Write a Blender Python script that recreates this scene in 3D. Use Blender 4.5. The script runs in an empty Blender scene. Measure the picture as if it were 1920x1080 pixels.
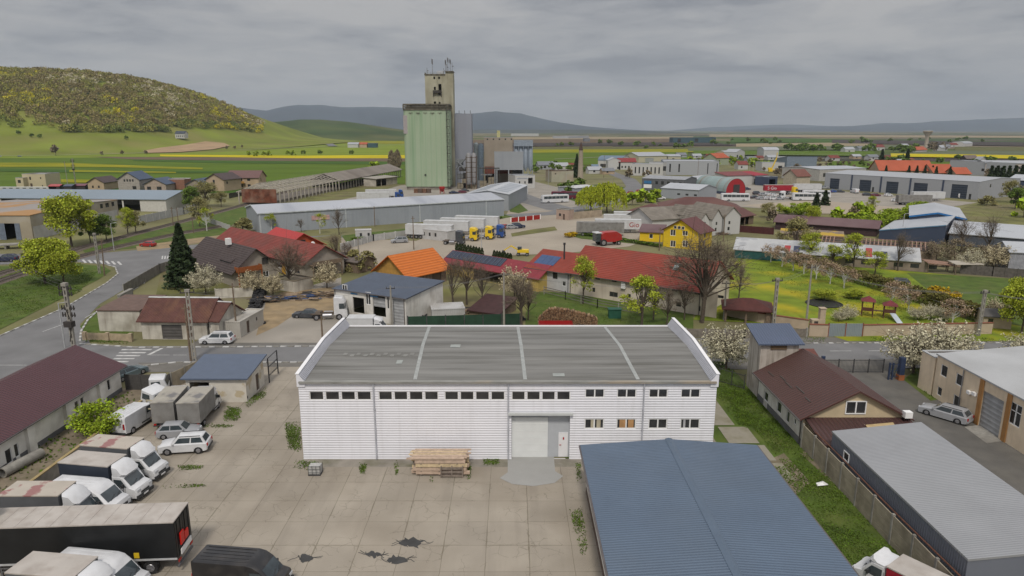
import bpy, math, random
import numpy as np
from mathutils import Vector, Matrix
sc = bpy.context.scene
C = sc.collection
R = math.radians
# ------------------------------------------------------------------ camera, sky, sun, exposure
CH, PITCH, FPX = 30.0, R(13.06), 1280.0
cam = bpy.data.cameras.new('camera'); cam.lens = 24.0; cam.sensor_width = 36.0
cam.clip_start = 0.5; cam.clip_end = 60000
camo = bpy.data.objects.new('camera', cam); C.objects.link(camo)
camo.location = (0, 0, CH); camo.rotation_euler = (R(90) - PITCH, 0, 0)
sc.camera = camo
sc.view_settings.view_transform = 'Standard'; sc.view_settings.look = 'None'
sc.view_settings.exposure = 0.0; sc.view_settings.gamma = 1.0
SUN_EL, SUN_AZ = R(52), R(184)      # azimuth the light comes from, clockwise from +Y
world = bpy.data.worlds.new('World'); sc.world = world; world.use_nodes = True
def build_world():
    nt = world.node_tree; n = nt.nodes; l = nt.links; n.clear()
    out = n.new('ShaderNodeOutputWorld'); bg = n.new('ShaderNodeBackground')
    l.new(bg.outputs[0], out.inputs[0])
    sky = n.new('ShaderNodeTexSky'); sky.sky_type = 'NISHITA'; sky.sun_disc = False
    sky.sun_elevation = SUN_EL; sky.sun_rotation = SUN_AZ
    bg.inputs[1].default_value = 0.1
    tc = n.new('ShaderNodeTexCoord'); sep = n.new('ShaderNodeSeparateXYZ')
    nrm = n.new('ShaderNodeVectorMath'); nrm.operation = 'NORMALIZE'
    l.new(tc.outputs['Generated'], nrm.inputs[0]); l.new(nrm.outputs[0], sep.inputs[0])
    def m(op, a, b=None, c=None):
        x = n.new('ShaderNodeMath'); x.operation = op
        for i, v in enumerate((a, b, c)):
            if v is None: continue
            if isinstance(v, (int, float)): x.inputs[i].default_value = v
            else: l.new(v, x.inputs[i])
        return x.outputs[0]
    z = m('MAXIMUM', sep.outputs[2], 0.0)
    def noise(scale, detail, rough, off, st):
        mp = n.new('ShaderNodeMapping'); mp.inputs[1].default_value = off; mp.inputs[3].default_value = (1, 1, st)
        l.new(nrm.outputs[0], mp.inputs[0])
        t = n.new('ShaderNodeTexNoise'); t.inputs['Scale'].default_value = scale
        t.inputs['Detail'].default_value = detail; t.inputs['Roughness'].default_value = rough
        t.inputs['Distortion'].default_value = 0.5
        l.new(mp.outputs[0], t.inputs['Vector']); return t.outputs[0]
    n1 = noise(3.2, 8, 0.55, (2.3, 7.1, 0), 4.5); n2 = noise(9, 8, 0.62, (11.3, 4.0, 3), 5.5)
    f = m('ADD', m('MULTIPLY', n1, 0.62), m('MULTIPLY', n2, 0.38))
    ramp = n.new('ShaderNodeValToRGB'); e = ramp.color_ramp.elements
    e[0].position = 0.40; e[0].color = (2.5, 2.52, 2.7, 1)
    e[1].position = 0.60; e[1].color = (4.7, 4.55, 4.42, 1)
    a = ramp.color_ramp.elements.new(0.49); a.color = (3.65, 3.62, 3.68, 1)
    l.new(f, ramp.inputs[0])
    mix = n.new('ShaderNodeMixRGB'); mix.inputs[0].default_value = 0.94
    l.new(sky.outputs[0], mix.inputs[1]); l.new(ramp.outputs[0], mix.inputs[2])
    # an overcast deck is brighter overhead than near the horizon
    mr = n.new('ShaderNodeMapRange'); mr.interpolation_type = 'SMOOTHSTEP'
    mr.inputs[1].default_value = 0.15; mr.inputs[2].default_value = 0.55
    mr.inputs[3].default_value = 1.0; mr.inputs[4].default_value = 2.05
    l.new(z, mr.inputs[0])
    vm = n.new('ShaderNodeVectorMath'); vm.operation = 'SCALE'
    l.new(mix.outputs[0], vm.inputs[0]); l.new(mr.outputs[0], vm.inputs['Scale'])
    l.new(vm.outputs[0], bg.inputs[0])
build_world()
sun = bpy.data.lights.new('sun', 'SUN'); sun.energy = 2.1; sun.angle = R(9); sun.color = (1.0, 0.93, 0.83)
suno = bpy.data.objects.new('sun', sun); C.objects.link(suno)
sd = Vector((math.sin(SUN_AZ) * math.cos(SUN_EL), math.cos(SUN_AZ) * math.cos(SUN_EL), math.sin(SUN_EL)))
suno.rotation_euler = (-sd).to_track_quat('-Z', 'Y').to_euler(); suno.location = sd * 200

# ------------------------------------------------------------------ photo pixel -> place on a real plane
def ray(px, py):
    u = (px - 960) / FPX; v = (py - 540) / FPX; c, s = math.cos(PITCH), math.sin(PITCH)
    return Vector((u, c - v * s, -s - v * c))
def G(px, py, z=0.0):
    d = ray(px, py); t = (CH - z) / -d.z
    return Vector((d.x * t, d.y * t, z))
def PY(px, py, Y):
    d = ray(px, py); t = Y / d.y
    return Vector((d.x * t, Y, CH + d.z * t))
def on_wall(A, B, px, py):       # s along A->B and height, on the vertical plane through A,B
    d = ray(px, py); ab = Vector((B[0] - A[0], B[1] - A[1])); L = ab.length; ab /= L
    nx, ny = -ab.y, ab.x
    t = (A[0] * nx + A[1] * ny) / (d.x * nx + d.y * ny)
    return ((d.x * t - A[0]) * ab.x + (d.y * t - A[1]) * ab.y, CH + d.z * t)

# ------------------------------------------------------------------ materials
MATS = {}
def mat(name, col, rough=0.75, metal=0.0, var=0.18, vs=1.2, dirt=None, damt=0.5, ds=0.35, dlo=0.45, dhi=0.7,
        stripe=None, groove=None, bump=0.0, bs=8.0, spec=0.35, island=0.0, stretch=None, emit=None, streak=None):
    if name in MATS: return MATS[name]
    mt = bpy.data.materials.new(name); mt.use_nodes = True; MATS[name] = mt
    nt = mt.node_tree; n = nt.nodes; l = nt.links
    b = n['Principled BSDF']
    b.inputs['Roughness'].default_value = rough; b.inputs['Metallic'].default_value = metal
    b.inputs['Specular IOR Level'].default_value = spec
    tc = n.new('ShaderNodeTexCoord'); vec = tc.outputs['Object']
    if stretch:
        mp = n.new('ShaderNodeMapping'); mp.inputs[3].default_value = stretch; l.new(vec, mp.inputs[0]); sv = mp.outputs[0]
    else: sv = vec
    def noise(scale, det=5, v=None):
        t = n.new('ShaderNodeTexNoise'); t.inputs['Scale'].default_value = scale; t.inputs['Detail'].default_value = det
        l.new(v or sv, t.inputs['Vector']); return t.outputs[0]
    def rng(x, a, b2, c, d):
        m = n.new('ShaderNodeMapRange'); l.new(x, m.inputs[0])
        for i, q in enumerate((a, b2, c, d)): m.inputs[i + 1].default_value = q
        return m.outputs[0]
    def mul(a, b2):
        m = n.new('ShaderNodeMath'); m.operation = 'MULTIPLY'
        for i, q in enumerate((a, b2)):
            if isinstance(q, (int, float)): m.inputs[i].default_value = q
            else: l.new(q, m.inputs[i])
        return m.outputs[0]
    def mixc(f, c1, c2):
        m = n.new('ShaderNodeMixRGB')
        for i, q in enumerate((f, c1, c2)):
            if isinstance(q, (int, float)): m.inputs[i].default_value = q
            elif isinstance(q, tuple): m.inputs[i].default_value = (*q[:3], 1)
            else: l.new(q, m.inputs[i])
        return m.outputs[0]
    lo = tuple(c * (1 - var) for c in col); hi = tuple(min(c * (1 + var), 1) for c in col)
    cur = mixc(rng(noise(vs), 0.3, 0.7, 0, 1), lo, hi)
    if island:
        g = n.new('ShaderNodeNewGeometry')
        h = n.new('ShaderNodeHueSaturation'); l.new(cur, h.inputs['Color'])
        l.new(rng(g.outputs['Random Per Island'], 0, 1, 1 - island, 1 + island), h.inputs['Value'])
        l.new(rng(g.outputs['Random Per Island'], 0, 1, 0.5 - island * 0.04, 0.5 + island * 0.04), h.inputs['Hue'])
        cur = h.outputs[0]
    if dirt:
        cur = mixc(mul(rng(noise(ds, 7), dlo, dhi, 0, 1), damt), cur, dirt)
    if streak:     # (axis scale vector, colour, amount)
        mp = n.new('ShaderNodeMapping'); mp.inputs[3].default_value = streak[0]; l.new(vec, mp.inputs[0])
        cur = mixc(mul(rng(noise(1.0, 4, mp.outputs[0]), 0.5, 0.75, 0, 1), streak[2]), cur, streak[1])
    bh = None
    if stripe:
        ax, pitch, depth = stripe
        s = n.new('ShaderNodeSeparateXYZ'); l.new(vec, s.inputs[0])
        w = n.new('ShaderNodeMath'); w.operation = 'SINE'
        l.new(mul(s.outputs['xyz'.index(ax)], 2 * math.pi / pitch), w.inputs[0])
        bh = mul(w.outputs[0], depth)
        if groove: cur = mixc(mul(rng(w.outputs[0], 0.72, 0.95, 0, 1), groove[1]), cur, groove[0])
    if bump:
        q = mul(noise(bs, 4), bump)
        if bh:
            a = n.new('ShaderNodeMath'); l.new(bh, a.inputs[0]); l.new(q, a.inputs[1]); bh = a.outputs[0]
        else: bh = q
    if bh:
        bn = n.new('ShaderNodeBump'); bn.inputs['Strength'].default_value = 0.8; bn.inputs['Distance'].default_value = 1.0
        l.new(bh, bn.inputs['Height']); l.new(bn.outputs[0], b.inputs['Normal'])
    l.new(cur, b.inputs['Base Color'])
    if emit:
        b.inputs['Emission Color'].default_value = (*emit[:3], 1); b.inputs['Emission Strength'].default_value = emit[3]
    return mt

# ------------------------------------------------------------------ mesh builder
class MB:
    def __init__(s): s.v = []; s.f = []; s.m = []
    def add(s, vs, fs, mi=0):
        o = len(s.v); s.v += [tuple(p) for p in vs]; s.f += [tuple(i + o for i in f) for f in fs]; s.m += [mi] * len(fs)
    def poly(s, pts, mi=0): s.add(pts, [tuple(range(len(pts)))], mi)
    def box(s, x0, y0, z0, x1, y1, z1, mi=0):
        s.add([(x0,y0,z0),(x1,y0,z0),(x1,y1,z0),(x0,y1,z0),(x0,y0,z1),(x1,y0,z1),(x1,y1,z1),(x0,y1,z1)],
              [(3,2,1,0),(4,5,6,7),(0,1,5,4),(1,2,6,5),(2,3,7,6),(3,0,4,7)], mi)
    def bar(s, p, q, w, h=None, mi=0):       # rectangular bar between two points
        p = Vector(p); q = Vector(q); h = h or w; d = (q - p)
        if d.length < 1e-6: return
        d.normalize(); up = Vector((0,0,1)) if abs(d.z) < 0.95 else Vector((0,1,0))
        a = d.cross(up).normalized() * w / 2; b = a.cross(d).normalized() * h / 2
        s.add([p-a-b, p+a-b, p+a+b, p-a+b, q-a-b, q+a-b, q+a+b, q-a+b],
              [(0,1,2,3),(7,6,5,4),(0,4,5,1),(1,5,6,2),(2,6,7,3),(3,7,4,0)], mi)
    def tube(s, p, q, r0, r1=None, n=8, mi=0, caps=True):
        p = Vector(p); q = Vector(q); r1 = r0 if r1 is None else r1; d = (q - p)
        if d.length < 1e-6: return
        d.normalize(); up = Vector((0,0,1)) if abs(d.z) < 0.9 else Vector((0,1,0))
        a = d.cross(up).normalized(); b = a.cross(d)
        vs = []
        for c, r in ((p, r0), (q, r1)):
            for i in range(n):
                t = 2 * math.pi * i / n; vs.append(c + a * (r * math.cos(t)) + b * (r * math.sin(t)))
        fs = [(i, (i + 1) % n, n + (i + 1) % n, n + i) for i in range(n)]
        if caps: fs += [tuple(range(n))[::-1], tuple(range(n, 2 * n))]
        s.add(vs, fs, mi)
    def lathe(s, prof, n=20, mi=0, c=(0, 0)):
        vs = []
        for r, z in prof:
            for i in range(n):
                t = 2 * math.pi * i / n; vs.append((c[0] + r * math.cos(t), c[1] + r * math.sin(t), z))
        fs = []
        for k in range(len(prof) - 1):
            for i in range(n): fs.append((k*n+i, k*n+(i+1)%n, (k+1)*n+(i+1)%n, (k+1)*n+i))
        fs += [tuple(range(n))[::-1], tuple(range((len(prof)-1)*n, len(prof)*n))]
        s.add(vs, fs, mi)
    def prism(s, prof, axis, a, b, mi=0):    # prof: (horizontal, z) closed outline, run along axis
        n = len(prof)
        f = (lambda h, z, t: (t, h, z)) if axis == 'x' else (lambda h, z, t: (h, t, z))
        vs = [f(h, z, a) for h, z in prof] + [f(h, z, b) for h, z in prof]
        s.add(vs, [tuple(range(n)), tuple(range(n, 2*n))[::-1]] + [(i, n+i, n+(i+1)%n, (i+1)%n) for i in range(n)], mi)
    def xf(s, M_):
        s.v = [tuple(M_ @ Vector(p)) for p in s.v]; return s
    def build(s, name, mats, parent=None, loc=None, smooth=None):
        me = bpy.data.meshes.new(name); me.from_pydata(s.v, [], s.f)
        if not isinstance(mats, (list, tuple)): mats = [mats]
        for m in mats: me.materials.append(m)
        if len(mats) > 1: me.polygons.foreach_set('material_index', s.m)
        if smooth:
            me.shade_smooth(); me.set_sharp_from_angle(angle=R(smooth))
        me.update()
        o = bpy.data.objects.new(name, me); C.objects.link(o)
        if parent: o.parent = parent
        if loc is not None: o.location = loc
        return o
def fastmesh(name, V, Q, mats, mi=None):
    me = bpy.data.meshes.new(name); n, m = len(V), len(Q)
    me.vertices.add(n); me.vertices.foreach_set('co', np.asarray(V, np.float32).ravel())
    me.loops.add(m * 4); me.loops.foreach_set('vertex_index', np.asarray(Q, np.int32).ravel())
    me.polygons.add(m); me.polygons.foreach_set('loop_start', np.arange(0, m * 4, 4, dtype=np.int32))
    try: me.polygons.foreach_set('loop_total', np.full(m, 4, np.int32))
    except Exception: pass
    for x in mats: me.materials.append(x)
    if mi is not None: me.polygons.foreach_set('material_index', np.asarray(mi, np.int32))
    me.update(calc_edges=True); return me
def tag(o, label, cat, group=None, kind=None):
    if label: o['label'] = label
    if cat: o['category'] = cat
    if group: o['group'] = group
    if kind: o['kind'] = kind
    return o
def thing(name, label, cat, loc=(0,0,0), rz=0, group=None, scale=None):
    o = bpy.data.objects.new(name, None); C.objects.link(o); o.empty_display_size = 0.5
    o.location = loc; o.rotation_euler = (0, 0, rz)
    if scale: o.scale = (scale,)*3 if isinstance(scale, (int, float)) else scale
    return tag(o, label, cat, group)
KIDS = {}
def kids(o):
    if o.name not in KIDS: KIDS[o.name] = [c for c in bpy.data.objects if c.parent == o]
    return KIDS[o.name]
def dup(root, loc, rz=0, label=None, group=None, scale=None):
    r = root.copy(); C.objects.link(r); r.location = loc; r.rotation_euler = (0, 0, rz)
    if scale: r.scale = (scale,)*3 if isinstance(scale, (int, float)) else scale
    if label: r['label'] = label
    if 'group' in r.keys(): del r['group']
    if group: r['group'] = group
    for ch in kids(root):
        c = ch.copy(); C.objects.link(c); c.parent = r
        for g in kids(ch):
            d = g.copy(); C.objects.link(d); d.parent = c
    return r
def struct(name, mb, m, kind='structure', label=None, loc=None, smooth=None):
    o = mb.build(name, m, smooth=smooth, loc=loc); o['kind'] = kind
    if label: o['label'] = label
    return o
def sheet(name, pts, m, z):       # flat ground sheet from world xy points
    mb = MB(); mb.poly([(p[0], p[1], z) for p in pts]); return struct(name, mb, m)
def psheet(name, px, m, z): return sheet(name, [G(*p) for p in px], m, z)

# ------------------------------------------------------------------ shared materials
GLASS = mat('window_glass', (0.035, 0.036, 0.038), rough=0.05, var=0.4, vs=0.7, spec=0.6)
FRAME = mat('white_window_frame', (0.75, 0.75, 0.75), rough=0.4, var=0.05)
DARKFRAME = mat('dark_window_frame', (0.07, 0.06, 0.055), rough=0.5, var=0.1)
RUBBER = mat('tyre_rubber', (0.022, 0.022, 0.023), rough=0.85, var=0.3)
RIM = mat('wheel_rim', (0.35, 0.35, 0.37), rough=0.35, metal=0.6, var=0.1)
CONC = mat('concrete', (0.27, 0.26, 0.235), rough=0.9, var=0.2, vs=2, dirt=(0.12, 0.11, 0.095), damt=0.6)
STEEL = mat('dark_steel', (0.06, 0.06, 0.065), rough=0.5, metal=0.3)
WHITEP = mat('white_road_paint', (0.5, 0.5, 0.49), rough=0.8, var=0.15, vs=3, dirt=(0.2, 0.2, 0.2), damt=0.7, ds=1.5)
WOODP = mat('weathered_wood', (0.16, 0.12, 0.085), rough=0.9, var=0.3, vs=3)

# ------------------------------------------------------------------ buildings
def wall(mb, o, d, L, H, holes=(), t=0.22, mi=0, prof=None):
    """grid wall with real openings; o origin, d unit direction (2D), outward = right of d"""
    nx, ny = d[1], -d[0]
    hs = [(max(s, 0.02), max(z, 0.0), min(s + w, L - 0.02), min(z + h, H - 0.02)) for s, z, w, h in holes]
    xs = sorted({0, L, *[h[0] for h in hs], *[h[2] for h in hs]})
    zs = {0, H, *[h[1] for h in hs], *[h[3] for h in hs]}
    if prof:
        k = 0
        while k * prof / 4 < H: zs.add(k * prof / 4); k += 1
    zs = sorted(zs); zz = [zs[0]]
    for a in zs[1:]:
        if a - zz[-1] > 1e-4: zz.append(a)
    zs = zz
    def off(z): return 0.0 if not prof else 0.03 * max(-0.6, min(0.6, math.sin(z / prof * 2 * math.pi)))
    def P(s, z, dep=0.0):
        e = off(z) - dep if dep == 0 else -dep
        return (o[0] + d[0] * s + nx * e, o[1] + d[1] * s + ny * e, z)
    for i in range(len(xs) - 1):
        for j in range(len(zs) - 1):
            cx, cz = (xs[i] + xs[i+1]) / 2, (zs[j] + zs[j+1]) / 2
            if any(h[0] < cx < h[2] and h[1] < cz < h[3] for h in hs): continue
            mb.poly([P(xs[i], zs[j]), P(xs[i+1], zs[j]), P(xs[i+1], zs[j+1]), P(xs[i], zs[j+1])], mi)
    for a, z0, b, z1 in hs:
        for (s0, q0), (s1, q1) in (((a,z0),(b,z0)), ((b,z0),(b,z1)), ((b,z1),(a,z1)), ((a,z1),(a,z0))):
            mb.poly([P(s0,q0), P(s1,q1), P(s1,q1,t), P(s0,q0,t)], mi)
def frame_mats(kind):
    return {'w': FRAME, 'd': DARKFRAME}.get(kind, FRAME)
def opening(root, o, d, s, z, w, h, kind, dm=None):
    """a window / door as parts of its building. kind e.g. 'w2' white frame, two panes; 'd1'; 'p' bare pane; 'g' garage; 'D' door; 'o' open"""
    nx, ny = d[1], -d[0]
    def P(ss, zz, dep): return (o[0] + d[0]*ss - nx*dep, o[1] + d[1]*ss - ny*dep, zz)
    k = kind[0]
    if k == 'o': return
    if k in 'gD':
        mb = MB(); m = dm or (mat('garage_door', (0.33, 0.34, 0.35), rough=0.5, stripe=('z', 0.5, 0.02), groove=((0.2,0.2,0.21), 0.6)) if k == 'g'
                       else mat('brown_door', (0.1, 0.07, 0.055), rough=0.6))
        mb.poly([P(s,z,.14), P(s+w,z,.14), P(s+w,z+h,.14), P(s,z+h,.14)])
        if k == 'D': mb.box(*[min(a,b) for a,b in zip(P(s+w*.85,z+h*.45,.08), P(s+w*.85+.1,z+h*.45+.04,.14))],
                            *[max(a,b) for a,b in zip(P(s+w*.85,z+h*.45,.08), P(s+w*.85+.1,z+h*.45+.04,.14))])
        mb.build('garage_door' if k == 'g' else 'door', m, root); return
    if k == 'p':
        mb = MB(); mb.poly([P(s,z,.08), P(s+w,z,.08), P(s+w,z+h,.08), P(s,z+h,.08)]); mb.build('window', GLASS, root); return
    n = int(kind[1]) if len(kind) > 1 else 1
    f = min(.1, max(.05, w*.07)); mb = MB()
    def bar(s0, z0, s1, z1):
        a, b = P(s0, z0, .13), P(s1, z1, .05)
        mb.add([P(s0,z0,.05),P(s1,z0,.05),P(s1,z1,.05),P(s0,z1,.05),P(s0,z0,.13),P(s1,z0,.13),P(s1,z1,.13),P(s0,z1,.13)],
               [(0,1,2,3),(0,4,5,1),(1,5,6,2),(2,6,7,3),(3,7,4,0)])
    bar(s, z, s+w, z+f); bar(s, z+h-f, s+w, z+h); bar(s, z+f, s+f, z+h-f); bar(s+w-f, z+f, s+w, z+h-f)
    for i in range(1, n): bar(s+w*i/n-f*.6, z+f, s+w*i/n+f*.6, z+h-f)
    if len(kind) > 2: bar(s+f, z+h*.62-.03, s+w-f, z+h*.62+.03)
    fr = mb.build('window', frame_mats(k), root)
    mb = MB(); mb.poly([P(s,z,.1), P(s+w,z,.1), P(s+w,z+h,.1), P(s,z+h,.1)]); mb.build('pane', GLASS, fr)
def roof_part(mb, L, D, h, kind, rise, ov, ax='x', t=0.16, mi=0):
    if ax == 'y': L, D = D, L
    if kind == 'gable':
        m = rise / (D / 2); pr = [(-ov, h - ov*m), (D/2, h + rise), (D + ov, h - ov*m)]
    elif kind == 'mono': m = rise / D; pr = [(-ov, h - ov*m), (D + ov, h + rise + ov*m)]
    elif kind == 'monob': m = rise / D; pr = [(-ov, h + rise + ov*m), (D + ov, h - ov*m)]
    elif kind == 'arc': pr = [(D/2 - (D/2+ov)*math.cos(a), h + rise*math.sin(a)) for a in np.linspace(0, math.pi, 15)]
    elif kind == 'flat': pr = [(-ov, h), (D + ov, h)]
    elif kind == 'hip':
        hi = min(D/2, L/2 - .01)
        q = [(-ov,-ov,h),(L+ov,-ov,h),(L+ov,D+ov,h),(-ov,D+ov,h),(hi,D/2,h+rise),(L-hi,D/2,h+rise)]
        if ax == 'y': q = [(b, a, c) for a, b, c in q]
        lo = [(a,b,c-t) for a,b,c in q[:4]]
        mb.add(q + lo, [(0,1,5,4),(1,2,5),(2,3,4,5),(3,0,4),(0,6,7,1),(1,7,8,2),(2,8,9,3),(3,9,6,0),(6,9,8,7)], mi); return
    full = [(a, b + 0.02) for a, b in pr] + [(a, b + 0.02 - t) for a, b in pr[::-1]]
    mb.prism(full, ax, -ov, L + ov, mi)
def bld(name, label, cat, A, B, D, H, roof=('gable', 'x', 2, .4), rm=None, wm=None, ops=(), pxops=(), group=None,
        plinth=None, chim=(), prof=None, rot=None, gutter=False):
    """A,B: photo pixels (or world Vectors) of the front wall's base corners"""
    if not isinstance(A, Vector): A = G(*A)
    if not isinstance(B, Vector): B = G(*B)
    ab = Vector((B.x - A.x, B.y - A.y)); L = ab.length; rz = math.atan2(ab.y, ab.x)
    root = thing(name, label, cat, (A.x, A.y, 0), rz, group)
    kind, ax, rise, ov = roof
    faces = {'F': ((0,0),(1,0),L), 'R': ((L,0),(0,1),D), 'B': ((L,D),(-1,0),L), 'L': ((0,D),(0,-1),D)}
    holes = {k: [] for k in 'FRBL'}; allops = list(ops)
    Ml = Matrix.Translation((A.x, A.y, 0)) @ Matrix.Rotation(rz, 4, 'Z')
    for fc, x0, y0, x1, y1, kd in pxops:      # opening given where the photo shows it, on that wall's real plane
        o, d, ln = faces[fc]
        p = Ml @ Vector((o[0], o[1], 0)); q = Ml @ Vector((o[0]+d[0]*ln, o[1]+d[1]*ln, 0))
        s0, za = on_wall(p, q, x0, (y0)); s1, zb = on_wall(p, q, x1, (y0)); s2, zc = on_wall(p, q, (x0+x1)/2, y1)
        s0, s1 = min(s0, s1), max(s0, s1); zt = (za + zb) / 2
        allops.append((fc, s0, max(zc, 0), s1 - s0, zt - max(zc, 0), kd))
    for op in allops: holes[op[0]].append(op[1:5])
    mb = MB(); hh = {k: H for k in 'FRBL'}
    if kind == 'mono': hh['B' if ax == 'x' else 'R'] = H + rise
    if kind == 'monob': hh['F' if ax == 'x' else 'L'] = H + rise
    if kind == 'flat': hh = {k: H + rise for k in 'FRBL'}
    for k, (o, d, ln) in faces.items(): wall(mb, o, d, ln, hh[k], holes[k], prof=prof if k in 'FRL' else None)
    e = 0.0
    ends = [(0, 'x'), (L, 'x')] if ax == 'x' else [(0, 'y'), (D, 'y')]
    S = D if ax == 'x' else L
    for p, _ in ends:
        f = (lambda h_, z_: (p, h_, z_)) if ax == 'x' else (lambda h_, z_: (h_, p, z_))
        if kind == 'gable': mb.poly([f(0, H), f(S, H), f(S/2, H + rise)])
        if kind == 'mono': mb.poly([f(0, H), f(S, H), f(S, H + rise)])
        if kind == 'monob': mb.poly([f(0, H), f(S, H), f(0, H + rise)])
        if kind == 'arc': mb.poly([f(S/2 - S/2*math.cos(a), H + rise*math.sin(a)) for a in np.linspace(0, math.pi, 15)])
    mb.build('wall', wm, root)
    mb = MB()
    if kind == 'flat':
        mb.poly([(.25,.25,H),(L-.25,.25,H),(L-.25,D-.25,H),(.25,D-.25,H)])
        for a in ((-.06,-.06,L+.06,.26),(-.06,D-.26,L+.06,D+.06),(-.06,.26,.26,D-.26),(L-.26,.26,L+.06,D-.26)):
            mb.box(a[0],a[1],H+rise-.02 if rise > .1 else H-.05,a[2],a[3],H+rise+.08)
    else: roof_part(mb, L, D, H, kind, rise, ov, ax)
    rf = mb.build('roof', rm, root)
    for cx_, cy_, ch_, cw in chim:
        mb = MB(); mb.box(cx_-cw/2, cy_-cw/2, H, cx_+cw/2, cy_+cw/2, H+ch_); mb.box(cx_-cw/2-.06, cy_-cw/2-.06, H+ch_, cx_+cw/2+.06, cy_+cw/2+.06, H+ch_+.12)
        mb.build('chimney', mat('chimney_render', (0.3,0.22,0.18), var=.25), rf)
    if plinth:
        mb = MB(); p = 0.035
        hx = [h for h in holes['F'] if h[1] < plinth[0]]; hr = [h for h in holes['R'] if h[1] < plinth[0]]; hl = [h for h in holes['L'] if h[1] < plinth[0]]
        def run(fc, hs, ln, o, d):
            xs = [0] + sum([[h[0], h[0]+h[2]] for h in sorted(hs)], []) + [ln]
            for i in range(0, len(xs), 2):
                a, b = xs[i], xs[i+1]
                if b - a < .05: continue
                n = (d[1], -d[0]); pts = [(o[0]+d[0]*a+n[0]*k, o[1]+d[1]*a+n[1]*k) for k in (0, p)] + [(o[0]+d[0]*b+n[0]*k, o[1]+d[1]*b+n[1]*k) for k in (p, 0)]
                mb.add([(x,y,0) for x,y in pts]+[(x,y,plinth[0]) for x,y in pts], [(4,5,6,7),(0,4,7,3),(1,2,6,5),(0,1,5,4),(2,3,7,6)])
        for fc, hs in (('F',hx),('R',hr),('L',hl)): run(fc, hs, faces[fc][2], faces[fc][0], faces[fc][1])
        mb.build('plinth', plinth[1], root)
    for fc, s, z, w, h, kd in allops:
        o, d, ln = faces[fc]; opening(root, o, d, s, z, w, h, kd)
    if gutter:
        mb = MB()
        if ax == 'x' or kind in ('flat',): 
            zf = H - ov * (rise / (D/2) if kind == 'gable' else (rise / D if kind == 'mono' else 0))
            mb.bar((-ov, -ov-.06, zf-.06), (L+ov, -ov-.06, zf-.06), .12, .1)
            for x in (0.25, L-.25): mb.bar((x, -.09, 0.1), (x, -.09, zf-.1), .09, .09); mb.bar((x, -.09, zf-.1), (x, -ov-.06, zf-.05), .08, .08)
        else:
            m = rise/(L/2) if kind == 'gable' else 0; zf = H - ov*m
            for sx, x in ((-1, 0), (1, L)):
                mb.bar((x+sx*(ov+.06), -ov, zf-.06), (x+sx*(ov+.06), D+ov, zf-.06), .12, .1)
                mb.bar((x+sx*.09, .25, .1), (x+sx*.09, .25, zf-.1), .09, .09); mb.bar((x+sx*.09, .25, zf-.1), (x+sx*(ov+.06), .25, zf-.05), .08, .08)
        mb.build('gutter', mat('gutter_metal', (0.1,0.09,0.09), rough=.5), root)
    root['_L'] = L
    return root
def rep(fc, s0, step, n, z, w, h, kd): return [(fc, s0 + i*step, z, w, h, kd) for i in range(n)]
# ------------------------------------------------------------------ vehicles (local +X is forward, origin on the ground)
def paint(name, c, dirty=0.15):
    return mat('paint_' + name, c, rough=0.3, var=0.06, vs=1.5, dirt=(0.16,0.14,0.12), damt=dirty, ds=1.3, spec=0.5, bump=0.0)
PT = {'white': paint('white', (0.6,0.61,0.63)), 'silver': paint('silver', (0.3,0.31,0.33)), 'black': paint('black', (0.016,0.016,0.018)),
      'dark': paint('dark_grey', (0.045,0.05,0.06)), 'red': paint('red', (0.33,0.02,0.02)), 'blue': paint('blue', (0.02,0.07,0.26)),
      'navy': paint('navy', (0.02,0.03,0.07)), 'green': paint('green', (0.03,0.08,0.06)), 'yellow': paint('yellow', (0.72,0.5,0.02)),
      'greenblue': paint('teal_grey', (0.1,0.14,0.16)), 'maroon': paint('maroon', (0.12,0.01,0.03))}
LAMP = mat('lamp_clear', (0.5,0.52,0.55), rough=0.15, var=0.05); TAIL = mat('lamp_red', (0.35,0.01,0.01), rough=0.2, var=0.05)
PLASTIC = mat('dark_plastic', (0.04,0.042,0.045), rough=0.6, var=0.15)
VGLASS = mat('vehicle_glass', (0.045,0.058,0.066), rough=0.05, var=0.3, spec=0.7)
def bevext(mb, poly, W, ch=0.1, keep=(), mi=0, sh=0.07):
    cx = sum(p[0] for p in poly)/len(poly); cz = sum(p[1] for p in poly)/len(poly)
    def shr(i, p):
        if i in keep: return p
        dx, dz = cx-p[0], cz-p[1]; q = math.hypot(dx, dz) or 1
        return (p[0]+math.copysign(min(sh, abs(dx)), dx), p[1]+math.copysign(min(sh*.8, abs(dz)), dz))
    S = [shr(i, p) for i, p in enumerate(poly)]; n = len(poly); vs = []
    for y, pl in ((-W/2, S), (-W/2+ch, poly), (W/2-ch, poly), (W/2, S)): vs += [(p[0], y, p[1]) for p in pl]
    fs = [tuple(range(n)), tuple(range(3*n, 4*n))[::-1]]
    for k in range(3): fs += [(k*n+i, (k+1)*n+i, (k+1)*n+(i+1)%n, k*n+(i+1)%n) for i in range(n)]
    mb.add(vs, fs, mi)
def arch(cx, r, z0, n=7):          # wheel-arch notch, walked front to back along the sill
    return [(cx + r*math.cos(math.pi*i/(n-1)), z0 + r*math.sin(math.pi*i/(n-1))*.95) for i in range(n)]
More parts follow.
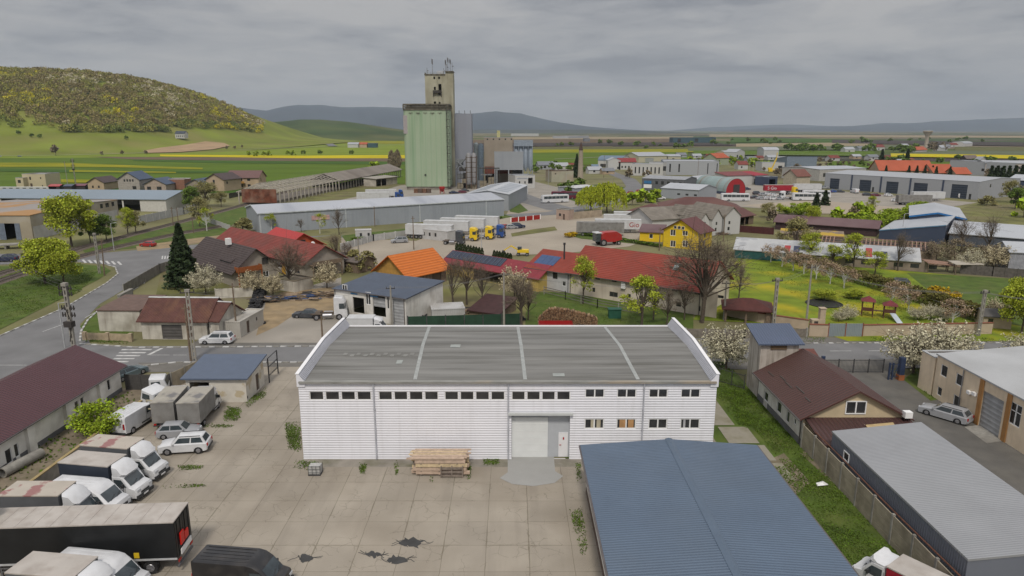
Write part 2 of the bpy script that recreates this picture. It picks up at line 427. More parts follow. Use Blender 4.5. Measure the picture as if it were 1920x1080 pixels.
def wheel(root, x, y, r, w, rim=True):
    s = 1 if y > 0 else -1
    mb = MB(); mb.tube((x, y - w/2, r), (x, y + w/2, r), r, n=18)
    t = mb.build('wheel', RUBBER, root, smooth=40)
    if rim:
        mb = MB(); mb.tube((x, y + s*(w/2-.02), r), (x, y + s*(w/2+.015), r), r*.62, r*.55, n=12)
        for i in range(5):
            a = i*2*math.pi/5; mb.bar((x, y+s*(w/2+.02), r), (x+r*.5*math.cos(a), y+s*(w/2+.02), r+r*.5*math.sin(a)), .06, .02)
        mb.build('rim', RIM, t)
def pane(root, pts, name='window', off=None, m=None):
    mb = MB(); mb.poly(pts); mb.build(name, m or VGLASS, root)
def lerp(a, b, t): return tuple(a[i]*(1-t)+b[i]*t for i in range(3))
def inset_quad(q, a, b, c, d, off):   # q: 4 corners (bl,br,tr,tl); fraction range a..b horizontally, c..d vertically, pushed out
    n = (Vector(q[1])-Vector(q[0])).cross(Vector(q[3])-Vector(q[0])).normalized()*off
    def P(s, t): return Vector(lerp(lerp(q[0], q[1], s), lerp(q[3], q[2], s), t)) + n
    return [P(a,c), P(b,c), P(b,d), P(a,d)]
VEH = {}
def lights(root, xf, xr, W, zf, zr, s=1.0):
    for y in (-1, 1):
        mb = MB(); mb.box(xf-.18, y*(W/2-.36)-.17, zf-.09, xf+.012, y*(W/2-.36)+.17, zf+.09); mb.build('headlight', LAMP, root)
        mb = MB(); mb.box(xr-.012, y*(W/2-.2)-.13, zr-.14, xr+.12, y*(W/2-.2)+.13, zr+.14); mb.build('taillight', TAIL, root)
def make_car(kind, col):
    P_ = PT[col]
    L, W, H, belt, hood, xw, xft, xrt, xr, g, wr = {
        'hatch': (4.0,1.7,1.46,.92,.84, .95,.35,-1.35,-1.85,.22,.3), 'suv': (4.5,1.84,1.7,1.08,1.0, 1.1,.5,-1.75,-2.12,.3,.36),
        'estate': (4.8,1.84,1.48,.93,.85, 1.15,.4,-1.85,-2.3,.2,.33), 'sedan': (4.7,1.8,1.42,.92,.84, 1.1,.35,-1.0,-1.75,.2,.32),
        'mpv': (4.6,1.84,1.66,1.0,.95, 1.35,.6,-1.85,-2.2,.25,.33)}[kind]
    root = thing('parked_car', '', 'car'); h = L/2; ax = h*.62
    trunk = [(-h+.06, belt-.02)] if kind != 'sedan' else [(-h+.05, belt), (xr, belt+.02)]
    poly = [(h, g+.12), (h, hood-.22), (h-.12, hood-.08), (h-.5, hood), (xw, belt)] + [(xr, belt)] + trunk[:1] + [(-h, belt-.25), (-h, g+.12), (-h+.12, g)]
    a1 = arch(-ax, wr+.06, wr*.9); a2 = arch(ax, wr+.06, wr*.9)
    low = [(-ax-wr-.06, g)] + a1[::-1] + [(-ax+wr+.06, g), (ax-wr-.06, g)] + a2[::-1] + [(ax+wr+.06, g), (h-.1, g)]
    k0 = len(poly); poly = poly + low
    mb = MB(); bevext(mb, poly, W, .12, keep=range(k0, len(poly)))
    mb.build('body', P_, root, smooth=38)
    yb, yt = W/2-.1, W/2-.27; b = belt-.02
    V = [(xr,-yb,b),(xw,-yb,b),(xw,yb,b),(xr,yb,b),(xrt,-yt,H-.05),(xft,-yt,H-.05),(xft,yt,H-.05),(xrt,yt,H-.05)]
    top = [(xrt+.12,-yt+.1,H),(xft-.15,-yt+.1,H),(xft-.15,yt-.1,H),(xrt+.12,yt-.1,H)]
    mb = MB(); mb.add(V+top, [(0,1,5,4),(1,2,6,5),(2,3,7,6),(3,0,4,7),(4,5,9,8),(5,6,10,9),(6,7,11,10),(7,4,8,11),(8,9,10,11)])
    mb.build('roof', P_, root, smooth=30)
    for q in ((V[0],V[1],V[5],V[4]), (V[2],V[3],V[7],V[6])):
        fl = q[0] is V[2]
        for a, e in (((.07,.42),(.46,.9)) if not fl else ((.1,.54),(.58,.93))):
            pane(root, inset_quad(q, a, e, .12, .9, .012), 'side_window')
    pane(root, inset_quad((V[1],V[2],V[6],V[5]), .05,.95,.06,.94,.012), 'windscreen')
    pane(root, inset_quad((V[3],V[0],V[4],V[7]), .08,.92,.15,.9,.012), 'rear_window')
    for x in (-ax, ax):
        for y in (-1, 1): wheel(root, x, y*(W/2-.11), wr, .22)
    lights(root, h, -h, W, hood-.2, belt-.2)
    mb = MB(); mb.box(h-.1,-W/2+.15,g+.1,h+.03,W/2-.15,g+.3); mb.box(-h-.03,-W/2+.15,g+.1,-h+.1,W/2-.15,g+.3); mb.build('bumper', PLASTIC if kind=='suv' else P_, root)
    mb = MB()
    for y in (-1,1): mb.box(xw-.35,y*(W/2+.0)-.02,belt,xw-.2,y*(W/2+.0)+.13 if y>0 else -(W/2)-.13+.0,belt+.14) if y>0 else mb.box(xw-.35,-W/2-.13,belt,xw-.2,-W/2+.02,belt+.14)
    mb.build('mirror', P_, root)
    if kind in ('estate','suv','mpv'):
        mb = MB()
        for y in (-1,1): mb.bar((xrt+.15,y*(yt-.05),H+.02),(xft-.2,y*(yt-.05),H+.02),.05,.05)
        mb.build('roof_rail', STEEL, root)
    return root
def seams(root, L2, W, hz):
    mb = MB()
    for s in (-1,1):
        y = s*(W/2+.004)
        for x in (L2-2.08, L2-1.0): mb.box(x-.012,y-.006,.45,x+.012,y+.006,hz+(.55 if x < L2-1.5 else 0))
        mb.box(L2-2.9,y-.012,.5,L2-1.5,y+.012,.64); mb.box(L2-2.08,y-.006,.44,L2-1.0,y+.006,.46); mb.box(L2-2.0,y-.012,hz-.14,L2-1.84,y+.012,hz-.1)
    mb.build('door_seam', PLASTIC, root)
    mb = MB(); mb.box(L2+.058,-.27,.42,L2+.075,.27,.54); mb.build('number_plate', FRAME, root)
    mb = MB(); mb.bar((L2-.6,-.5,hz+.09),(L2-.75,.15,hz+.3),.03); mb.bar((L2-.6,.2,hz+.09),(L2-.75,.8,hz+.3),.03); mb.build('wiper', PLASTIC, root)
def van_front(root, P_, xb, W, H, L2, hoodz=1.32):
    """cab from xb to L2 with raked screen; returns nothing"""
    poly = [(L2,.35),(L2,.95),(L2-.1,hoodz-.1),(L2-.6,hoodz+.04),(L2-1.25,H-.12),(L2-1.5,H),(xb,H),(xb,.35)]
    a = arch(L2-.95,.43,.36)[::-1]
    k0 = len(poly); poly = poly + [(L2-.95-.43,.35)] + a + [(L2-.95+.43,.35)]
    mb = MB(); bevext(mb, poly, W, .14, keep=range(k0-1, len(poly)), sh=.1); mb.build('body', P_, root, smooth=38)
    y = W/2-.14
    q = ((L2-.6,-y,hoodz+.04),(L2-.6,y,hoodz+.04),(L2-1.25,y,H-.12),(L2-1.25,-y,H-.12))
    pane(root, inset_quad(q,.03,.97,.04,.9,.012), 'windscreen')
    for s in (-1,1):
        yy = s*(W/2+.012)
        mb = MB(); mb.poly([(L2-.85,yy,hoodz+.02),(L2-1.98,yy,hoodz-.06),(L2-1.98,yy,hoodz+.66),(L2-1.3,yy,hoodz+.66)]); mb.build('side_window', VGLASS, root)
        mb = MB(); mb.box(L2-1.2,min(s*(W/2),s*(W/2+.22)),hoodz+.02,L2-1.08,max(s*(W/2),s*(W/2+.22)),hoodz+.32); mb.build('mirror', PLASTIC, root)
        mb = MB(); mb.box(L2-.3,s*(W/2-.3)-.2,hoodz-.45,L2+.012,s*(W/2-.3)+.2,hoodz-.22); mb.build('headlight', LAMP, root)
    mb = MB(); mb.box(L2-.2,-W/2+.03,.32,L2+.06,W/2-.03,.62); mb.box(L2-.05,-.5,.66,L2+.03,.5,.84); mb.build('bumper', PLASTIC, root)
    seams(root, L2, W, hoodz)
def make_van(col, L=5.9, H=2.5):
    root = thing('panel_van','', 'van'); W = 2.0; h = L/2; P_ = PT[col]
    hz = 1.32
    poly = [(h,.35),(h,.95),(h-.1,hz-.1),(h-.6,hz+.04),(h-1.25,2.1),(h-1.7,H-.1),(h-2.15,H),(-h+.15,H),(-h,H-.15),(-h,.4)]
    k0 = len(poly); xr = -h+1.15
    poly += [(xr-.43,.35)]+arch(xr,.43,.36)[::-1]+[(xr+.43,.35),(h-.95-.43,.35)]+arch(h-.95,.43,.36)[::-1]+[(h-.95+.43,.35)]
    mb = MB(); bevext(mb, poly, W, .14, keep=range(k0,len(poly)), sh=.09); mb.build('body', P_, root, smooth=38)
    y = W/2-.14
    q = ((h-.6,-y,hz+.04),(h-.6,y,hz+.04),(h-1.25,y,2.1),(h-1.25,-y,2.1))
    pane(root, inset_quad(q,.03,.97,.04,.95,.012), 'windscreen')
    for s in (-1,1):
        yy = s*(W/2+.012)
        mb = MB(); mb.poly([(h-.85,yy,hz+.02),(h-2.0,yy,hz-.06),(h-2.0,yy,hz+.64),(h-1.3,yy,hz+.64)]); mb.build('side_window', VGLASS, root)
        mb = MB(); mb.box(h-1.2,min(s*(W/2),s*(W/2+.22)),hz,h-1.08,max(s*(W/2),s*(W/2+.22)),hz+.32); mb.build('mirror', PLASTIC, root)
        mb = MB(); mb.box(h-.3,s*(W/2-.3)-.2,.8,h+.012,s*(W/2-.3)+.2,1.02); mb.build('headlight', LAMP, root)
        mb = MB(); mb.box(-h-.012,s*(W/2-.15)-.08,.9,-h+.05,s*(W/2-.15)+.08,1.5); mb.build('taillight', TAIL, root)
    seams(root, h, W, hz)
    mb = MB(); mb.box(h-.06,-.5,.68,h+.03,.5,.9); mb.build('grille', PLASTIC, root)
    mb = MB(); mb.box(h-.2,-W/2+.03,.32,h+.06,W/2-.03,.62); mb.box(-h-.06,-W/2+.05,.4,-h+.1,W/2-.05,.58); mb.build('bumper', PLASTIC, root)
    mb = MB()
    for k in range(5): mb.bar((-h+.4, -.7+.35*k, H+.008), (h-2.3, -.7+.35*k, H+.008), .05, .03)
    for x in (h-2.25, h-3.5): mb.box(x-.01,-W/2-.006,.6,x+.01,W/2+.006,H-.2)
    mb.build('panel_seam', P_, root)
    for x in (xr, h-.95):
        for s in (-1,1): wheel(root, x, s*(W/2-.14), .36, .24)
    return root
def make_boxvan(col, side, top, BL=4.3, BH=2.25, stain=False):
    root = thing('box_van','', 'van'); W = 2.0; L2 = 3.3
    van_front(root, PT[col], L2-2.2, W, 2.25, L2)
    mb = MB(); xb = L2-2.25; hb = .85+BH          # wind fairing
    bevext(mb, [(xb+.02,2.08),(xb+.95,2.1),(xb+1.25,2.3),(xb+1.05,2.62),(xb+.55,hb-.12),(xb+.02,hb-.02)], W-.06, .26, sh=.16); mb.build('wind_deflector', PT[col], root, smooth=40)
    b = MB(); b.box(xb-BL,-1.1,.85,xb-.03,1.1,hb-.05); bx = b.build('cargo_box', side, root)
    b = MB(); b.box(xb-BL-.03,-1.13,hb-.05,xb,1.13,hb+.04); b.build('box_roof', top, bx)
    b = MB(); b.box(xb-BL,-.45,.5,xb+.3,.45,.84); b.box(xb-BL-.05,-1.05,.5,xb-BL+.05,1.05,.62); b.build('chassis', STEEL, root)
    for s in (-1,1):
        mb = MB(); mb.box(xb-BL-.08,s*.85-.12,.64,xb-BL,s*.85+.12,.8); mb.build('taillight', TAIL, root)
        wheel(root, L2-.95, s*(W/2-.14), .36, .24); wheel(root, xb-BL+1.2, s*(W/2-.1), .36, .3)
    return root
def make_trailer(side, top, L=13.6, frame=None, rear=None, z0=1.15, H=4.0, text=None):
    root = thing('semi_trailer','', 'trailer'); W = 2.55; h = L/2
    b = MB(); b.box(-h,-W/2,z0,h,W/2,H-.08); bx = b.build('cargo_box', side, root)
    b = MB(); b.box(-h-.03,-W/2-.03,H-.08,h+.03,W/2+.03,H)
    n = int(L/1.1)
    for i in range(1,n): b.box(-h+i*L/n-.03,-W/2,H,-h+i*L/n+.03,W/2,H+.02)
    b.build('box_roof', top, bx)
    b = MB()
    for z in (z0+.04,): 
        for s in (-1,1): b.box(-h,s*(W/2+.012)-.012,z-.08,h,s*(W/2+.012)+.012,z+.06)
    b.build('side_rail', frame or RIM, root)
    b = MB()
    for s in (-1,1):
        b.box(-h+.2,s*.5-.08,z0-.35,h-1.5,s*.5+.08,z0)
        for z in (.55,.8): b.box(-h+4.6,s*(W/2-.08)-.015,z,h-3.2,s*(W/2-.08)+.015,z+.09)
        for k in range(7): b.box(-h+4.7+k*.9,s*(W/2-.08)-.03,.5,-h+4.76+k*.9,s*(W/2-.08)+.03,z0)
        b.box(h-3.1,s*.9-.06,0.02,h-2.98,s*.9+.06,z0)
    b.box(-h-.05,-1.2,.45,-h+.08,1.2,.6); b.build('chassis', mat('trailer_chassis',(0.12,0.12,0.125),rough=.6), root)
    b = MB(); b.box(-h-.025,-W/2+.1,z0+.1,-h-.003,-.02,H-.2); b.box(-h-.025,.02,z0+.1,-h-.003,W/2-.1,H-.2)
    for y in (-.9,-.35,.35,.9): b.box(-h-.06,y-.02,z0+.05,-h-.025,y+.02,H-.15)
    b.build('rear_door', rear or side, root)
    for s in (-1,1):
        b = MB(); b.box(-h-.07,s*1.0-.2,z0-.3,-h-.02,s*1.0+.2,z0-.12); b.build('taillight', TAIL, root)
        for k in range(3): wheel(root, -h+1.9+k*1.3, s*(W/2-.22), .5, .4)
    return root
def make_tractor(col, bare=False):
    root = thing('truck_tractor','', 'truck'); W = 2.5; P_ = PT[col]
    poly = [(3.0,.45),(3.05,1.2),(2.95,1.9),(2.75,3.1),(2.3,3.65),(1.0,3.75),(.9,3.6),(.9,.9),(1.55,.9)]+[(1.68+.52*math.cos(math.pi-math.pi*i/6)+.0,.55+.5*math.sin(math.pi*i/6)) for i in range(7)]+[(2.3,.45)]
    mb = MB(); bevext(mb, poly, W, .16, keep=range(7,len(poly))); mb.build('cab', P_, root, smooth=38)
    q = ((2.96,-1.09,1.85),(2.96,1.09,1.85),(2.77,1.09,3.0),(2.77,-1.09,3.0)); pane(root, inset_quad(q,.02,.98,.02,.95,.02), 'windscreen')
    for s in (-1,1):
        yy = s*(W/2+.012)
        pane(root, [(2.65,yy,1.85),(1.75,yy,1.85),(1.75,yy,2.75),(2.55,yy,2.75)], 'side_window')
        mb = MB(); mb.box(2.65,min(s*1.25,s*1.5),2.1,2.8,max(s*1.25,s*1.5),2.9); mb.build('mirror', PLASTIC, root)
        mb = MB(); mb.box(2.95,s*.95-.2,.75,3.07,s*.95+.2,.98); mb.build('headlight', LAMP, root)
        wheel(root, 1.7, s*(W/2-.18), .5, .34); wheel(root, -1.9, s*(W/2-.28), .5, .5)
        mb = MB(); mb.tube((-.9,s*.85,.75),(.5,s*.85,.75),.33,n=12); mb.build('fuel_tank', RIM, root, smooth=40)
    mb = MB(); mb.box(2.9,-.8,1.0,3.07,.8,1.7); mb.box(2.9,-1.2,.4,3.08,1.2,.7); mb.build('grille', PLASTIC, root)
    mb = MB()
    for s in (-1,1): mb.box(-2.9,s*.42-.06,.75,1.0,s*.42+.06,1.0); mb.box(-2.6,s*.97-.27,1.02,-1.2,s*.97+.27,1.1)
    mb.box(-2.2,-.5,1.0,-1.4,.5,1.15); mb.build('chassis', mat('rusty_chassis',(0.11,0.085,0.065),rough=.8,var=.35) if bare else STEEL, root)
    return root
def make_bus(col, band=VGLASS, L=12.0, low=None):
    root = thing('coach','', 'coach'); W = 2.5; h = L/2; P_ = PT[col]
    poly = [(h,.4),(h,1.2),(h-.12,2.2),(h-.4,3.3),(-h+.2,3.35),(-h,3.0),(-h,.4)]
    k0 = len(poly)
    for x in (-h+3.1, h-2.7): poly += [(x-.55,.35)]+arch(x,.53,.4)[::-1]+[(x+.55,.35)]
    mb = MB(); bevext(mb, poly, W, .16, keep=range(k0,len(poly))); mb.build('body', P_, root, smooth=38)
    pane(root, inset_quad(((h-.0,-1.05,1.2),(h-.0,1.05,1.2),(h-.4,1.05,3.15),(h-.4,-1.05,3.15)),.02,.98,.0,.96,.03), 'windscreen')
    for s in (-1,1):
        yy = s*(W/2+.012)
        for k in range(6): pane(root, [(h-.6-k*(L-1.2)/6-.05,yy,1.75),(h-.6-(k+1)*(L-1.2)/6+.05,yy,1.75),(h-.6-(k+1)*(L-1.2)/6+.05,yy,2.85),(h-.6-k*(L-1.2)/6-.05,yy,2.85)], 'side_window')
        for x in (-h+3.1, h-2.7): wheel(root, x, s*(W/2-.18), .48, .32)
        mb = MB(); mb.box(h-.05,s*.95-.15,.7,h+.02,s*.95+.15,.9); mb.build('headlight', LAMP, root)
    mb = MB(); mb.box(-h+4.5,-.8,3.36,-h+6.5,.8,3.55); mb.build('air_conditioner', P_, root)
    return root
TILT_B = mat('black_tarpaulin', (0.012,0.013,0.014), rough=.45, var=.3, vs=.6, bump=.01, bs=3)
TILT_G = mat('grey_tarpaulin', (0.22,0.215,0.205), rough=.75, var=.15, vs=.7, bump=.03, bs=2.5, dirt=(.1,.09,.08), damt=.6, ds=.8)
TILT_GB = mat('slate_tarpaulin', (0.1,0.105,0.115), rough=.6, var=.15, vs=.7, bump=.015, bs=2.5)
TILT_DB = mat('dark_blue_tarpaulin', (0.03,0.038,0.055), rough=.5, var=.2, vs=.7, bump=.015, bs=2.5)
TILT_W = mat('white_box_panel', (0.52,0.53,0.54), rough=.5, var=.06, vs=.7, dirt=(.3,.29,.27), damt=.4, ds=.6)
TILT_R = mat('red_tarpaulin', (0.3,0.015,0.03), rough=.5, var=.1)
TOPB = mat('beige_box_roof', (0.42,0.39,0.36), rough=.7, var=.08, vs=.6, dirt=(.25,.21,.18), damt=.5, ds=.9)
TOPS = mat('stained_box_roof', (0.42,0.38,0.33), rough=.8, var=.1, vs=.6, dirt=(.27,.12,.12), damt=.9, ds=.55, dlo=.52, dhi=.56)
TOPG = mat('worn_tarpaulin_roof', (0.33,0.31,0.27), rough=.8, var=.12, dirt=(.12,.12,.13), damt=.8, ds=.5, dlo=.5, dhi=.6)
def V(key, px, py, head, label, group=None, maker=None, z=0):
    """place a vehicle at a photo spot on the ground, nose pointing `head` degrees (0 = right, 90 = away)"""
    loc = G(px, py) if not isinstance(px, Vector) else px; loc.z = z
    if key not in VEH:
        if maker: r = maker()
        else:
            k, c = key.split('_'); r = make_van(c) if k == 'van' else make_tractor(c) if k == 'tractor' else make_bus(c) if k == 'bus' else make_car(k, c)
        VEH[key] = r; r.location = loc; r.rotation_euler = (0,0,R(head)); r['label'] = label
        if group: r['group'] = group
        return r
    return dup(VEH[key], loc, R(head), label, group)
# ------------------------------------------------------------------ trees and plants
def leafm(name, c, var=.35, isl=.35, rough=.7):
    m = mat(name, c, rough=rough, var=var, vs=.8, island=isl, spec=.2)
    return m
LF = {'spring': leafm('spring_green_leaves', (0.3,0.34,0.03)), 'green': leafm('mid_green_leaves', (0.12,0.18,0.03)),
      'bright': leafm('bright_green_leaves', (0.24,0.32,0.02)), 'olive': leafm('olive_leaves', (0.24,0.22,0.09)),
      'willow': leafm('willow_leaves', (0.32,0.36,0.025)), 'blossom': leafm('white_blossom', (0.5,0.47,0.34), var=.25, isl=.25),
      'cream': leafm('cream_blossom', (0.48,0.42,0.28), var=.25), 'needle': leafm('spruce_needles', (0.035,0.055,0.022)),
      'twig': leafm('bare_twigs', (0.17,0.135,0.1), var=.25), 'yellow': leafm('yellow_blossom', (0.45,0.3,0.012)),
      'thuja': leafm('thuja_leaves', (0.03,0.045,0.014)), 'pink': leafm('pinkish_buds', (0.3,0.22,0.15)),
      'weed': leafm('weed_leaves', (0.075,0.12,0.012)), 'haze': leafm('grey_brown_crown', (0.22,0.18,0.12))}
BARK = mat('bark', (0.085,0.068,0.052), rough=.95, var=.35, vs=6, bump=.02)
LIME = mat('lime_washed_bark', (0.5,0.5,0.47), rough=.9, var=.1)
def quads(cen, size, rng, flat=0.0, vert=0.0, long=1.0):
    n = len(cen); a = rng.normal(size=(n,3)); 
    if vert: a[:, :2] *= (1-vert); a[:, 2] = np.abs(a[:, 2])*(1+vert*2)
    if flat: a[:, 2] *= (1-flat)
    a /= np.linalg.norm(a, axis=1, keepdims=True)+1e-9
    b = rng.normal(size=(n,3)); b -= (b*a).sum(1, keepdims=True)*a; b /= np.linalg.norm(b, axis=1, keepdims=True)+1e-9
    s = (size*(0.6+0.8*rng.random((n,1))))
    a = a*s*long; b = b*s
    V = np.stack([cen-a-b*.6, cen+a*.3-b, cen+a+b*.5, cen-a*.4+b], 1).reshape(-1,3)
    return V, np.arange(4*n).reshape(-1,4)
def limbs(mb, base, top, tips, r, rng, fork=.35, sub=2, n=6):
    base = Vector(base); top = Vector(top)
    mb.tube(base, top, r, r*.6, n=n+2)
    for t in tips:
        t = Vector(t); k = fork + (1-fork)*rng.random()*.8
        s = base.lerp(top, k); mid = s.lerp(t, .5) + Vector((0,0,(t-s).length*.1))
        mid += Vector(rng.normal(size=3))*(t-s).length*.06
        rr = r*.42; mb.tube(s, mid, rr, rr*.6, n=n-1, caps=False); mb.tube(mid, t, rr*.6, rr*.18, n=n-1, caps=False)
        for j in range(sub):
            e = mid.lerp(t, .3+.5*rng.random()) ; q = e + Vector(rng.normal(size=3))*(t-s).length*.3; q.z = max(q.z, e.z*.95)
            mb.tube(e, q, rr*.35, rr*.1, n=3, caps=False)
def make_tree(kind, leaf, seed, H=8.0, W=6.0, n=2500, size=.22, lobes=16, th=.25, trunk_m=None, name='tree', r=None):
    kind0 = kind
    """th: fraction of the height that is clear trunk"""
    rng = np.random.default_rng(seed)
    root = thing(name, '', 'tree')
    r = r or H*.022
    z0 = H*th; ch = H - z0
    tips = []; cen = []
    if kind in ('broad', 'bush', 'loose'):
        for i in range(lobes):
            u = rng.random(); a = rng.random()*2*math.pi
            zz = u**.8; rad = (W/2)*math.sqrt(max(0.05, 1-(2*zz-.75)**2/1.6))*(.25+.65*rng.random()**.5)
            tips.append((rad*math.cos(a), rad*math.sin(a), z0+ch*(.1+.82*zz)))
        k = rng.integers(0, lobes, n); lr = (W*.2)*(.6+.7*rng.random(lobes))
        dirs = rng.normal(size=(n,3)); dirs /= np.linalg.norm(dirs, axis=1, keepdims=True)
        rr = rng.random((n,1))**(.45 if kind != 'loose' else .8)
        cen = np.array(tips)[k] + dirs*rr*lr[k][:,None]*np.array([1,1,.8])
        cen[:,2] = np.maximum(cen[:,2], .08*H if kind == 'bush' else z0*.7)
    elif kind == 'sprays':      # blossom laid along rising shoots
        sh = lobes; pts = []
        for i in range(sh):
            a = rng.random()*2*math.pi; ph = .15+1.15*rng.random()**.8
            d = np.array([math.sin(ph)*math.cos(a), math.sin(ph)*math.sin(a), math.cos(ph)])
            L = (.55+.45*rng.random())*min(W/2/max(math.sin(ph),.35), ch*1.0)
            st = np.array([0,0,z0*(.8+.4*rng.random())]); tip = st+d*L*np.array([1,1,1.0]); tip[2] = min(tip[2], H); tips.append(tuple(tip))
            m = n//sh; t = .3+.7*rng.random(m)**.8
            pts.append(st+(tip-st)*t[:,None]+rng.normal(size=(m,3))*W*.038*(1.25-t[:,None]*.6))
        cen = np.concatenate(pts)
    elif kind == 'conifer':
        t = rng.random(n)**.75; lay = np.floor(t*22)/22+rng.random(n)*.02
        a = rng.random(n)*2*math.pi; br = 1+.25*np.sin(a*5+lay*40)
        rad = (W/2)*(1-lay)*br*(rng.random(n)**.45)
        cen = np.stack([rad*np.cos(a), rad*np.sin(a), z0+ch*lay - rad*.28+ .1], 1); tips = []
    elif kind == 'column':
        t = rng.random(n); a = rng.random(n)*2*math.pi
        rad = (W/2)*np.sin(np.clip(t*.86+.14,0,1)*math.pi)**.6*(rng.random(n)**.4)*(1+.15*np.sin(a*3+t*9))
        cen = np.stack([rad*np.cos(a), rad*np.sin(a), z0+ch*t], 1)
    elif kind == 'willow':
        st = 260; pts = []
        for i in range(st):
            a = rng.random()*2*math.pi; q = rng.random()**.5; rad = W/2*q
            zt = z0+ch*(1-.5*q**2.2)*(.82+.18*rng.random()); drop = (ch*.25+ch*.6*q)*(.5+.5*rng.random()); m = n//st
            t = rng.random(m)
            pts.append(np.stack([rad*math.cos(a)*(1+.12*t)+rng.normal(size=m)*.12, rad*math.sin(a)*(1+.12*t)+rng.normal(size=m)*.12, np.maximum(zt-drop*t,.3)], 1))
            if i % 12 == 0: tips.append((rad*.8*math.cos(a), rad*.8*math.sin(a), zt*.93))
        cen = np.concatenate(pts)
    elif kind == 'bare':
        for i in range(lobes):
            a = rng.random()*2*math.pi; ph = .1+1.2*rng.random()
            tips.append((W/2*math.sin(ph)*math.cos(a)*(.6+.4*rng.random()), W/2*math.sin(ph)*math.sin(a), z0+ch*math.cos(ph)*(.75+.25*rng.random())+.1*ch))
    mb = MB()
    limbs(mb, (0,0,0), (rng.normal()*.02*H, rng.normal()*.02*H, z0+ch*(.9 if kind == 'conifer' else .45)), tips, r, rng, sub=4 if kind == 'bare' else 1)
    tr = mb.build('trunk', trunk_m or BARK, root)
    if kind == 'bare':
        # twigs: thin slivers along the ends of the limbs, each pointing outward
        V_, Q_ = [], []
        k = rng.integers(0, lobes, n); T = np.array(tips)[k]; base = np.array([0,0,z0+ch*.25]); t = .35+.65*rng.random((n,1))**.7
        s = base+(T-base)*t+rng.normal(size=(n,3))*W*.04
        d = (T-base)/np.linalg.norm(T-base,axis=1,keepdims=True)+rng.normal(size=(n,3))*.65; d[:,2] += .25; d /= np.linalg.norm(d,axis=1,keepdims=True)
        L = W*.05*(.6+1.4*rng.random((n,1))); w = rng.normal(size=(n,3)); w -= (w*d).sum(1,keepdims=True)*d; w /= np.linalg.norm(w,axis=1,keepdims=True); w *= size
        V_ = np.stack([s-w, s+w, s+d*L+w*.3, s+d*L-w*.3],1).reshape(-1,3); Q_ = np.arange(4*n).reshape(-1,4)
    elif kind == 'conifer': V_, Q_ = quads(cen, size, rng, flat=.5, long=1.5)
    elif kind == 'willow': V_, Q_ = quads(cen, size, rng, vert=.7, long=2.0)
    elif kind == 'column': V_, Q_ = quads(cen, size, rng, vert=.6, long=1.3)
    else: V_, Q_ = quads(cen, size, rng)
    me = fastmesh('crown', V_, Q_, [LF[leaf]])
    o = bpy.data.objects.new('twigs' if kind == 'bare' else 'crown', me); C.objects.link(o); o.parent = root
    return root
TREES = {}
TDEF = {  # key: (kind, leaf, H, W, n, size, lobes, th, trunk material, name, category)
 'blossom': ('sprays','blossom',6.0,7.0,6000,.08,90,.2,None,'blossom_tree','tree'),
 'cream': ('sprays','cream',6.0,6.5,5000,.085,70,.22,None,'blossom_tree','tree'),
 'spring': ('broad','spring',10,9,9500,.15,34,.28,None,'broadleaf_tree','tree'),
 'loose': ('loose','spring',10,7,3200,.12,26,.25,None,'broadleaf_tree','tree'),
 'green': ('broad','green',7,6,5200,.14,22,.2,None,'broadleaf_tree','tree'),
 'olive': ('loose','olive',7,7,4200,.11,24,.2,None,'broadleaf_tree','tree'),
 'brightbush': ('bush','bright',3.2,4,4500,.08,16,.1,None,'shrub','shrub'),
 'greenbush': ('bush','green',3,3.6,3000,.085,14,.1,None,'shrub','shrub'),
 'olivebush': ('bush','olive',3,3.6,1300,.13,12,.1,None,'shrub','shrub'),
 'willow': ('willow','willow',12,13,15000,.13,1,.35,None,'willow_tree','tree'),
 'conifer': ('conifer','needle',12,6.5,7000,.24,1,.08,None,'spruce_tree','tree'),
 'farconifer': ('conifer','needle',12,5.5,900,.5,1,.05,None,'spruce_tree','tree'),
 'bare': ('bare','twig',10,9,3500,.016,34,.25,None,'bare_tree','tree'),
 'smallbare': ('bare','twig',6,5,1500,.014,20,.3,None,'bare_tree','tree'),
 'orchard': ('loose','pink',4,4.2,1500,.07,16,.3,LIME,'orchard_tree','tree'),
 'limed': ('loose','spring',6,4.5,900,.1,14,.3,LIME,'street_tree','tree'),
 'yellow': ('bush','yellow',2.2,3,900,.1,10,.1,None,'shrub','shrub'),
 'thuja': ('column','thuja',1.9,.8,350,.08,1,.02,None,'thuja_shrub','shrub'),
 'poplar': ('column','haze',14,6,1300,.3,1,.1,None,'poplar_tree','tree'),
 'fargreen': ('broad','green',7,8,260,.75,9,.1,None,'broadleaf_tree','tree'),
 'farspring': ('broad','bright',7,8,260,.75,9,.1,None,'broadleaf_tree','tree'),
 'thicket': ('loose','haze',6,7,3600,.09,24,.08,None,'thicket','shrub'),
 'farhaze': ('broad','haze',8,7,240,.7,8,.1,None,'broadleaf_tree','tree')}
TG = {}
def T(key, px, py, h, label, group=None, wide=1.0, variants=2):
    d = TDEF[key]
    loc = G(px, py) if not isinstance(px, Vector) else px
    v = (len(TG.setdefault(key, [])) ) % variants; TG[key].append(1)
    if (key, v) not in TREES:
        TREES[(key, v)] = make_tree(d[0], d[1], 11*v+len(key)*7, d[2], d[3], d[4], d[5], d[6], d[7], d[8], d[9])
        r = TREES[(key, v)]; r['category'] = d[10]
        r.location = loc; r.rotation_euler = (0,0,(px if not isinstance(px, Vector) else px.x)*.7)
        s = h/d[2]; r.scale = (s*wide, s*wide, s)
        if label: r['label'] = label
        if group: r['group'] = group
        return r
    s = h/d[2]
    return dup(TREES[(key, v)], loc, (px if not isinstance(px, Vector) else px.x)*.7, label, group, (s*wide, s*wide, s))
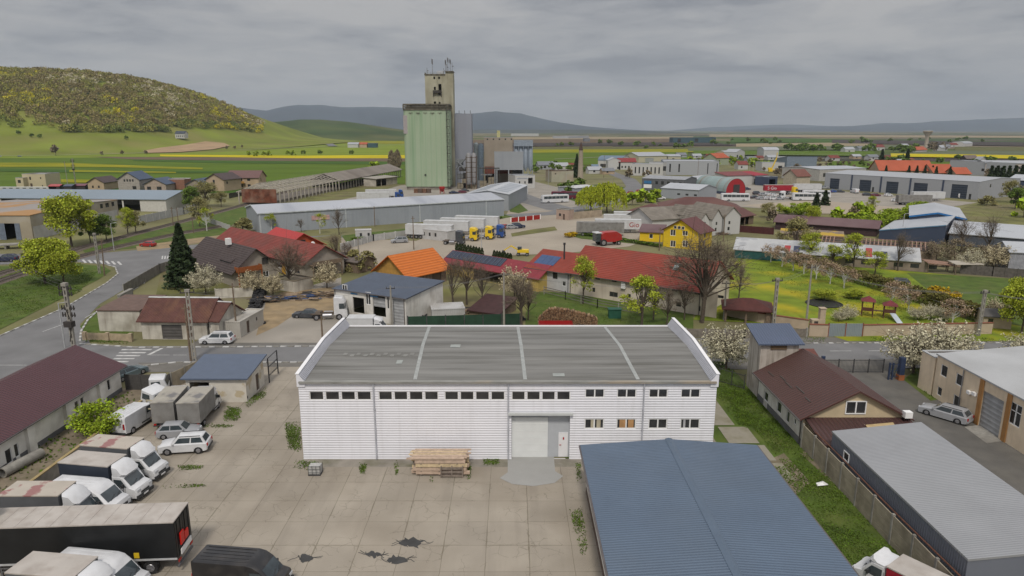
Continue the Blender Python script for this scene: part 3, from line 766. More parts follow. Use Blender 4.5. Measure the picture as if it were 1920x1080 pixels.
def grass_tufts(name, areas, n, seed, h=.22, m=None, label=None, dens=.62, soft=False):
    """areas: list of world polygons (convex-ish quads)"""
    rng = np.random.default_rng(seed); P = []
    w = np.array([abs(sum(a[i][0]*a[(i+1)%len(a)][1]-a[(i+1)%len(a)][0]*a[i][1] for i in range(len(a)))) for a in areas]); w = w/w.sum()
    for a, q in zip(areas, w):
        k = int(n*q)+1; a = [np.array(p[:2]) for p in a]
        if len(a) == 4:
            u, v = (rng.beta(1.9,1.9,(k,1)), rng.beta(1.9,1.9,(k,1))) if soft else (rng.random((k,1)), rng.random((k,1))); P.append((a[0]*(1-u)+a[1]*u)*(1-v)+(a[3]*(1-u)+a[2]*u)*v)
        else:
            u, v = rng.random((k,1)), rng.random((k,1)); fl = (u+v) > 1; u = np.where(fl,1-u,u); v = np.where(fl,1-v,v); P.append(a[0]+(a[1]-a[0])*u+(a[2]-a[0])*v)
    P = np.concatenate(P); k = len(P)
    nz = np.sin(P[:,0]*1.3+seed)*np.cos(P[:,1]*1.7)+np.sin(P[:,0]*.5+P[:,1]*.6)
    keep = (rng.random(k) < dens+.35*nz); P = P[keep]; k = len(P)
    c = np.concatenate([P, .04+h*rng.random((k,1))**2],1)
    Vv, Qv = quads(c, h*.55+.015, rng, flat=.3, long=1.3); Vv[:,2] = np.maximum(Vv[:,2], .036)
    me = fastmesh(name, Vv, Qv, [m or LF['weed']])
    o = bpy.data.objects.new(name, me); C.objects.link(o); return tag(o, label, 'grass', kind='stuff')
# ------------------------------------------------------------------ ground, fields, hills
GRASS = mat('grass', (0.062,0.1,0.012), rough=.95, var=.3, vs=.5, dirt=(0.11,0.12,0.03), damt=.6, ds=.2, bump=.05, bs=5)
GRASSY = mat('dandelion_grass', (0.14,0.19,0.01), rough=.95, var=.25, vs=.3, dirt=(0.42,0.33,0.01), damt=.8, ds=.11, dlo=.48, dhi=.72, bump=.05, bs=5)
ROUGHG = mat('rough_grass', (0.13,0.13,0.04), rough=.95, var=.35, vs=.15, dirt=(0.15,0.115,0.07), damt=.8, ds=.06, bump=.05, bs=3)
DIRT = mat('dirt', (0.2,0.165,0.12), rough=.95, var=.2, vs=.9, dirt=(0.09,0.085,0.035), damt=.7, ds=.35, bump=.03, bs=4)
TAN = mat('sandy_dirt', (0.27,0.2,0.115), rough=.95, var=.2, vs=.5, dirt=(0.17,0.14,0.1), damt=.6, ds=.2, bump=.03)
GRAVEL = mat('gravel_lot', (0.33,0.29,0.235), rough=.95, var=.12, vs=.12, dirt=(0.19,0.16,0.13), damt=.6, ds=.06, bump=.02, bs=6)
LOTC = mat('worn_concrete', (0.29,0.265,0.23), rough=.9, var=.12, vs=.3, dirt=(0.15,0.14,0.12), damt=.5, ds=.15)
ASPH = mat('asphalt', (0.165,0.165,0.168), rough=.9, var=.1, vs=.25, dirt=(0.11,0.11,0.112), damt=.55, ds=.16, bump=.006, bs=30)
ASPHD = mat('old_asphalt', (0.105,0.1,0.092), rough=.92, var=.15, vs=.4, dirt=(0.16,0.15,0.13), damt=.5, ds=.3, bump=.01, bs=20)
PAVE = mat('pavement_asphalt', (0.15,0.142,0.13), rough=.92, var=.14, vs=.5, dirt=(0.09,0.085,0.07), damt=.5, ds=.4)
def ground_mat():
    m = bpy.data.materials.new('plain_fields'); m.use_nodes = True; nt = m.node_tree; n = nt.nodes; l = nt.links; b = n['Principled BSDF']
    b.inputs['Roughness'].default_value = .95; b.inputs['Specular IOR Level'].default_value = .1
    tc = n.new('ShaderNodeTexCoord'); mp = n.new('ShaderNodeMapping'); mp.inputs[3].default_value = (1/520, 1/330, 1); mp.inputs[2].default_value = (0,0,R(7))
    l.new(tc.outputs['Object'], mp.inputs[0])
    vo = n.new('ShaderNodeTexVoronoi'); vo.distance = 'CHEBYCHEV'; vo.inputs['Scale'].default_value = 1; vo.inputs['Randomness'].default_value = .75
    l.new(mp.outputs[0], vo.inputs['Vector'])
    s = n.new('ShaderNodeSeparateXYZ'); l.new(vo.outputs['Color'], s.inputs[0])
    rp = n.new('ShaderNodeValToRGB'); rp.color_ramp.interpolation = 'CONSTANT'
    cols = [(0,(.10,.115,.04)),(.14,(.17,.135,.09)),(.28,(.055,.085,.03)),(.4,(.1,.075,.065)),(.52,(.13,.125,.055)),(.64,(.075,.1,.03)),(.76,(.21,.17,.11)),(.88,(.06,.06,.045))]
    el = rp.color_ramp.elements; el[0].color = (*cols[0][1],1); el[1].position = cols[1][0]; el[1].color = (*cols[1][1],1)
    for p, c in cols[2:]: e = el.new(p); e.color = (*c,1)
    l.new(s.outputs[0], rp.inputs[0])
    no = n.new('ShaderNodeTexNoise'); no.inputs['Scale'].default_value = .012; no.inputs['Detail'].default_value = 8; l.new(tc.outputs['Object'], no.inputs['Vector'])
    mx = n.new('ShaderNodeMixRGB'); mx.blend_type = 'MULTIPLY'; mx.inputs[0].default_value = 1
    r2 = n.new('ShaderNodeMapRange'); 
    for i, q in enumerate((.3,.7,.65,1.3)): r2.inputs[i+1].default_value = q
    l.new(no.outputs[0], r2.inputs[0]); l.new(rp.outputs[0], mx.inputs[1]); l.new(r2.outputs[0], mx.inputs[2]); l.new(mx.outputs[0], b.inputs['Base Color'])
    return m
GM = ground_mat()
mb = MB(); xs = [-30000,-6000,-1500,-400,-100,0,100,400,1500,6000,30000]; ys = [-300,0,60,150,400,1000,3000,8000,17000,32000]
for i in range(len(xs)-1):
    for j in range(len(ys)-1): mb.poly([(xs[i],ys[j],-.35),(xs[i+1],ys[j],-.35),(xs[i+1],ys[j+1],-.35),(xs[i],ys[j+1],-.35)])
struct('ground', mb, GM)
sheet('town_ground', [(-330,10),(330,10),(420,700),(-330,520)], mat('town_ground', (0.15,0.145,0.06), rough=.95, var=.3, vs=.05, dirt=(0.17,0.145,0.1), damt=.7, ds=.03, bump=.03, bs=2), -.02)

def gf(name, c, **k): return mat(name, c, rough=.95, var=k.get('var',.14), vs=k.get('vs',.012), stretch=(1,2.5,1), spec=.1, **({'dirt':k['dirt'],'damt':.7,'ds':.02} if 'dirt' in k else {}))
F_G = gf('field_green', (0.085,0.135,0.015)); F_DG = gf('field_dark_green', (0.05,0.1,0.016)); F_LG = gf('field_light_green', (0.17,0.22,0.025))
F_Y = gf('field_rapeseed', (0.46,0.38,0.01)); F_YG = gf('field_yellow_green', (0.19,0.2,0.012), dirt=(.35,.28,.01)); F_BR = gf('field_ploughed', (0.13,0.095,0.062)); F_DB = gf('field_dark_soil', (0.06,0.05,0.045))
F_T = gf('field_tan', (0.27,0.22,0.14)); F_OL = gf('field_olive', (0.11,0.11,0.045)); F_GY = gf('field_grey_green', (0.11,0.125,0.075))
flds = [ # (pixel polygon, material)
 ([(-60,296),(760,292),(760,345),(-60,350)], F_G), ([(-60,276),(300,270),(760,268),(760,292),(-60,297)], F_LG),
 ([(-60,350),(500,345),(500,362),(-60,362)], F_DG),
 ([(165,294),(760,297),(760,303),(480,302),(250,299)], F_BR), ([(300,290),(560,292),(760,291),(760,297),(560,297),(300,293)], F_Y),
 ([(250,300),(760,304),(760,309),(400,306),(250,302)], F_DG), ([(-60,305),(130,306),(260,311),(380,315),(380,318),(200,314),(-60,313)], F_YG),
 ([(-60,316),(330,321),(480,322),(480,325),(200,325),(-60,321)], F_DG), ([(130,319),(330,323),(330,325),(130,323)], F_YG), ([(60,337),(210,338),(210,344),(60,343)], F_YG),
 ([(480,331),(600,332),(560,342),(480,342)], F_G), ([(600,258),(760,258),(760,266),(600,266)], F_G), ([(620,263),(760,265),(760,270),(620,269)], F_YG),
 ([(990,286),(1290,286),(1290,309),(990,311)], F_G), ([(990,276),(1450,275),(1450,281),(990,281)], F_OL), ([(990,281),(1330,280),(1330,286),(990,287)], F_YG),
 ([(880,263),(1270,260),(1270,267),(880,270)], F_BR), ([(880,269),(1330,267),(1380,273),(880,275)], F_DB), ([(940,258),(1300,256),(1300,260),(940,262)], F_T),
 ([(1290,278),(1500,274),(1700,272),(1700,280),(1290,284)], F_GY), ([(1300,283),(1640,284),(1640,294),(1300,290)], F_G), ([(1380,270),(1560,268),(1640,269),(1640,274),(1380,276)], F_T),
 ([(1370,258),(1500,260),(1620,262),(1620,268),(1370,268)], F_DG), ([(1330,252),(1700,254),(1960,255),(1960,259),(1330,257)], F_T),
 ([(1560,262),(1960,268),(1960,275),(1560,269)], F_DB), ([(1670,289),(1960,293),(1960,300),(1800,297),(1670,295)], F_Y), ([(1760,284),(1960,284),(1960,293),(1670,289)], F_GY),
 ([(1790,276),(1960,277),(1960,284),(1790,284)], F_OL), ([(1640,297),(1960,301),(1960,308),(1640,306)], F_DB), ([(1560,304),(1960,306),(1960,316),(1560,318)], F_G),
 ([(1060,247),(1330,246),(1330,250),(1060,251)], F_GY), ([(1340,250),(1960,252),(1960,254),(1340,252)], F_GY)]
for i, (px, m) in enumerate(flds): psheet('field', px, m, .05+.035*i)

# wooded hill on the left and the bare green one beyond
def interp(tab, x):
    xs_, ys_ = zip(*tab); return float(np.interp(x, xs_, ys_))
HC = [(-700,150),(-300,133),(0,127),(100,128),(160,131),(240,140),(300,157),(350,176),(400,201),(430,218),(460,238),(480,248),(520,256),(600,262)]
YF, YC = 800.0, 1450.0
def crest(X):
    px = 960 + X/ (YC*math.cos(PITCH)-0) * FPX * 1.0
    return max(PY(px, interp(HC, px), YC).z - 8, 0)
def hill_z(X, Y):
    zc = crest(X*YC/Y if Y > 1 else X) if False else crest(X)
    s = (Y-YF)/(YC-YF)
    if s <= 0: return -.5
    e = 0
    if s <= 1: f = .45*s+.55*s*s*(3-2*s)
    else: f = max(0.0, 1-((s-1)/1.1)**2)
    side = 1.0
    return -.5 + (zc+.5)*f + (math.sin(X*.013+Y*.006)*6+math.sin(X*.031-Y*.017)*2.5)*min(s,1)*(1-min(s,1))*2*min(1, zc/30)
def grid(fn, x0, x1, nx, y0, y1, ny, name, m, smooth=True):
    X = np.linspace(x0, x1, nx); Y = np.linspace(y0, y1, ny); V_ = [(x, y, fn(x, y)) for y in Y for x in X]
    Q_ = [(j*nx+i, j*nx+i+1, (j+1)*nx+i+1, (j+1)*nx+i) for j in range(ny-1) for i in range(nx-1)]
    me = fastmesh(name, V_, Q_, [m])
    if smooth: me.shade_smooth()
    o = bpy.data.objects.new(name, me); C.objects.link(o); o['kind'] = 'structure'; return o
HILLG = mat('hill_meadow', (0.16,0.19,0.03), rough=.95, var=.25, vs=.01, dirt=(0.22,0.19,0.07), damt=.6, ds=.012, spec=.1)
grid(hill_z, -2300, -380, 120, 790, 2150, 90, 'hill', HILLG)
sheet2 = MB()
for px in ([(268,284),(300,278),(350,272),(385,266),(420,269),(432,274),(400,281),(340,286),(275,288)],):
    def onhill(x, y):
        d = ray(x, y); 
        for t in np.linspace(700, 1700, 1200):
            p = Vector((d.x*t, d.y*t, CH+d.z*t))
            if p.z <= max(hill_z(p.x, p.y), -.35): return p
        return p
    pts = [onhill(*p) for p in px]; sheet2.poly([(p.x,p.y,p.z+.9) for p in pts])
struct('bare_soil_patch', sheet2, mat('orange_soil', (0.33,0.22,0.12), var=.2, vs=.05))
# the wood that covers the upper hill: one far mass of crowns
def hill_wood():
    rng = np.random.default_rng(5); Vs, Qs, Ms = [], [], []; off = 0
    bottom = [(-700,262),(-100,240),(0,238),(60,246),(110,250),(180,252),(315,250),(325,243),(430,246),(478,252),(490,253)]
    cnt = 0
    for i in range(15000):
        X = rng.uniform(-2250,-430); Y = rng.uniform(880,1640); z = hill_z(X, Y)
        if z < 2: continue
        p = Vector((X, Y, z-CH)); c, s = math.cos(PITCH), math.sin(PITCH)
        dep = Y*c - p.z*s; px = 960+X/dep*FPX; py = 540-(Y*s+p.z*c)/dep*FPX
        if px < -80 or px > 492: continue
        if py > interp(bottom, px)-2: continue
        if px < 110 and py > 205 + rng.random()*45: continue
        q = math.sin(X*.012+1)*math.cos(Y*.016)+.6*math.sin(X*.03+Y*.02)+rng.normal()*.38
        kind = 0
        if q > .75: kind = 1 if rng.random() < .55 else 3
        elif q < -1.05: kind = 2 if rng.random() < .3 else 3
        elif rng.random() < .35: kind = 3
        if py > interp(bottom, px)-12: kind = 4 if rng.random() < .6 else 3
        if px > 400 and rng.random() < .2: kind = 2
        if kind == 1 and rng.random() < .2: kind = 0
        R_ = rng.uniform(5, 10); n = 110
        d = rng.normal(size=(n,3)); d /= np.linalg.norm(d,axis=1,keepdims=True); d[:,2] = np.abs(d[:,2])*1.1
        cen = np.array([X,Y,z+1.5])+d*R_*(.55+.45*rng.random((n,1)))
        V_, Q_ = quads(cen, R_*.115, rng); Vs.append(V_); Qs.append(Q_+off); off += len(V_); Ms.append(np.full(n, kind)); cnt += 1
    ms = [leafm('hill_brown_crowns', (0.25,0.205,0.08), var=.2, isl=.14), leafm('hill_grey_blossom', (0.5,0.45,0.3), var=.2, isl=.14), leafm('hill_yellow_crowns', (0.5,0.44,0.02), var=.2, isl=.14),
          leafm('hill_olive_crowns', (0.26,0.25,0.055), var=.2, isl=.14), leafm('hill_green_crowns', (0.15,0.18,0.035), var=.2, isl=.14)]
    me = fastmesh('woodland', np.concatenate(Vs), np.concatenate(Qs), ms, np.concatenate(Ms))
    o = bpy.data.objects.new('woodland', me); C.objects.link(o)
    tag(o, 'far wood of brown, yellow and white blossoming crowns over the hill', 'woodland', kind='stuff'); print('hill crowns', cnt)
hill_wood()
def far_range(name, tab, Y, depth, m, seed, base=-5, rough=14, nx=260, x0=None, x1=None):
    x0 = tab[0][0] if x0 is None else x0; x1 = tab[-1][0] if x1 is None else x1
    rows = 14; V_ = []
    rng = np.random.default_rng(seed); ph = rng.random(12)*6
    for j in range(rows):
        t = j/(rows-1); 
        for i in range(nx):
            px = x0+(x1-x0)*i/(nx-1); p = PY(px, interp(tab, px), Y)
            yy = Y-depth+depth*1.5*t; f = min(1, t*1.5); f = f*f*(3-2*f)
            if t > .667: f = 1-(t-.667)/.333*.9
            gul = sum(math.sin(px*.02*(k+1)*1.7+ph[k]+t*2.5*k)/(k+1) for k in range(9))*rough*math.sin(min(1,t*1.5)*math.pi)*min(1,max(p.z,0)/150)
            V_.append((p.x*yy/Y, yy, base+max(p.z-base,1)*f+gul))
    Q_ = [(j*nx+i, j*nx+i+1, (j+1)*nx+i+1, (j+1)*nx+i) for j in range(rows-1) for i in range(nx-1)]
    me = fastmesh(name, V_, Q_, [m]); me.shade_smooth(); o = bpy.data.objects.new(name, me); C.objects.link(o); o['kind'] = 'structure'
MTN = mat('haze_blue_forest', (0.02,0.033,0.045), var=.35, vs=.0012, spec=.05, dirt=(.06,.075,.07), damt=.5, ds=.0008)  # green forest, with the blue of distant haze put into its base colour
GHILL = mat('green_hill', (0.05,0.08,0.025), var=.3, vs=.006, spec=.05, dirt=(.12,.12,.045), damt=.8, ds=.004)
far_range('mountain', [(330,215),(380,200),(410,195),(440,201),(500,207),(530,200),(560,197),(600,197),(640,201),(700,200),(760,203),(800,208),(850,211),(880,213),(930,209),(975,213),(1010,221),(1050,229),(1100,237),(1160,242),(1260,247)], 13000, 3500, MTN, 3)
far_range('mountain', [(1330,246),(1380,243),(1450,239),(1500,240),(1540,237),(1600,236),(1660,231),(1700,231),(1760,227),(1840,224),(1920,220),(2000,214)], 15000, 3500, MTN, 8)
far_range('mountain', [(1240,246),(1340,238),(1400,236),(1480,233),(1560,236),(1640,240),(1760,243)], 18500, 1500, MTN, 18)
far_range('hill', [(430,240),(470,226),(510,229),(560,224),(600,224),(650,228),(700,235),(740,241),(790,248),(860,250)], 2600, 900, GHILL, 5, rough=3)
far_range('forest_ridge', [(840,246),(900,243),(1000,243),(1100,243),(1200,245),(1290,248)], 6500, 700, mat('far_forest', (0.035,0.045,0.035), var=.3, vs=.01), 6, rough=3)
# haze
hb = MB(); hb.box(-24000,-60,-3,24000,20500,900)
hz = hb.build('haze', bpy.data.materials.new('haze')); hz['kind'] = 'stuff'
hm = hz.data.materials[0]; hm.use_nodes = True; nn = hm.node_tree.nodes; nn.clear()
ho = nn.new('ShaderNodeOutputMaterial'); hv = nn.new('ShaderNodeVolumePrincipled'); hm.node_tree.links.new(hv.outputs[0], ho.inputs['Volume'])
hv.inputs['Color'].default_value = (0.76,0.87,1.0,1); hv.inputs['Density'].default_value = 6.2e-5
hv.inputs['Anisotropy'].default_value = 0.2
# ------------------------------------------------------------------ paved surfaces
def world_rect(x0, y0, x1, y1): return [(x0,y0),(x1,y0),(x1,y1),(x0,y1)]
def yard_mat():
    m = mat('yard_concrete', (0.31,0.277,0.23), rough=.93, var=.1, vs=.25, dirt=(0.2,0.17,0.13), damt=.6, ds=.12, bump=.01, bs=14, streak=((.8,.06,1),(.2,.175,.145),.45))
    nt = m.node_tree; n = nt.nodes; l = nt.links; b = n['Principled BSDF']; cur = b.inputs['Base Color'].links[0].from_socket
    tc = n.new('ShaderNodeTexCoord')
    def math_(op, a, c=None):
        x = n.new('ShaderNodeMath'); x.operation = op
        for i, q in enumerate((a, c)):
            if q is None: continue
            if isinstance(q, (int,float)): x.inputs[i].default_value = q
            else: l.new(q, x.inputs[i])
        return x.outputs[0]
    wn = n.new('ShaderNodeTexNoise'); wn.inputs['Scale'].default_value = .9; wn.inputs['Detail'].default_value = 3; l.new(tc.outputs['Object'], wn.inputs['Vector'])
    w2 = n.new('ShaderNodeTexNoise'); w2.inputs['Scale'].default_value = .35; w2.inputs['Detail'].default_value = 6; l.new(tc.outputs['Object'], w2.inputs['Vector'])
    s = n.new('ShaderNodeSeparateXYZ'); l.new(tc.outputs['Object'], s.inputs[0])
    wob = math_('MULTIPLY', math_('SUBTRACT', wn.outputs[0], .5), .1)
    def joint(sock, pitch, off):
        f = math_('FRACT', math_('DIVIDE', math_('ADD', math_('ADD', sock, wob), off), pitch))
        d = math_('MULTIPLY', math_('ABSOLUTE', math_('SUBTRACT', f, .5)), pitch)     # distance from the joint
        wd = math_('MULTIPLY', math_('SUBTRACT', w2.outputs[0], .36), .2)
        return math_('LESS_THAN', d, math_('MAXIMUM', wd, .022))
    # every slab its own tone
    sn = n.new('ShaderNodeVectorMath'); sn.operation = 'SNAP'; sn.inputs[1].default_value = (3.15,3.1,100); 
    ad = n.new('ShaderNodeVectorMath'); ad.inputs[1].default_value = (1.9,1.55,0); l.new(tc.outputs['Object'], ad.inputs[0]); l.new(ad.outputs[0], sn.inputs[0])
    wh = n.new('ShaderNodeTexWhiteNoise'); l.new(sn.outputs[0], wh.inputs['Vector'])
    hs = n.new('ShaderNodeHueSaturation'); l.new(cur, hs.inputs['Color'])
    mr = n.new('ShaderNodeMapRange'); mr.inputs[3].default_value = .96; mr.inputs[4].default_value = 1.04; l.new(wh.outputs['Value'], mr.inputs[0]); l.new(mr.outputs[0], hs.inputs['Value'])
    jx = joint(s.outputs[0], 3.15, .325); jy = joint(s.outputs[1], 3.1, 0.0)
    vo = n.new('ShaderNodeTexVoronoi'); vo.feature = 'DISTANCE_TO_EDGE'; vo.inputs['Scale'].default_value = .75
    wv = n.new('ShaderNodeVectorMath'); wv.operation = 'SCALE'; wv.inputs['Scale'].default_value = .9
    l.new(wn.outputs['Color'], wv.inputs[0]); av = n.new('ShaderNodeVectorMath'); l.new(tc.outputs['Object'], av.inputs[0]); l.new(wv.outputs[0], av.inputs[1]); l.new(av.outputs[0], vo.inputs['Vector'])
    cr = math_('MULTIPLY', math_('LESS_THAN', vo.outputs['Distance'], .016), math_('GREATER_THAN', w2.outputs[0], .5))
    def mixc(f, c1, c2):
        q = n.new('ShaderNodeMixRGB'); l.new(f, q.inputs[0]) if not isinstance(f,(int,float)) else None
        l.new(c1, q.inputs[1]) if not isinstance(c1, tuple) else None; q.inputs[2].default_value = (*c2,1); return q.outputs[0]
    c = mixc(math_('MULTIPLY', cr, .32), hs.outputs[0], (.1,.085,.06)); c = mixc(math_('MULTIPLY', math_('MAXIMUM', jx, math_('MULTIPLY', jy, .8)), .55), c, (.1,.085,.05))
    l.new(c, b.inputs['Base Color']); return m
YARD = yard_mat()
sheet('grass_ground', world_rect(5,20,28.4,86), GRASS, 0.0)
sheet('yard_paving', world_rect(-40.2,18,8.4,58.6), YARD, .012)
sheet('yard_paving', world_rect(-40.2,58.6,-16.6,84.0), YARD, .013)
sheet('dirt_strip', world_rect(-46.5,30,-40.4,76.5), DIRT, .01)
sheet('driveway', world_rect(36.6,18,48.5,84.5), ASPHD, .016)
sheet('driveway', [(48.5,18),(80,18),(80,40),(48.5,40)], ASPHD, .017)
psheet('grass_verge', [(1694,712),(1722,690),(1990,690),(1990,750),(1757,750),(1745,752)], GRASS, .03)
psheet('new_concrete_ramp', [(952,852),(1038,851),(1041,884),(1056,893),(1040,906),(1000,912),(960,908),(937,897),(952,886)], mat('new_concrete', (0.3,0.3,0.29), rough=.85, var=.05, vs=.4), .03)
sheet('concrete_apron', world_rect(-19.6,57.0,18.7,58.5), mat('apron_concrete', (0.24,0.22,0.19), rough=.95, var=.2, vs=.8, dirt=(.1,.1,.05), damt=.7, ds=.5), .02)
for k, (x0,y0,x1,y1) in enumerate([(20.5,66,23.2,76),(21.3,61.8,24.3,65.6),(21.0,58.2,24.6,61.4),(20.2,54.5,24.9,57.7)]):
    sheet('concrete_slab', world_rect(x0,y0,x1,y1), mat('slab_concrete', (0.27,0.25,0.2), rough=.95, var=.15, vs=.6, dirt=(.12,.11,.06), damt=.7, ds=.6), .035)
psheet('bare_earth', [(1424,870),(1470,850),(1520,905),(1490,930),(1450,905)], DIRT, .02)
sheet('concrete_path', world_rect(18.7,57,20.1,78), mat('slab_concrete', (0.27,0.25,0.2)), .03)
psheet('bare_earth', [(1500,800),(1512,845),(1500,850),(1560,905),(1548,862),(1522,838)], DIRT, .025)
sheet('concrete_edge', world_rect(21.1,24,21.9,54), CONC, .05)
BLOTCH = mat('dark_patch', (0.05,0.05,0.05), rough=.9, var=.2)
rr = random.Random(4)
for cx, cy, rx, ry in ((773,1018,26,13),(741,1050,24,12),(700,1040,14,8),(572,1047,17,10)):
    mb = MB()
    for q in range(1):
        n = 17; pts = [G(cx+rx*math.cos(2*math.pi*i/n)*(.45+.65*rr.random()), cy+ry*math.sin(2*math.pi*i/n)*(.4+.7*rr.random())) for i in range(n)]
        mb.poly([(p.x,p.y,.024) for p in pts])
    for q in range(7):       # cracks running out of the hole
        a = rr.random()*6.28; p = G(cx+rx*.7*math.cos(a), cy+ry*.7*math.sin(a)); 
        for st in range(3):
            e = Vector((p.x+math.cos(a+rr.uniform(-.8,.8))*.3, p.y+math.sin(a+rr.uniform(-.8,.8))*.3, 0)); d = Vector((e.y-p.y, p.x-e.x, 0)).normalized()*.03
            mb.poly([(p.x-d.x,p.y-d.y,.023),(p.x+d.x,p.y+d.y,.023),(e.x+d.x,e.y+d.y,.023),(e.x-d.x,e.y-d.y,.023)]); p = e
    struct('yard_hole', mb, BLOTCH)
# main road
yc = lambda x: 89.85+.014*x
def band(x0, x1, a, b): return [(x0,yc(x0)+a),(x1,yc(x1)+a),(x1,yc(x1)+b),(x0,yc(x0)+b)]
sheet('pavement', band(-75,140,-7.2,-3.5), PAVE, .012); sheet('pavement', band(-46,140,3.5,6.4), PAVE, .011)
sheet('road', band(-62,260,-3.55,3.55), ASPH, .02)
psheet('road', [(-120,735),(-60,655),(0,628),(120,577),(200,530),(222,513),(217,500),(200,496),(140,491),(0,496),(-80,500),(-80,478),(0,476),(160,477),(325,463),(480,446),(640,441),(700,440),(700,452),(640,452),(480,457),(345,478),(300,510),(233,543),(187,570),(150,608),(170,646),(260,653),(260,697),(0,712)], ASPH, .016)
psheet('pavement', [(-120,735),(-60,655),(0,628),(-30,632),(-170,700)], PAVE, .03)
psheet('grass_verge', [(-60,520),(0,499),(140,494),(196,500),(208,508),(185,524),(100,568),(0,618),(-120,668)], GRASS, .035)
psheet('grass_verge', [(155,470),(330,415),(480,376),(498,386),(430,425),(420,445),(330,458),(160,474)], GRASS, .02)
psheet('dirt_verge', [(255,462),(325,452),(420,440),(420,447),(325,464),(258,471)], TAN, .03)
psheet('grass_verge', [(150,612),(186,574),(250,600),(250,640),(170,641)], GRASS, .02)
def kerb_line(px, n_per=1.0, w=.28, h=.12):
    root = thing('kerb', '', 'kerb'); mb = MB(); pts = [G(*p) for p in px]; k = 0
    for a, b in zip(pts, pts[1:]):
        L = (b-a).length; m = max(1, round(L/n_per))
        for i in range(m):
            p = a.lerp(b, i/m+.004); q = a.lerp(b, (i+1)/m-.004)
            mb.bar((p.x,p.y,h/2), (q.x,q.y,h/2), w, h, k % 2); k += 1
    o = mb.build('kerb', [WHITEP, CONC]); bpy.data.objects.remove(root); o['kind'] = 'structure'; return o
kerb_line([(-80,662),(0,630),(120,578),(200,531),(221,514),(216,501),(200,497)], 1.1)
kerb_line([(150,645),(260,652),(430,651),(700,649)], 1.0); kerb_line([(150,698),(330,680),(600,680)], 1.0)
kerb_line([(1180,645),(1920,643)], 1.1); kerb_line([(1690,690),(1920,688)], 1.1)
kerb_line([(150,640),(152,622),(165,600),(190,578)], 1.0)
mk = MB()
def dash(pts, w, z=.032):
    p = [G(*q) for q in pts]
    for a, b in zip(p, p[1:]):
        d = Vector((b.y-a.y, a.x-b.x, 0)).normalized()*w/2
        mk.poly([(a.x-d.x,a.y-d.y,z),(b.x-d.x,b.y-d.y,z),(b.x+d.x,b.y+d.y,z),(a.x+d.x,a.y+d.y,z)])
for i in range(60):
    x = -26+i*5.4
    if x > 200: break
    mk.poly([(a, b, .032) for a, b in [(x,yc(x)-.07),(x+3,yc(x+3)-.07),(x+3,yc(x+3)+.07),(x,yc(x)+.07)]])
dash([(260,538),(200,574),(160,596)], .15); dash([(270,532),(275,524),(277,516)], .12); dash([(128,605),(80,622)], .15)
for k in range(5): dash([(208+5*(4-k)-(0),656+k*5.6),(284-12*k*.9,656+k*5.6)], .5)
dash([(278,666),(304,653)], .45); dash([(278,666),(318,666)], .12); dash([(325,666),(350,666)], .12); dash([(0,685),(50,685)], .12)
for k in range(7): dash([(155+11*k,487+.6*k),(161+11*k,493+.6*k)], .5)
for k in range(5): dash([(305+5*k,480),(304+5*k,486)], .3)
struct('road_markings', mk, WHITEP)
# railway
def track(px, z=0.1):
    pts = [G(*p) for p in px]; mb = MB(); 
    for a, b in zip(pts, pts[1:]):
        d = (b-a).normalized(); n = Vector((-d.y,d.x,0)); L = (b-a).length
        mb.add([tuple(a+n*2+Vector((0,0,.02))),tuple(b+n*2+Vector((0,0,.02))),tuple(b-n*2+Vector((0,0,.02))),tuple(a-n*2+Vector((0,0,.02))),
                tuple(a+n*1.3+Vector((0,0,.2))),tuple(b+n*1.3+Vector((0,0,.2))),tuple(b-n*1.3+Vector((0,0,.2))),tuple(a-n*1.3+Vector((0,0,.2)))],
               [(4,5,6,7),(0,1,5,4),(2,3,7,6)], 0)
        for s in (-.75,.75): mb.bar(a+n*s+Vector((0,0,.36)), b+n*s+Vector((0,0,.36)), .09, .14, 1)
        for i in range(int(L/.7)):
            c = a+d*(i*.7+.3); mb.bar(c-n*1.25+Vector((0,0,.24)), c+n*1.25+Vector((0,0,.24)), .26, .12, 2)
    struct('railway_track', mb, [mat('ballast',(0.12,0.095,0.078),rough=.95,var=.35,vs=3), mat('rail_steel',(0.16,0.11,0.09),rough=.6), mat('sleeper',(0.11,0.1,0.088),rough=.9)])
track([(-60,535),(0,514),(60,497),(150,466),(333,418),(420,395),(490,375),(560,352)])
track([(-60,549),(0,528),(50,512),(110,492),(215,465),(328,440),(420,424)])

# ------------------------------------------------------------------ the white hall in the middle
HW = mat('white_siding', (0.71,0.715,0.765), rough=.5, metal=0.0, var=.03, vs=.5, spec=.4, streak=((2.5,1,.12),(.5,.5,.52),.25))
FELT = mat('roofing_felt', (0.185,0.184,0.176), rough=.95, var=.25, vs=.5, stretch=(.12,1.6,1), dirt=(.08,.078,.068), damt=.7, ds=.7, bump=.02, bs=6, streak=((.06,3.2,1),(.26,.26,.25),.45))
hx0, hx1, hy, hd, hh = -19.45, 18.65, 58.5, 17.6, 7.75
strips = [(578,697),(708,823),(832,948),(958,1071)]
po = []
for a, b in strips:
    for k in range(4): po.append(('F', a+(b-a)*k/4+1, 733.5, a+(b-a)*(k+1)/4-1, 751, 'w1'))
for a, b in ((1097,1134),(1157,1194),(1217,1253),(1277,1314)):
    po.append(('F', a, 729, b, 746.5, 'w2')); po.append(('F', a-1, 785, b-1, 804.5, 'w2'))
po.append(('F', 959, 777, 1069, 866, 'o'))
hall = bld('warehouse', 'white ribbed metal warehouse with grey felt roof in the middle of the yard', 'warehouse', Vector((hx0,hy,0)), Vector((hx1,hy,0)), hd, hh,
    roof=('gable','x',.55,.02), rm=FELT, wm=HW, pxops=po, prof=.24)
W_ = hx1-hx0
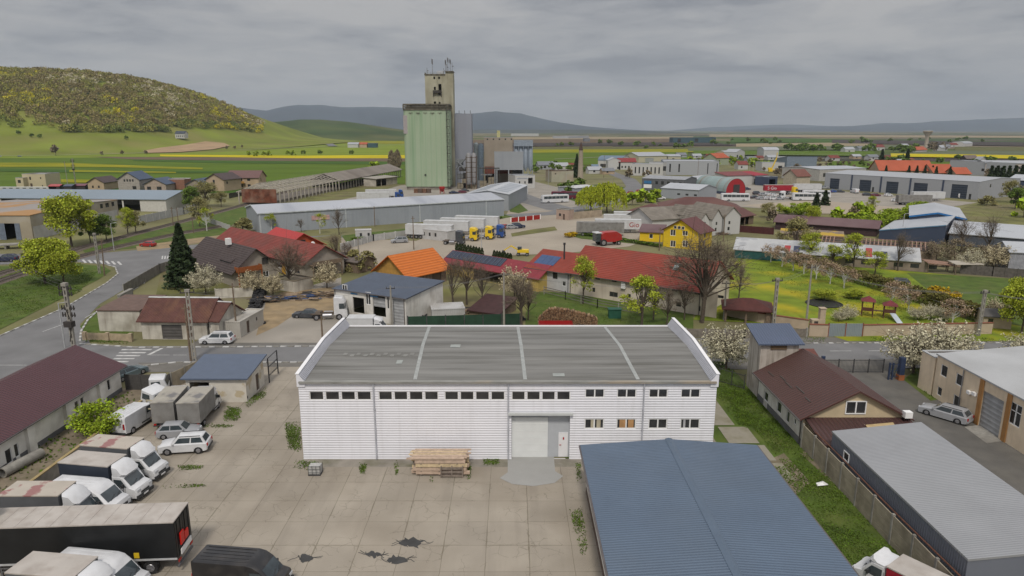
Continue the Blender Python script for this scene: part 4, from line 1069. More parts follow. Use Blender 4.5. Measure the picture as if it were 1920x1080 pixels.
def roofz(y): return hh + .55*(1-abs(y-hd/2)/(hd/2)) + .02
for x0_, x1_, c_ in ((1162,1174,(.42,.24,.11)),(1178,1188,(.42,.24,.11)),(1108,1114,(.4,.36,.27)),(1119,1126,(.4,.36,.27)),(1282,1285,(.4,.4,.42))):
    q0, q1 = on_wall((hx0,hy),(hx1,hy),x0_,787), on_wall((hx0,hy),(hx1,hy),x1_,802.5); mb = MB(); mb.poly([(q0[0],.085,q1[1]),(q1[0],.085,q1[1]),(q1[0],.085,q0[1]),(q0[0],.085,q0[1])]); mb.build('curtain', mat('curtain_%d'%(c_[1]*100),c_,rough=.9), hall)
mb = MB()      # recessed entrance: back panel, roller door, personnel door
s0, z1 = on_wall((hx0,hy),(hx1,hy),959,777); s1, _ = on_wall((hx0,hy),(hx1,hy),1069,777)
mb.box(s0-.05,.5,0,s1+.05,.56,z1+.1); mb.box(s0-.07,.0+.23,0,s0-.0,.5,z1+.1); mb.box(s1,.23,0,s1+.07,.5,z1+.1); mb.box(s0-.05,.23,z1,s1+.05,.5,z1+.08)
mb.build('entrance_panel', mat('grey_panel',(0.42,0.44,0.47),rough=.5,var=.04), hall)
mb = MB(); gd = on_wall((hx0,hy),(hx1,hy),1028,786)
mb.box(s0+.02,.42,0.03,gd[0],.49,gd[1])
for k in range(1,6): mb.box(s0+.02,.405,gd[1]*k/6-.012,gd[0],.42,gd[1]*k/6+.012)
mb.build('garage_door', mat('white_door',(0.66,0.68,0.68),rough=.4,var=.04), hall)
mb = MB(); d0 = on_wall((hx0,hy),(hx1,hy),1048,815)
mb.box(d0[0],.42,.05,s1-.12,.49,d0[1]); dd = mb.build('door', mat('white_steel_door',(0.72,0.72,0.74),rough=.4,var=.03), hall)
mb = MB(); mb.box(d0[0]+.08,.36,d0[1]*.5,d0[0]+.25,.42,d0[1]*.5+.05); mb.box((d0[0]+s1)/2-.1,.41,d0[1]*.72,(d0[0]+s1)/2+.03,.419,d0[1]*.72+.25); mb.build('handle', TAIL, dd)
mb = MB(); mb.box(s0-.3,-.3,z1+.05,s1+.25,-.02,z1+.22); mb.box(s0-.3,-.3,z1+.0,s1+.25,-.24,z1+.05); mb.build('canopy', mat('grey_canopy',(0.5,0.52,0.52),rough=.5,var=.05), hall)
for px_ in (703,953,1205):
    s_ = on_wall((hx0,hy),(hx1,hy),px_,780)[0]
    mb = MB(); mb.tube((s_,-.14,.1),(s_,-.14,hh-.3),.07,n=8)
    for z in (1,3,5,7): mb.box(s_-.1,-.12,z-.03,s_+.1,-.04,z+.03)
    mb.tube((s_,-.14,hh-.3),(s_,-.1,hh-.02),.1,.13,n=8); mb.build('downpipe', mat('downpipe_grey',(0.4,0.41,0.45),rough=.45), hall)
for sg in (1,-1):     # clad end upstands, their inner face sloping down to the roof
    X = (lambda q: q-.1) if sg == 1 else (lambda q: W_+.1-q); st = ((-.13,hh-.12,hh+.7),(hd/2,hh+.35,hh+1.3),(hd+.12,hh-.1,hh+1.0)); mb = MB()
    sec = [[(X(0),y,zb-.4),(X(0),y,zt),(X(.2),y,zt),(X(.72),y,zb+.12),(X(.72),y,zb-.4)] for y,zb,zt in st]; vs = sum(sec, [])
    mb.add(vs, [(k*5+i,k*5+(i+1)%5,k*5+5+(i+1)%5,k*5+5+i) for k in range(2) for i in range(5) if i != 2]+[(4,3,2,1,0),(10,11,12,13,14)])
    mb.add(vs, [(k*5+2,k*5+3,k*5+8,k*5+7) for k in range(2)], 2)
    for (y0,_,t0),(y1,_,t1) in zip(st,st[1:]):
        mb.bar((X(.1),y0-(.04 if y0<0 else 0),t0+.03),(X(.1),y1+(.04 if y1>hd else 0),t1+.03),.34,.06,1)
        n = int((y1-y0)/.3)
        for k in range(n):
            t = (k+.5)/n; y = y0+(y1-y0)*t; zt = t0+(t1-t0)*t; zb = hh+.12+(.35*t if y0<0 else .35*(1-t)); mb.bar((X(.24),y,zt-.05),(X(.74),y,zb+.06),.1,.05,2)
    mb.build('parapet', [HW, mat('white_capping',(0.78,0.78,0.8),rough=.4,var=.03), mat('lavender_cladding',(0.42,0.43,0.475),rough=.5,var=.05)], hall)
mb = MB()
pts = [(0,0)]
mb.box(0.12,-.3,hh-.14,W_-.12,.35,hh+.03); mb.build('eave_slab', mat('crumbling_concrete',(0.24,0.24,0.225),rough=.95,var=.2,vs=2,stretch=(.3,1,1),dirt=(.34,.27,.19),damt=.6,ds=.5,dlo=.56,dhi=.64,bump=.05,bs=4), hall)
mb = MB(); mb.box(.1,hd-.1,hh+.02,W_-.1,hd+.08,hh+.16); mb.build('flashing', mat('white_capping',(0.78,0.78,0.8)), hall)
for px0, px1 in ((783,803),(984,971),(1190,1136)):
    a = G(px0,700,hh).x-hx0; b = G(px1,618,hh).x-hx0; b = a+(b-a)*1.0
    mb = MB(); w = .17
    for (xa,ya,xb,yb) in ((a,.3,(a+b)/2,hd/2),((a+b)/2,hd/2,b,hd-.1)):
        mb.add([(xa-w,ya,roofz(ya)+.03),(xa+w,ya,roofz(ya)+.03),(xb+w,yb,roofz(yb)+.03),(xb-w,yb,roofz(yb)+.03),(xa-w,ya,roofz(ya)-.01),(xa+w,ya,roofz(ya)-.01),(xb+w,yb,roofz(yb)-.01),(xb-w,yb,roofz(yb)-.01)],
               [(0,1,2,3),(0,4,5,1),(1,5,6,2),(2,6,7,3),(3,7,4,0)])
    mb.build('roof_seam', mat('seam_strip',(0.31,0.325,0.32),rough=.8,var=.15,vs=2), hall)
for (x0_,y0_,x1_,y1_) in ((742,676,756,682),(844,651,864,656),(1037,697,1058,702)):
    p = G(x0_,y1_,hh+.3); q = G(x1_,y0_,hh+.3); ya, yb = p.y-hy, q.y-hy
    mb = MB(); mb.add([(p.x-hx0,ya,roofz(ya)+.04),(q.x-hx0,ya,roofz(ya)+.04),(q.x-hx0,yb,roofz(yb)+.04),(p.x-hx0,yb,roofz(yb)+.04)],[(0,1,2,3)]); mb.build('roof_patch', mat('patch_felt',(0.29,0.31,0.3),rough=.9), hall)
mb = MB()
for i in range(11):
    p = G(648+i*12.5, 668 if i%2 else 666, hh+.3); ya = p.y-hy; mb.box(p.x-hx0-.2,ya-.35,roofz(ya)-.1,p.x-hx0+.22,ya+.3,roofz(ya)+.035)
mb.build('felt_strip', mat('patch_felt_dull',(0.21,0.21,0.2),rough=.95), hall)

# ------------------------------------------------------------------ neighbours of the hall
def ribs(name, base, c2, pitch, ax, **k): return mat(name, base, rough=k.get('rough',.5), metal=k.get('metal',.1), var=k.get('var',.07), vs=.35, stripe=(ax,pitch,k.get('d',.03)), groove=(c2,k.get('g',.5)), dirt=k.get('dirt'), damt=.4, ds=.15, spec=.4)
PLW = mat('white_render', (0.62,0.605,0.57), rough=.9, var=.06, vs=.6, dirt=(.25,.22,.18), damt=.45, ds=.5, streak=((2,2,.25),(.24,.22,.19),.35))
PLG = mat('grey_plinth', (0.13,0.13,0.135), rough=.9, var=.1)
BLUER = ribs('blue_ribbed_roof', (0.1,0.14,0.2), (0.066,0.095,0.14), .26, 'y', d=.025, g=.55, dirt=(.11,.14,.18))
b = bld('workshop', 'low hall with wide blue ribbed roof in front of the white warehouse', 'workshop', Vector((6.3,27,0)), Vector((20.1,27,0)), 25.6, 4.1, roof=('gable','y',.5,.55), rm=BLUER, wm=PLW,
    ops=[('L',2.6,1.0,1.6,1.5,'w2'),('L',8,1,1.6,1.5,'w2'),('L',13,1,1.6,1.5,'w2')], plinth=(.5, mat('brown_plinth',(0.1,0.07,0.055))), gutter=True)
mb = MB(); mb.prism([(6.9-.3,4.6-.02),(6.9,4.68),(6.9+.3,4.6-.02),(6.9+.3,4.64),(6.9,4.74),(6.6,4.64)],'y',-.56,26.16); mb.build('ridge_cap', mat('blue_ridge_cap',(0.09,0.125,0.175),rough=.45,var=.05), b)
GRYR = ribs('light_grey_ribbed_roof', (0.285,0.293,0.31), (0.2,0.21,0.225), .22, 'y', d=.015, g=.4, dirt=(.29,.3,.31))
GRYW = ribs('blue_grey_siding', (0.16,0.175,0.215), (0.1,0.11,0.14), .25, 'y', d=.04, g=.7)
b = bld('storage_hall', 'long grey ribbed metal hall beside the concrete panel fence', 'hall', Vector((28.65,37.9,0)), Vector((36.4,37.9,0)), 18.6, 3.75, roof=('mono','y',.85,.06), rm=GRYR,
    wm=GRYW, pxops=[('L',1583,848,1594,866,'w1')])
for o_ in kids(b):
    if o_.name.startswith('window'): o_.location.x -= .12
BRNR = ribs('brown_tile_roof', (0.085,0.037,0.031), (0.03,0.018,0.018), .42, 'y', d=.05, g=.6, dirt=(.085,.05,.042))
CREAM = mat('cream_render', (0.5,0.41,0.27), rough=.9, var=.05, dirt=(.3,.25,.17), damt=.4)
b = bld('office_house', 'brown tiled single storey house with cream gable right of the warehouse', 'house', Vector((28.1,61.3,0)), Vector((37.9,61.3,0)), 12, 3.25, roof=('gable','y',2.6,.55), rm=BRNR, wm=PLW,
    pxops=[('L',1433,735,1441,754,'w1'),('L',1457,754,1466,776,'w1'),('L',1475,772,1481,794,'w1'),('L',1489,785,1493,797,'w1')], plinth=(.7,PLG), gutter=True)
mb = MB(); mb.add([(0,-.03,1.5),(9.8,-.03,1.5),(9.8,-.03,3.25),(4.9,-.03,5.8),(0,-.03,3.25)],[(0,1,2,3,4)]); mb.build('gable_wall', CREAM, b)
opening(b, (3.9,-.16), (1,0), 0, 3.35, 2.0, 1.35, 'w2')
mb = MB(); mb.box(9.2,-1.0,3.3,9.9,-.4,3.9); mb.build('vent_box', FRAME, b)
mb = MB()
for x, y, w in ((.6,9.5,1.6),(1.1,7.4,1.6),(1.0,5.4,1.8),(1.4,3.4,2.0),(1.2,1.5,1.2)):
    z = 3.25+x/4.9*2.6+.05; mb.bar((x,y,z),(x+.0,y+w,z),.1,.1)
mb.build('snow_guard', DARKFRAME, b)
b = bld('lean_to', 'low brown lean-to roof against the cream gable', 'shed', Vector((28.5,57.3,0)), Vector((37.9,57.3,0)), 3.9, 2.2, roof=('mono','x',.75,.3), rm=ribs('brown_leanto_roof',(0.075,0.038,0.036),(0.03,0.018,0.018),.42,'x',d=.05,g=.6), wm=CREAM)
mb = MB(); mb.add([(4.8,1.6,2.62),(7.6,2.1,2.72),(7.7,3.0,2.9),(4.9,2.6,2.82)],[(0,1,2,3)]); pnl = mb.build('board', mat('beige_board',(0.42,0.32,0.17)), None)
pnl.location = (28.5,57.3,.02); tag(pnl, 'beige board lying on the low brown lean-to roof', 'board')
STAIN = mat('stained_render', (0.43,0.39,0.35), rough=.95, var=.07, dirt=(.22,.19,.15), damt=.6, ds=.5, streak=((2.2,2.2,.16),(.13,.11,.09),.8))
b = bld('transformer_tower', 'tall narrow plastered tower with blue grey roof beside the brown house', 'tower', Vector((28.2,73.8,0)), Vector((32.5,73.8,0)), 3.7, 6.6, roof=('mono','x',.9,.45), rm=ribs('slate_blue_roof',(0.085,0.11,0.17),(0.05,0.065,0.1),.3,'x'), wm=STAIN)
mb = MB(); mb.box(1.1,-.12,5.75,2.9,-.02,6.2); mb.build('louvre', mat('rusty_louvre',(0.12,0.08,0.045),var=.4,vs=8), b)
b = bld('brick_lean_to', 'small red tiled roof between tower and brown house', 'shed', Vector((32.7,73.6,0)), Vector((35.4,73.6,0)), 3, 3.9, roof=('mono','x',.9,.15), rm=mat('old_red_tile',(0.13,0.05,0.04),var=.3,vs=3), wm=STAIN)
CR2 = mat('beige_render', (0.7,0.58,0.43), rough=.9, var=.05, dirt=(.33,.27,.19), damt=.3, streak=((2,2,.2),(.3,.25,.18),.25))
b = bld('commercial_building', 'two storey cream building with grey roof at the right edge', 'building', Vector((48.5,38,0)), Vector((68,38,0)), 36, 5.15, roof=('gable','y',.9,.12), rm=mat('pale_grey_roof',(0.38,0.39,0.4),rough=.6,var=.06,vs=.25,dirt=(.27,.27,.27),damt=.4,ds=.2), wm=CR2,
    pxops=[('L',1765,685,1778,708,'w1'),('L',1793,702,1808,725,'w1'),('L',1758,726,1767,743,'w1'),('L',1788,742,1802,765,'w1'),('L',1842,742,1885,821,'g'),('L',1895,757,1919,802,'w2t')])
mb = MB()
for p in (1833,1889):
    A_ = Vector((48.5,74,0)); B_ = Vector((48.5,38,0)); s_ = on_wall(A_, B_, p, 780)[0]; mb = MB(); mb.box(-.12,36-s_-.3,0,-.02,36-s_+.3,5.0)
    mb.build('pilaster', mat('ochre_pilaster',(0.33,0.17,0.06),var=.1), b)
for y_, z_ in ((29.6,2.75),(28.8,2.9)): mb = MB(); mb.box(-.3,y_,z_,-.02,y_+.5,z_+.35); mb.build('air_conditioner', FRAME, b)
mb = MB(); mb.tube((-.12,31.2,.1),(-.12,31.2,4.9),.06); mb.tube((-.12,13,.1),(-.12,13,4.9),.06); mb.build('downpipe', PLG, b)
b = bld('annex', 'flat roofed annex at the far end of the cream building', 'building', Vector((48.5,74.3,0)), Vector((60,74.3,0)), 2.6, 4.4, roof=('flat','x',.15,0), rm=mat('pale_grey_roof',(0.38,0.39,0.4)), wm=CR2)
sheet('concrete_ramp', [tuple(G(*p)[:2]) for p in ((1808,801),(1846,796),(1878,828),(1850,832))], CONC, .04)
MAR = ribs('maroon_ribbed_roof', (0.088,0.036,0.043), (0.035,0.018,0.022), .35, 'y', d=.04, g=.6)
b = bld('long_outbuilding', 'long white building with maroon ribbed roof at the left edge', 'building', Vector((-56.2,38,0)), Vector((-45.9,38,0)), 37.6, 3.25, roof=('gable','y',2.25,.6), rm=MAR, wm=mat('warm_white_render',(0.74,0.72,0.67),rough=.9,var=.05,dirt=(.28,.25,.21),damt=.4,ds=.5),
    pxops=[('R',8,842,21,872,'w1'),('R',25,832,34,859,'w1'),('R',139,752,147,776,'w1'),('R',150,745,157,769,'w1'),('R',185,722,193,745,'w1'),('R',200,712,206,733,'w1')], plinth=(.5,PLG), gutter=True)
mb = MB()
for yy in (15.5, 21.5, 27.2, 33): mb.box(10.3,yy,0,10.62,yy+1.0,3.0)
mb.build('buttress', mat('warm_white_render',(0.5,0.485,0.45)), b)
b = bld('gatehouse', 'small plastered shed with slate blue sheet roof left of the warehouse', 'shed', Vector((-36.6,72.2,0)), Vector((-29.9,72.2,0)), 5.6, 3.0, roof=('mono','x',.65,.4), rm=mat('slate_sheet',(0.085,0.11,0.16),rough=.45,var=.06), wm=mat('graffiti_render',(0.56,0.53,0.47),rough=.9,var=.08,dirt=(.38,.29,.14),damt=.6,ds=.55,dlo=.57,dhi=.62),
    ops=[('R',3,0.05,1.0,2.1,'D'),('F',.4,.0,2.2,2.4,'o')])
def simple(name, label, cat, fn, mats, loc=(0,0,0), rz=0, group=None, smooth=None):
    mb = MB(); fn(mb); o = mb.build(name, mats, loc=loc, smooth=smooth); o.rotation_euler = (0,0,rz); return tag(o, label, cat, group)
def gframe(mb):
    for x in (0,3.2): mb.box(x-.06,-.06,0,x+.06,.06,3.1)
    for z in (.9,2.0,3.1): mb.bar((0,0,z),(3.2,0,z),.08)
    for k in range(9): mb.bar((.35*k+.2,0,.9),(.35*k+.2,0,2.0),.03)
simple('steel_gate', 'black steel gate frame at the right end of the slate blue shed', 'gate', gframe, STEEL, loc=(-29.5,78.3,0), rz=R(90))
# ------------------------------------------------------------------ fences and walls
def fence(name, label, cat, pts, h, pm, om, step=2.5, style='solid', group=None, pw=.14):
    pts = [G(*p) if not isinstance(p, Vector) else p for p in pts]
    root = thing(name, label, cat, (pts[0].x, pts[0].y, 0), 0, group); O = Vector((pts[0].x, pts[0].y, 0)); k = 0
    for a, b in zip(pts, pts[1:]):
        a = a-O; b = b-O; L = (b-a).length; m = max(1, round(L/step)); d = (b-a)/L
        for i in range(m):
            p = a.lerp(b, i/m); q = a.lerp(b, (i+1)/m); mb = MB()
            e = d*(pw/2+.01)
            if style == 'solid': mb.bar(p+e+Vector((0,0,h/2)), q-e+Vector((0,0,h/2)), .07, h)
            elif style == 'panels':
                n_ = max(2, round(h/.5))
                for j in range(n_): mb.bar(p+e+Vector((0,0,h*(j+.5)/n_)), q-e+Vector((0,0,h*(j+.5)/n_)), .07 if j%2 else .085, h/n_-.015)
            elif style == 'pickets':
                n_ = max(3, int((q-p).length/.16))
                for j in range(n_): c = (p+e).lerp(q-e, (j+.5)/n_); mb.bar(c+Vector((0,0,.08)), c+Vector((0,0,h)), .03, .03)
                for z in (.15,h-.1): mb.bar(p+e+Vector((0,0,z)), q-e+Vector((0,0,z)), .045, .05)
            elif style == 'rails':
                for z in (.3*h,.65*h,.95*h): mb.bar(p+e+Vector((0,0,z)), q-e+Vector((0,0,z)), .05, .12)
            if k < 95: mb.build('panel', pm, root)
            mb = MB(); mb.bar(p+Vector((0,0,0)), p+Vector((0,0,h+.12)), pw, pw)
            if i == m-1: mb.bar(q, q+Vector((0,0,h+.12)), pw, pw)
            if k < 95: mb.build('post', om or pm, root)
            k += 1
    return root
PANEL = mat('concrete_panel', (0.32,0.28,0.21), rough=.95, var=.15, vs=1.5, dirt=(.12,.1,.07), damt=.6, ds=.6)
fence('panel_fence', 'weathered concrete panel fence between the green strip and the grey hall', 'fence', [Vector((28.05,61,0)), Vector((28.1,24,0))], 2.35, PANEL, CONC, 2.6, 'panels', pw=.2)
simple('pipe_run', 'rusty pipe lying along the top of the concrete panel fence', 'pipe', lambda mb: [mb.tube((28.3,60-i*3,2.5+.05*math.sin(i)),(28.3,57-i*3,2.5+.05*math.sin(i+1)),.06,n=6) for i in range(8)], mat('rust',(0.12,0.05,0.03),var=.4,vs=5))
simple('retaining_wall', 'low concrete wall with yellowish top along the left of the yard', 'wall', lambda mb: (mb.box(-40.45,40,0,-40.25,75.5,1.25), mb.box(-40.5,40,1.25,-40.2,75.5,1.33,1)), [mat('old_block_wall',(0.27,0.26,0.23),var=.2,vs=2,dirt=(.12,.11,.09),damt=.6), mat('yellowed_coping',(0.3,0.23,0.11),var=.2,vs=1)])
fence('board_fence', 'dark grey board fence behind the end of the long white building', 'fence', [Vector((-45.6,76,0)), Vector((-40.4,76,0))], 1.9, mat('dark_boards',(0.065,0.062,0.06),rough=.8,var=.2,vs=4), None, 1.8)
fence('panel_fence', 'concrete panel fence running from the road to the small shed', 'fence', [Vector((-40.3,76.2,0)), Vector((-38.6,82.8,0))], 2.0, PANEL, CONC, 2.2, 'panels')
fence('sliding_gate', 'long dark steel sliding gate across the driveway', 'gate', [(1543,699),(1655,699)], 1.75, STEEL, STEEL, 1.9, 'pickets', pw=.1)
fence('steel_fence', 'dark steel fence beside the blossoming tree behind the warehouse', 'fence', [(1348,716),(1395,730)], 1.8, STEEL, STEEL, 2, 'pickets', pw=.08)
def pillar(mb):
    mb.box(-.35,-.35,0,.35,.35,.7,1); mb.box(-.3,-.3,.7,.3,.3,2.9); mb.box(-1.5,-.1,0,-1.35,.1,2.2); mb.box(-1.1,-.1,0,-.95,.1,2.2)
    for z in (.4,1.2,2.0): mb.bar((-1.4,0,z),(-.3,0,z),.06)
    mb.bar((-1.4,0,.3),(-.9,0,2),.05); mb.bar((-.9,0,.3),(-.35,0,2),.05)
simple('gate_pillar', 'dark blue gate pillar on an orange base at the driveway gate', 'pillar', pillar, [mat('navy_panel',(0.03,0.045,0.09),rough=.4), mat('orange_brick',(0.28,0.1,0.04),var=.2)], loc=G(1687,712))
simple('gate_post', 'short navy guide post at the left end of the driveway gate', 'post', lambda mb: mb.box(-.2,-.15,0,.2,.15,2.1), mat('navy_panel',(0.03,0.045,0.09)), loc=G(1541,697))
CRW = mat('cream_garden_wall', (0.43,0.35,0.26), rough=.9, var=.06, dirt=(.25,.2,.14), damt=.4)
TERR = mat('terracotta_coping', (0.2,0.07,0.04), var=.2)
def gwall(px0, px1, h, label):
    a = G(*px0); b_ = G(*px1); L = (b_-a).length
    return simple('garden_wall', label, 'wall', lambda mb: (mb.box(0,-.12,0,L,.12,h), mb.box(-.05,-.2,h,L+.05,.2,h+.1,1)), [CRW, TERR], loc=a, rz=math.atan2(b_.y-a.y,b_.x-a.x))
gwall((1617,630),(1858,614+12),1.7,'long cream garden wall with terracotta coping right of the blue gate')
gwall((1516,630),(1551,631),1.8,'short cream wall piece left of the blue sheet gate')
gwall((1362,592),(1420,604),1.9,'cream wall beside the red canopy roof of the garden')
gwall((1420,604),(1515,618),1.5,'low cream wall running below the red canopy')
fence('sheet_gate', 'pale blue corrugated sheet gate in the cream garden wall', 'gate', [(1552,631),(1616,631)], 2.0, ribs('pale_blue_sheet',(0.24,0.28,0.31),(0.15,0.18,0.2),.25,'x'), TERR, 2.3)
fence('rubble_wall', 'grey block wall with posts along the pavement behind the tower', 'wall', [(1285,632),(1395,634),(1512,632)], 1.3, mat('grey_block',(0.17,0.15,0.125),var=.25,vs=3), CONC, 3.2, pw=.25)
fence('mesh_fence', 'dark green netting fence behind the warehouse roof', 'fence', [(765,617),(975,611)], 2.0, mat('green_netting',(0.018,0.05,0.03),rough=.8,var=.2), STEEL, 3)
fence('white_wall', 'low white concrete wall with pillars beside the railway', 'fence', [(262,420),(345,402),(360,398)], 2.6, mat('white_wall_paint',(0.4,0.4,0.39),var=.12,vs=1), None, 4, pw=.3)
fence('white_wall', 'white wall at the left of the car lot below the blue grey warehouse', 'fence', [(640,470),(700,452),(800,438)], 1.8, mat('white_wall_paint',(0.4,0.4,0.39)), None, 3.5, pw=.4)
fence('low_concrete_wall', 'low pale concrete wall by the left end of the blue grey warehouse', 'wall', [(377,412),(432,432)], 1.6, mat('white_wall_paint',(0.4,0.4,0.39)), None, 4)
fence('dark_fence', 'black board fence beside the railway below the brown houses', 'fence', [(430,372),(487,360)], 2.2, PT['black'], None, 3)
fence('concrete_fence', 'grey concrete panel fence along the road beside the spruce', 'fence', [(322,505),(300,512),(233,553)], 2.0, mat('grey_panel_fence',(0.17,0.16,0.14),var=.2,vs=1), CONC, 2.2, 'panels')
fence('balustrade_wall', 'broken beige balustrade wall in front of the white annex', 'wall', [(160,637),(246,640)], 1.1, mat('beige_stone',(0.36,0.29,0.2),var=.2,vs=2), None, 3.0, 'panels', pw=.5)
fence('red_fence', 'red painted low fence with white posts at the lot entrance', 'fence', [(958,417),(1013,411)], 1.5, mat('red_fence_paint',(0.3,0.02,0.015)), FRAME, 3, pw=.3)
fence('old_wall', 'pale old stone wall running from the kiosk to the willow', 'wall', [(1066,412),(1128,406)], 2.4, mat('pale_stone',(0.33,0.27,0.2),var=.2,vs=.6), None, 5, pw=.2)
fence('plank_fence', 'dark grey plank fence behind the meadow at the right', 'fence', [(1800,513),(1860,518),(1930,524)], 2.0, mat('grey_planks',(0.1,0.09,0.08),var=.3,vs=2), None, 2.5)
fence('dark_fence', 'dark red board fence behind the cluttered yard', 'fence', [(1387,435),(1450,440)], 2.0, mat('dark_red_boards',(0.07,0.02,0.02)), None, 3)
# ------------------------------------------------------------------ parked vehicles in the yard
V('lorryrear', 380, 782, 95, 'grey tarpaulin box lorry seen from behind nearest the small shed', 'box lorries parked side by side', lambda: make_boxvan('white', TILT_G, TOPG, 4.6, 2.2))
V('lorryrear', 331, 781, 98, 'grey tarpaulin box lorry with sagging rear sheet beside the wrecked cabs', 'box lorries parked side by side')
V('van_white', 253, 800, 83, 'white panel van seen from behind next to the green bush', None, lambda: make_van('white', 5.4, 2.2))
V('hatch_silver', 337, 817, 8, 'silver three door hatchback beside the lorries')
V('suv_white', 349, 845, 188, 'white SUV facing left in front of the silver hatchback')
V('bv1', G(243,891), 0, -9, 'white box van with grey tarpaulin and red stained roof', None, lambda: make_boxvan('white', TILT_GB, TOPS, 4.6, 2.3))
rt = VEH['blacktrailer'] if 'blacktrailer' in VEH else None
V('bv2', G(208,926), 0, -9, 'white box van with dark blue tarpaulin and clean white roof', None, lambda: make_boxvan('white', TILT_DB, TOPB, 4.6, 2.3))
V('van_white2', G(170,958), 0, -8, 'white high roof van half hidden behind the black trailer', None, lambda: make_van('white', 6.0, 2.55))
V('bv3', G(112,985), 0, 0, 'box van with red stained roof almost hidden behind the black trailer', None, lambda: make_boxvan('white', TILT_GB, TOPS, 4.6, 2.3))
V('blacktrailer', G(140,1062)+Vector((.2,0,0)), 0, 183.5, 'long black curtain sided semi trailer with beige roof in the foreground', None, lambda: make_trailer(TILT_B, TOPB, 15.0, frame=mat('trailer_rail',(0.45,0.46,0.47),rough=.4)))
rt = VEH['blacktrailer']; mb = MB(); mb.box(-7.66,.2,1.9,-7.57,.75,2.8); mb.box(-7.66,-.5,1.9,-7.57,.1,2.5); mb.build('red_box', mat('bright_red_sign',(0.6,0.015,0.01),rough=.4), rt)
mb = MB(); mb.box(-7.64,-.9,1.2,-7.57,.8,1.6); mb.build('number_plate', FRAME, rt); mb = MB(); mb.box(4.2,-1.31,1.35,4.5,-1.285,1.75) if False else mb.box(-5.0,1.285,1.35,-4.65,1.31,1.75); mb.build('yellow_sticker', PT['yellow'], rt)
V('van_white3', G(192,1110), 0, -8, 'white high roof van in front of the black trailer', None, lambda: make_van('white', 6.0, 2.55))
V('bv4', G(145,1140), 0, -7, 'box van with dusty beige roof at the bottom left corner', None, lambda: make_boxvan('white', TILT_GB, TOPB, 4.6, 2.2))
V('van_black', G(458,1103), 0, -7, 'black high roof van at the bottom of the photo', None, lambda: make_van('black', 6.1, 2.5))
V('bv5', G(1700,1128), 0, 126, 'white van with red box at the bottom right', None, lambda: make_boxvan('white', TILT_R, TOPB, 3.6, 1.6))
V('estate_silver', 1771, 783, 128, 'silver estate car parked before the cream building', None, None)
V('mpv_white', 408, 643, 181, 'white people carrier parked by the rusty roofed garage')
V('estate_greenblue', 240, 707, 70, 'teal estate car behind the dark board fence')
V('sedan_dark', 577, 595, 175, 'dark blue saloon parked beside the truck chassis')
V('tractor_white', 618, 597, 8, 'white truck tractor with bare rusty chassis behind the warehouse', None, lambda: make_tractor('white', True))
V('lutonw', 690, 628, 0, 'white box lorry parked close behind the warehouse', None, lambda: make_boxvan('white', TILT_W, TILT_W, 3.9, 2.0))
V('hatch_red', 278, 462, 170, 'small red car parked on the dirt beside the railway')
V('suv_navy', 14, 490, 185, 'dark car on the side road at the left edge')
V('mpv_silver', 749, 455, 198, 'silver car alone on the lot left of the site cabins')
V('estate_dark', 1680, 535, 150, 'dark car parked in the meadow beside the hedge')
# wrecked cabs by the low wall
def wreck(mb):
    mb.box(-1.0,-1.2,.4,1.0,1.2,1.9); mb.box(-.9,-1.1,1.9,.6,1.1,2.5); mb.box(-1.2,-.8,.3,-1.0,.8,1.4,1); mb.box(.62,-1.0,1.95,.66,1.0,2.4,1)
for i, (x, y, a, lb) in enumerate(((300,742,20,'upright white scrap truck cab behind the grey lorries'),(288,765,-15,'tilted white scrap truck cab beside the low wall'))):
    t = thing('scrap_cab', lb, 'truck cab', G(x,y), R(a), 'scrapped truck cabs'); t.rotation_euler = (0,R(12*i),R(a))
    mb = MB(); bevext(mb, [(1,.5),(1.05,1.4),(.75,2.3),(-.8,2.45),(-.9,.5)], 2.2, .12); mb.build('cab', PT['white'], t, smooth=35)
    pane(t, inset_quad(((1.04,-1,1.42),(1.04,1,1.42),(.77,1,2.22),(.77,-1,2.22)),.03,.97,.05,.9,.015),'windscreen')
    pane(t, [(-.6,-1.12,1.45),(.4,-1.12,1.45),(.3,-1.12,2.1),(-.6,-1.12,2.1)],'side_window'); mb = MB(); mb.box(.95,-.9,.4,1.1,.9,.8); mb.build('bumper', PLASTIC, t)
def openbox(mb):
    mb.box(-1.2,-1,0.4,1.2,1,.6,1); 
    for x in (-1.15,1.15): mb.bar((x,-1,.6),(x,-1,1.6),.12); mb.bar((x,1,.6),(x,1,1.6),.12)
    mb.bar((-1.2,-1,1.6),(1.2,-1,1.6),.12); mb.bar((-1.2,1,1.6),(1.2,1,1.6),.12); mb.box(-.9,-.6,.6,.3,.5,1.1,1)
simple('open_crate', 'open scrap box frame full of junk beside the white van', 'scrap', openbox, [mat('faded_cream_paint',(0.4,0.36,0.26)), mat('scrap_dark',(0.09,0.08,0.07),var=.4,vs=4)], loc=G(284,785), rz=R(-10))
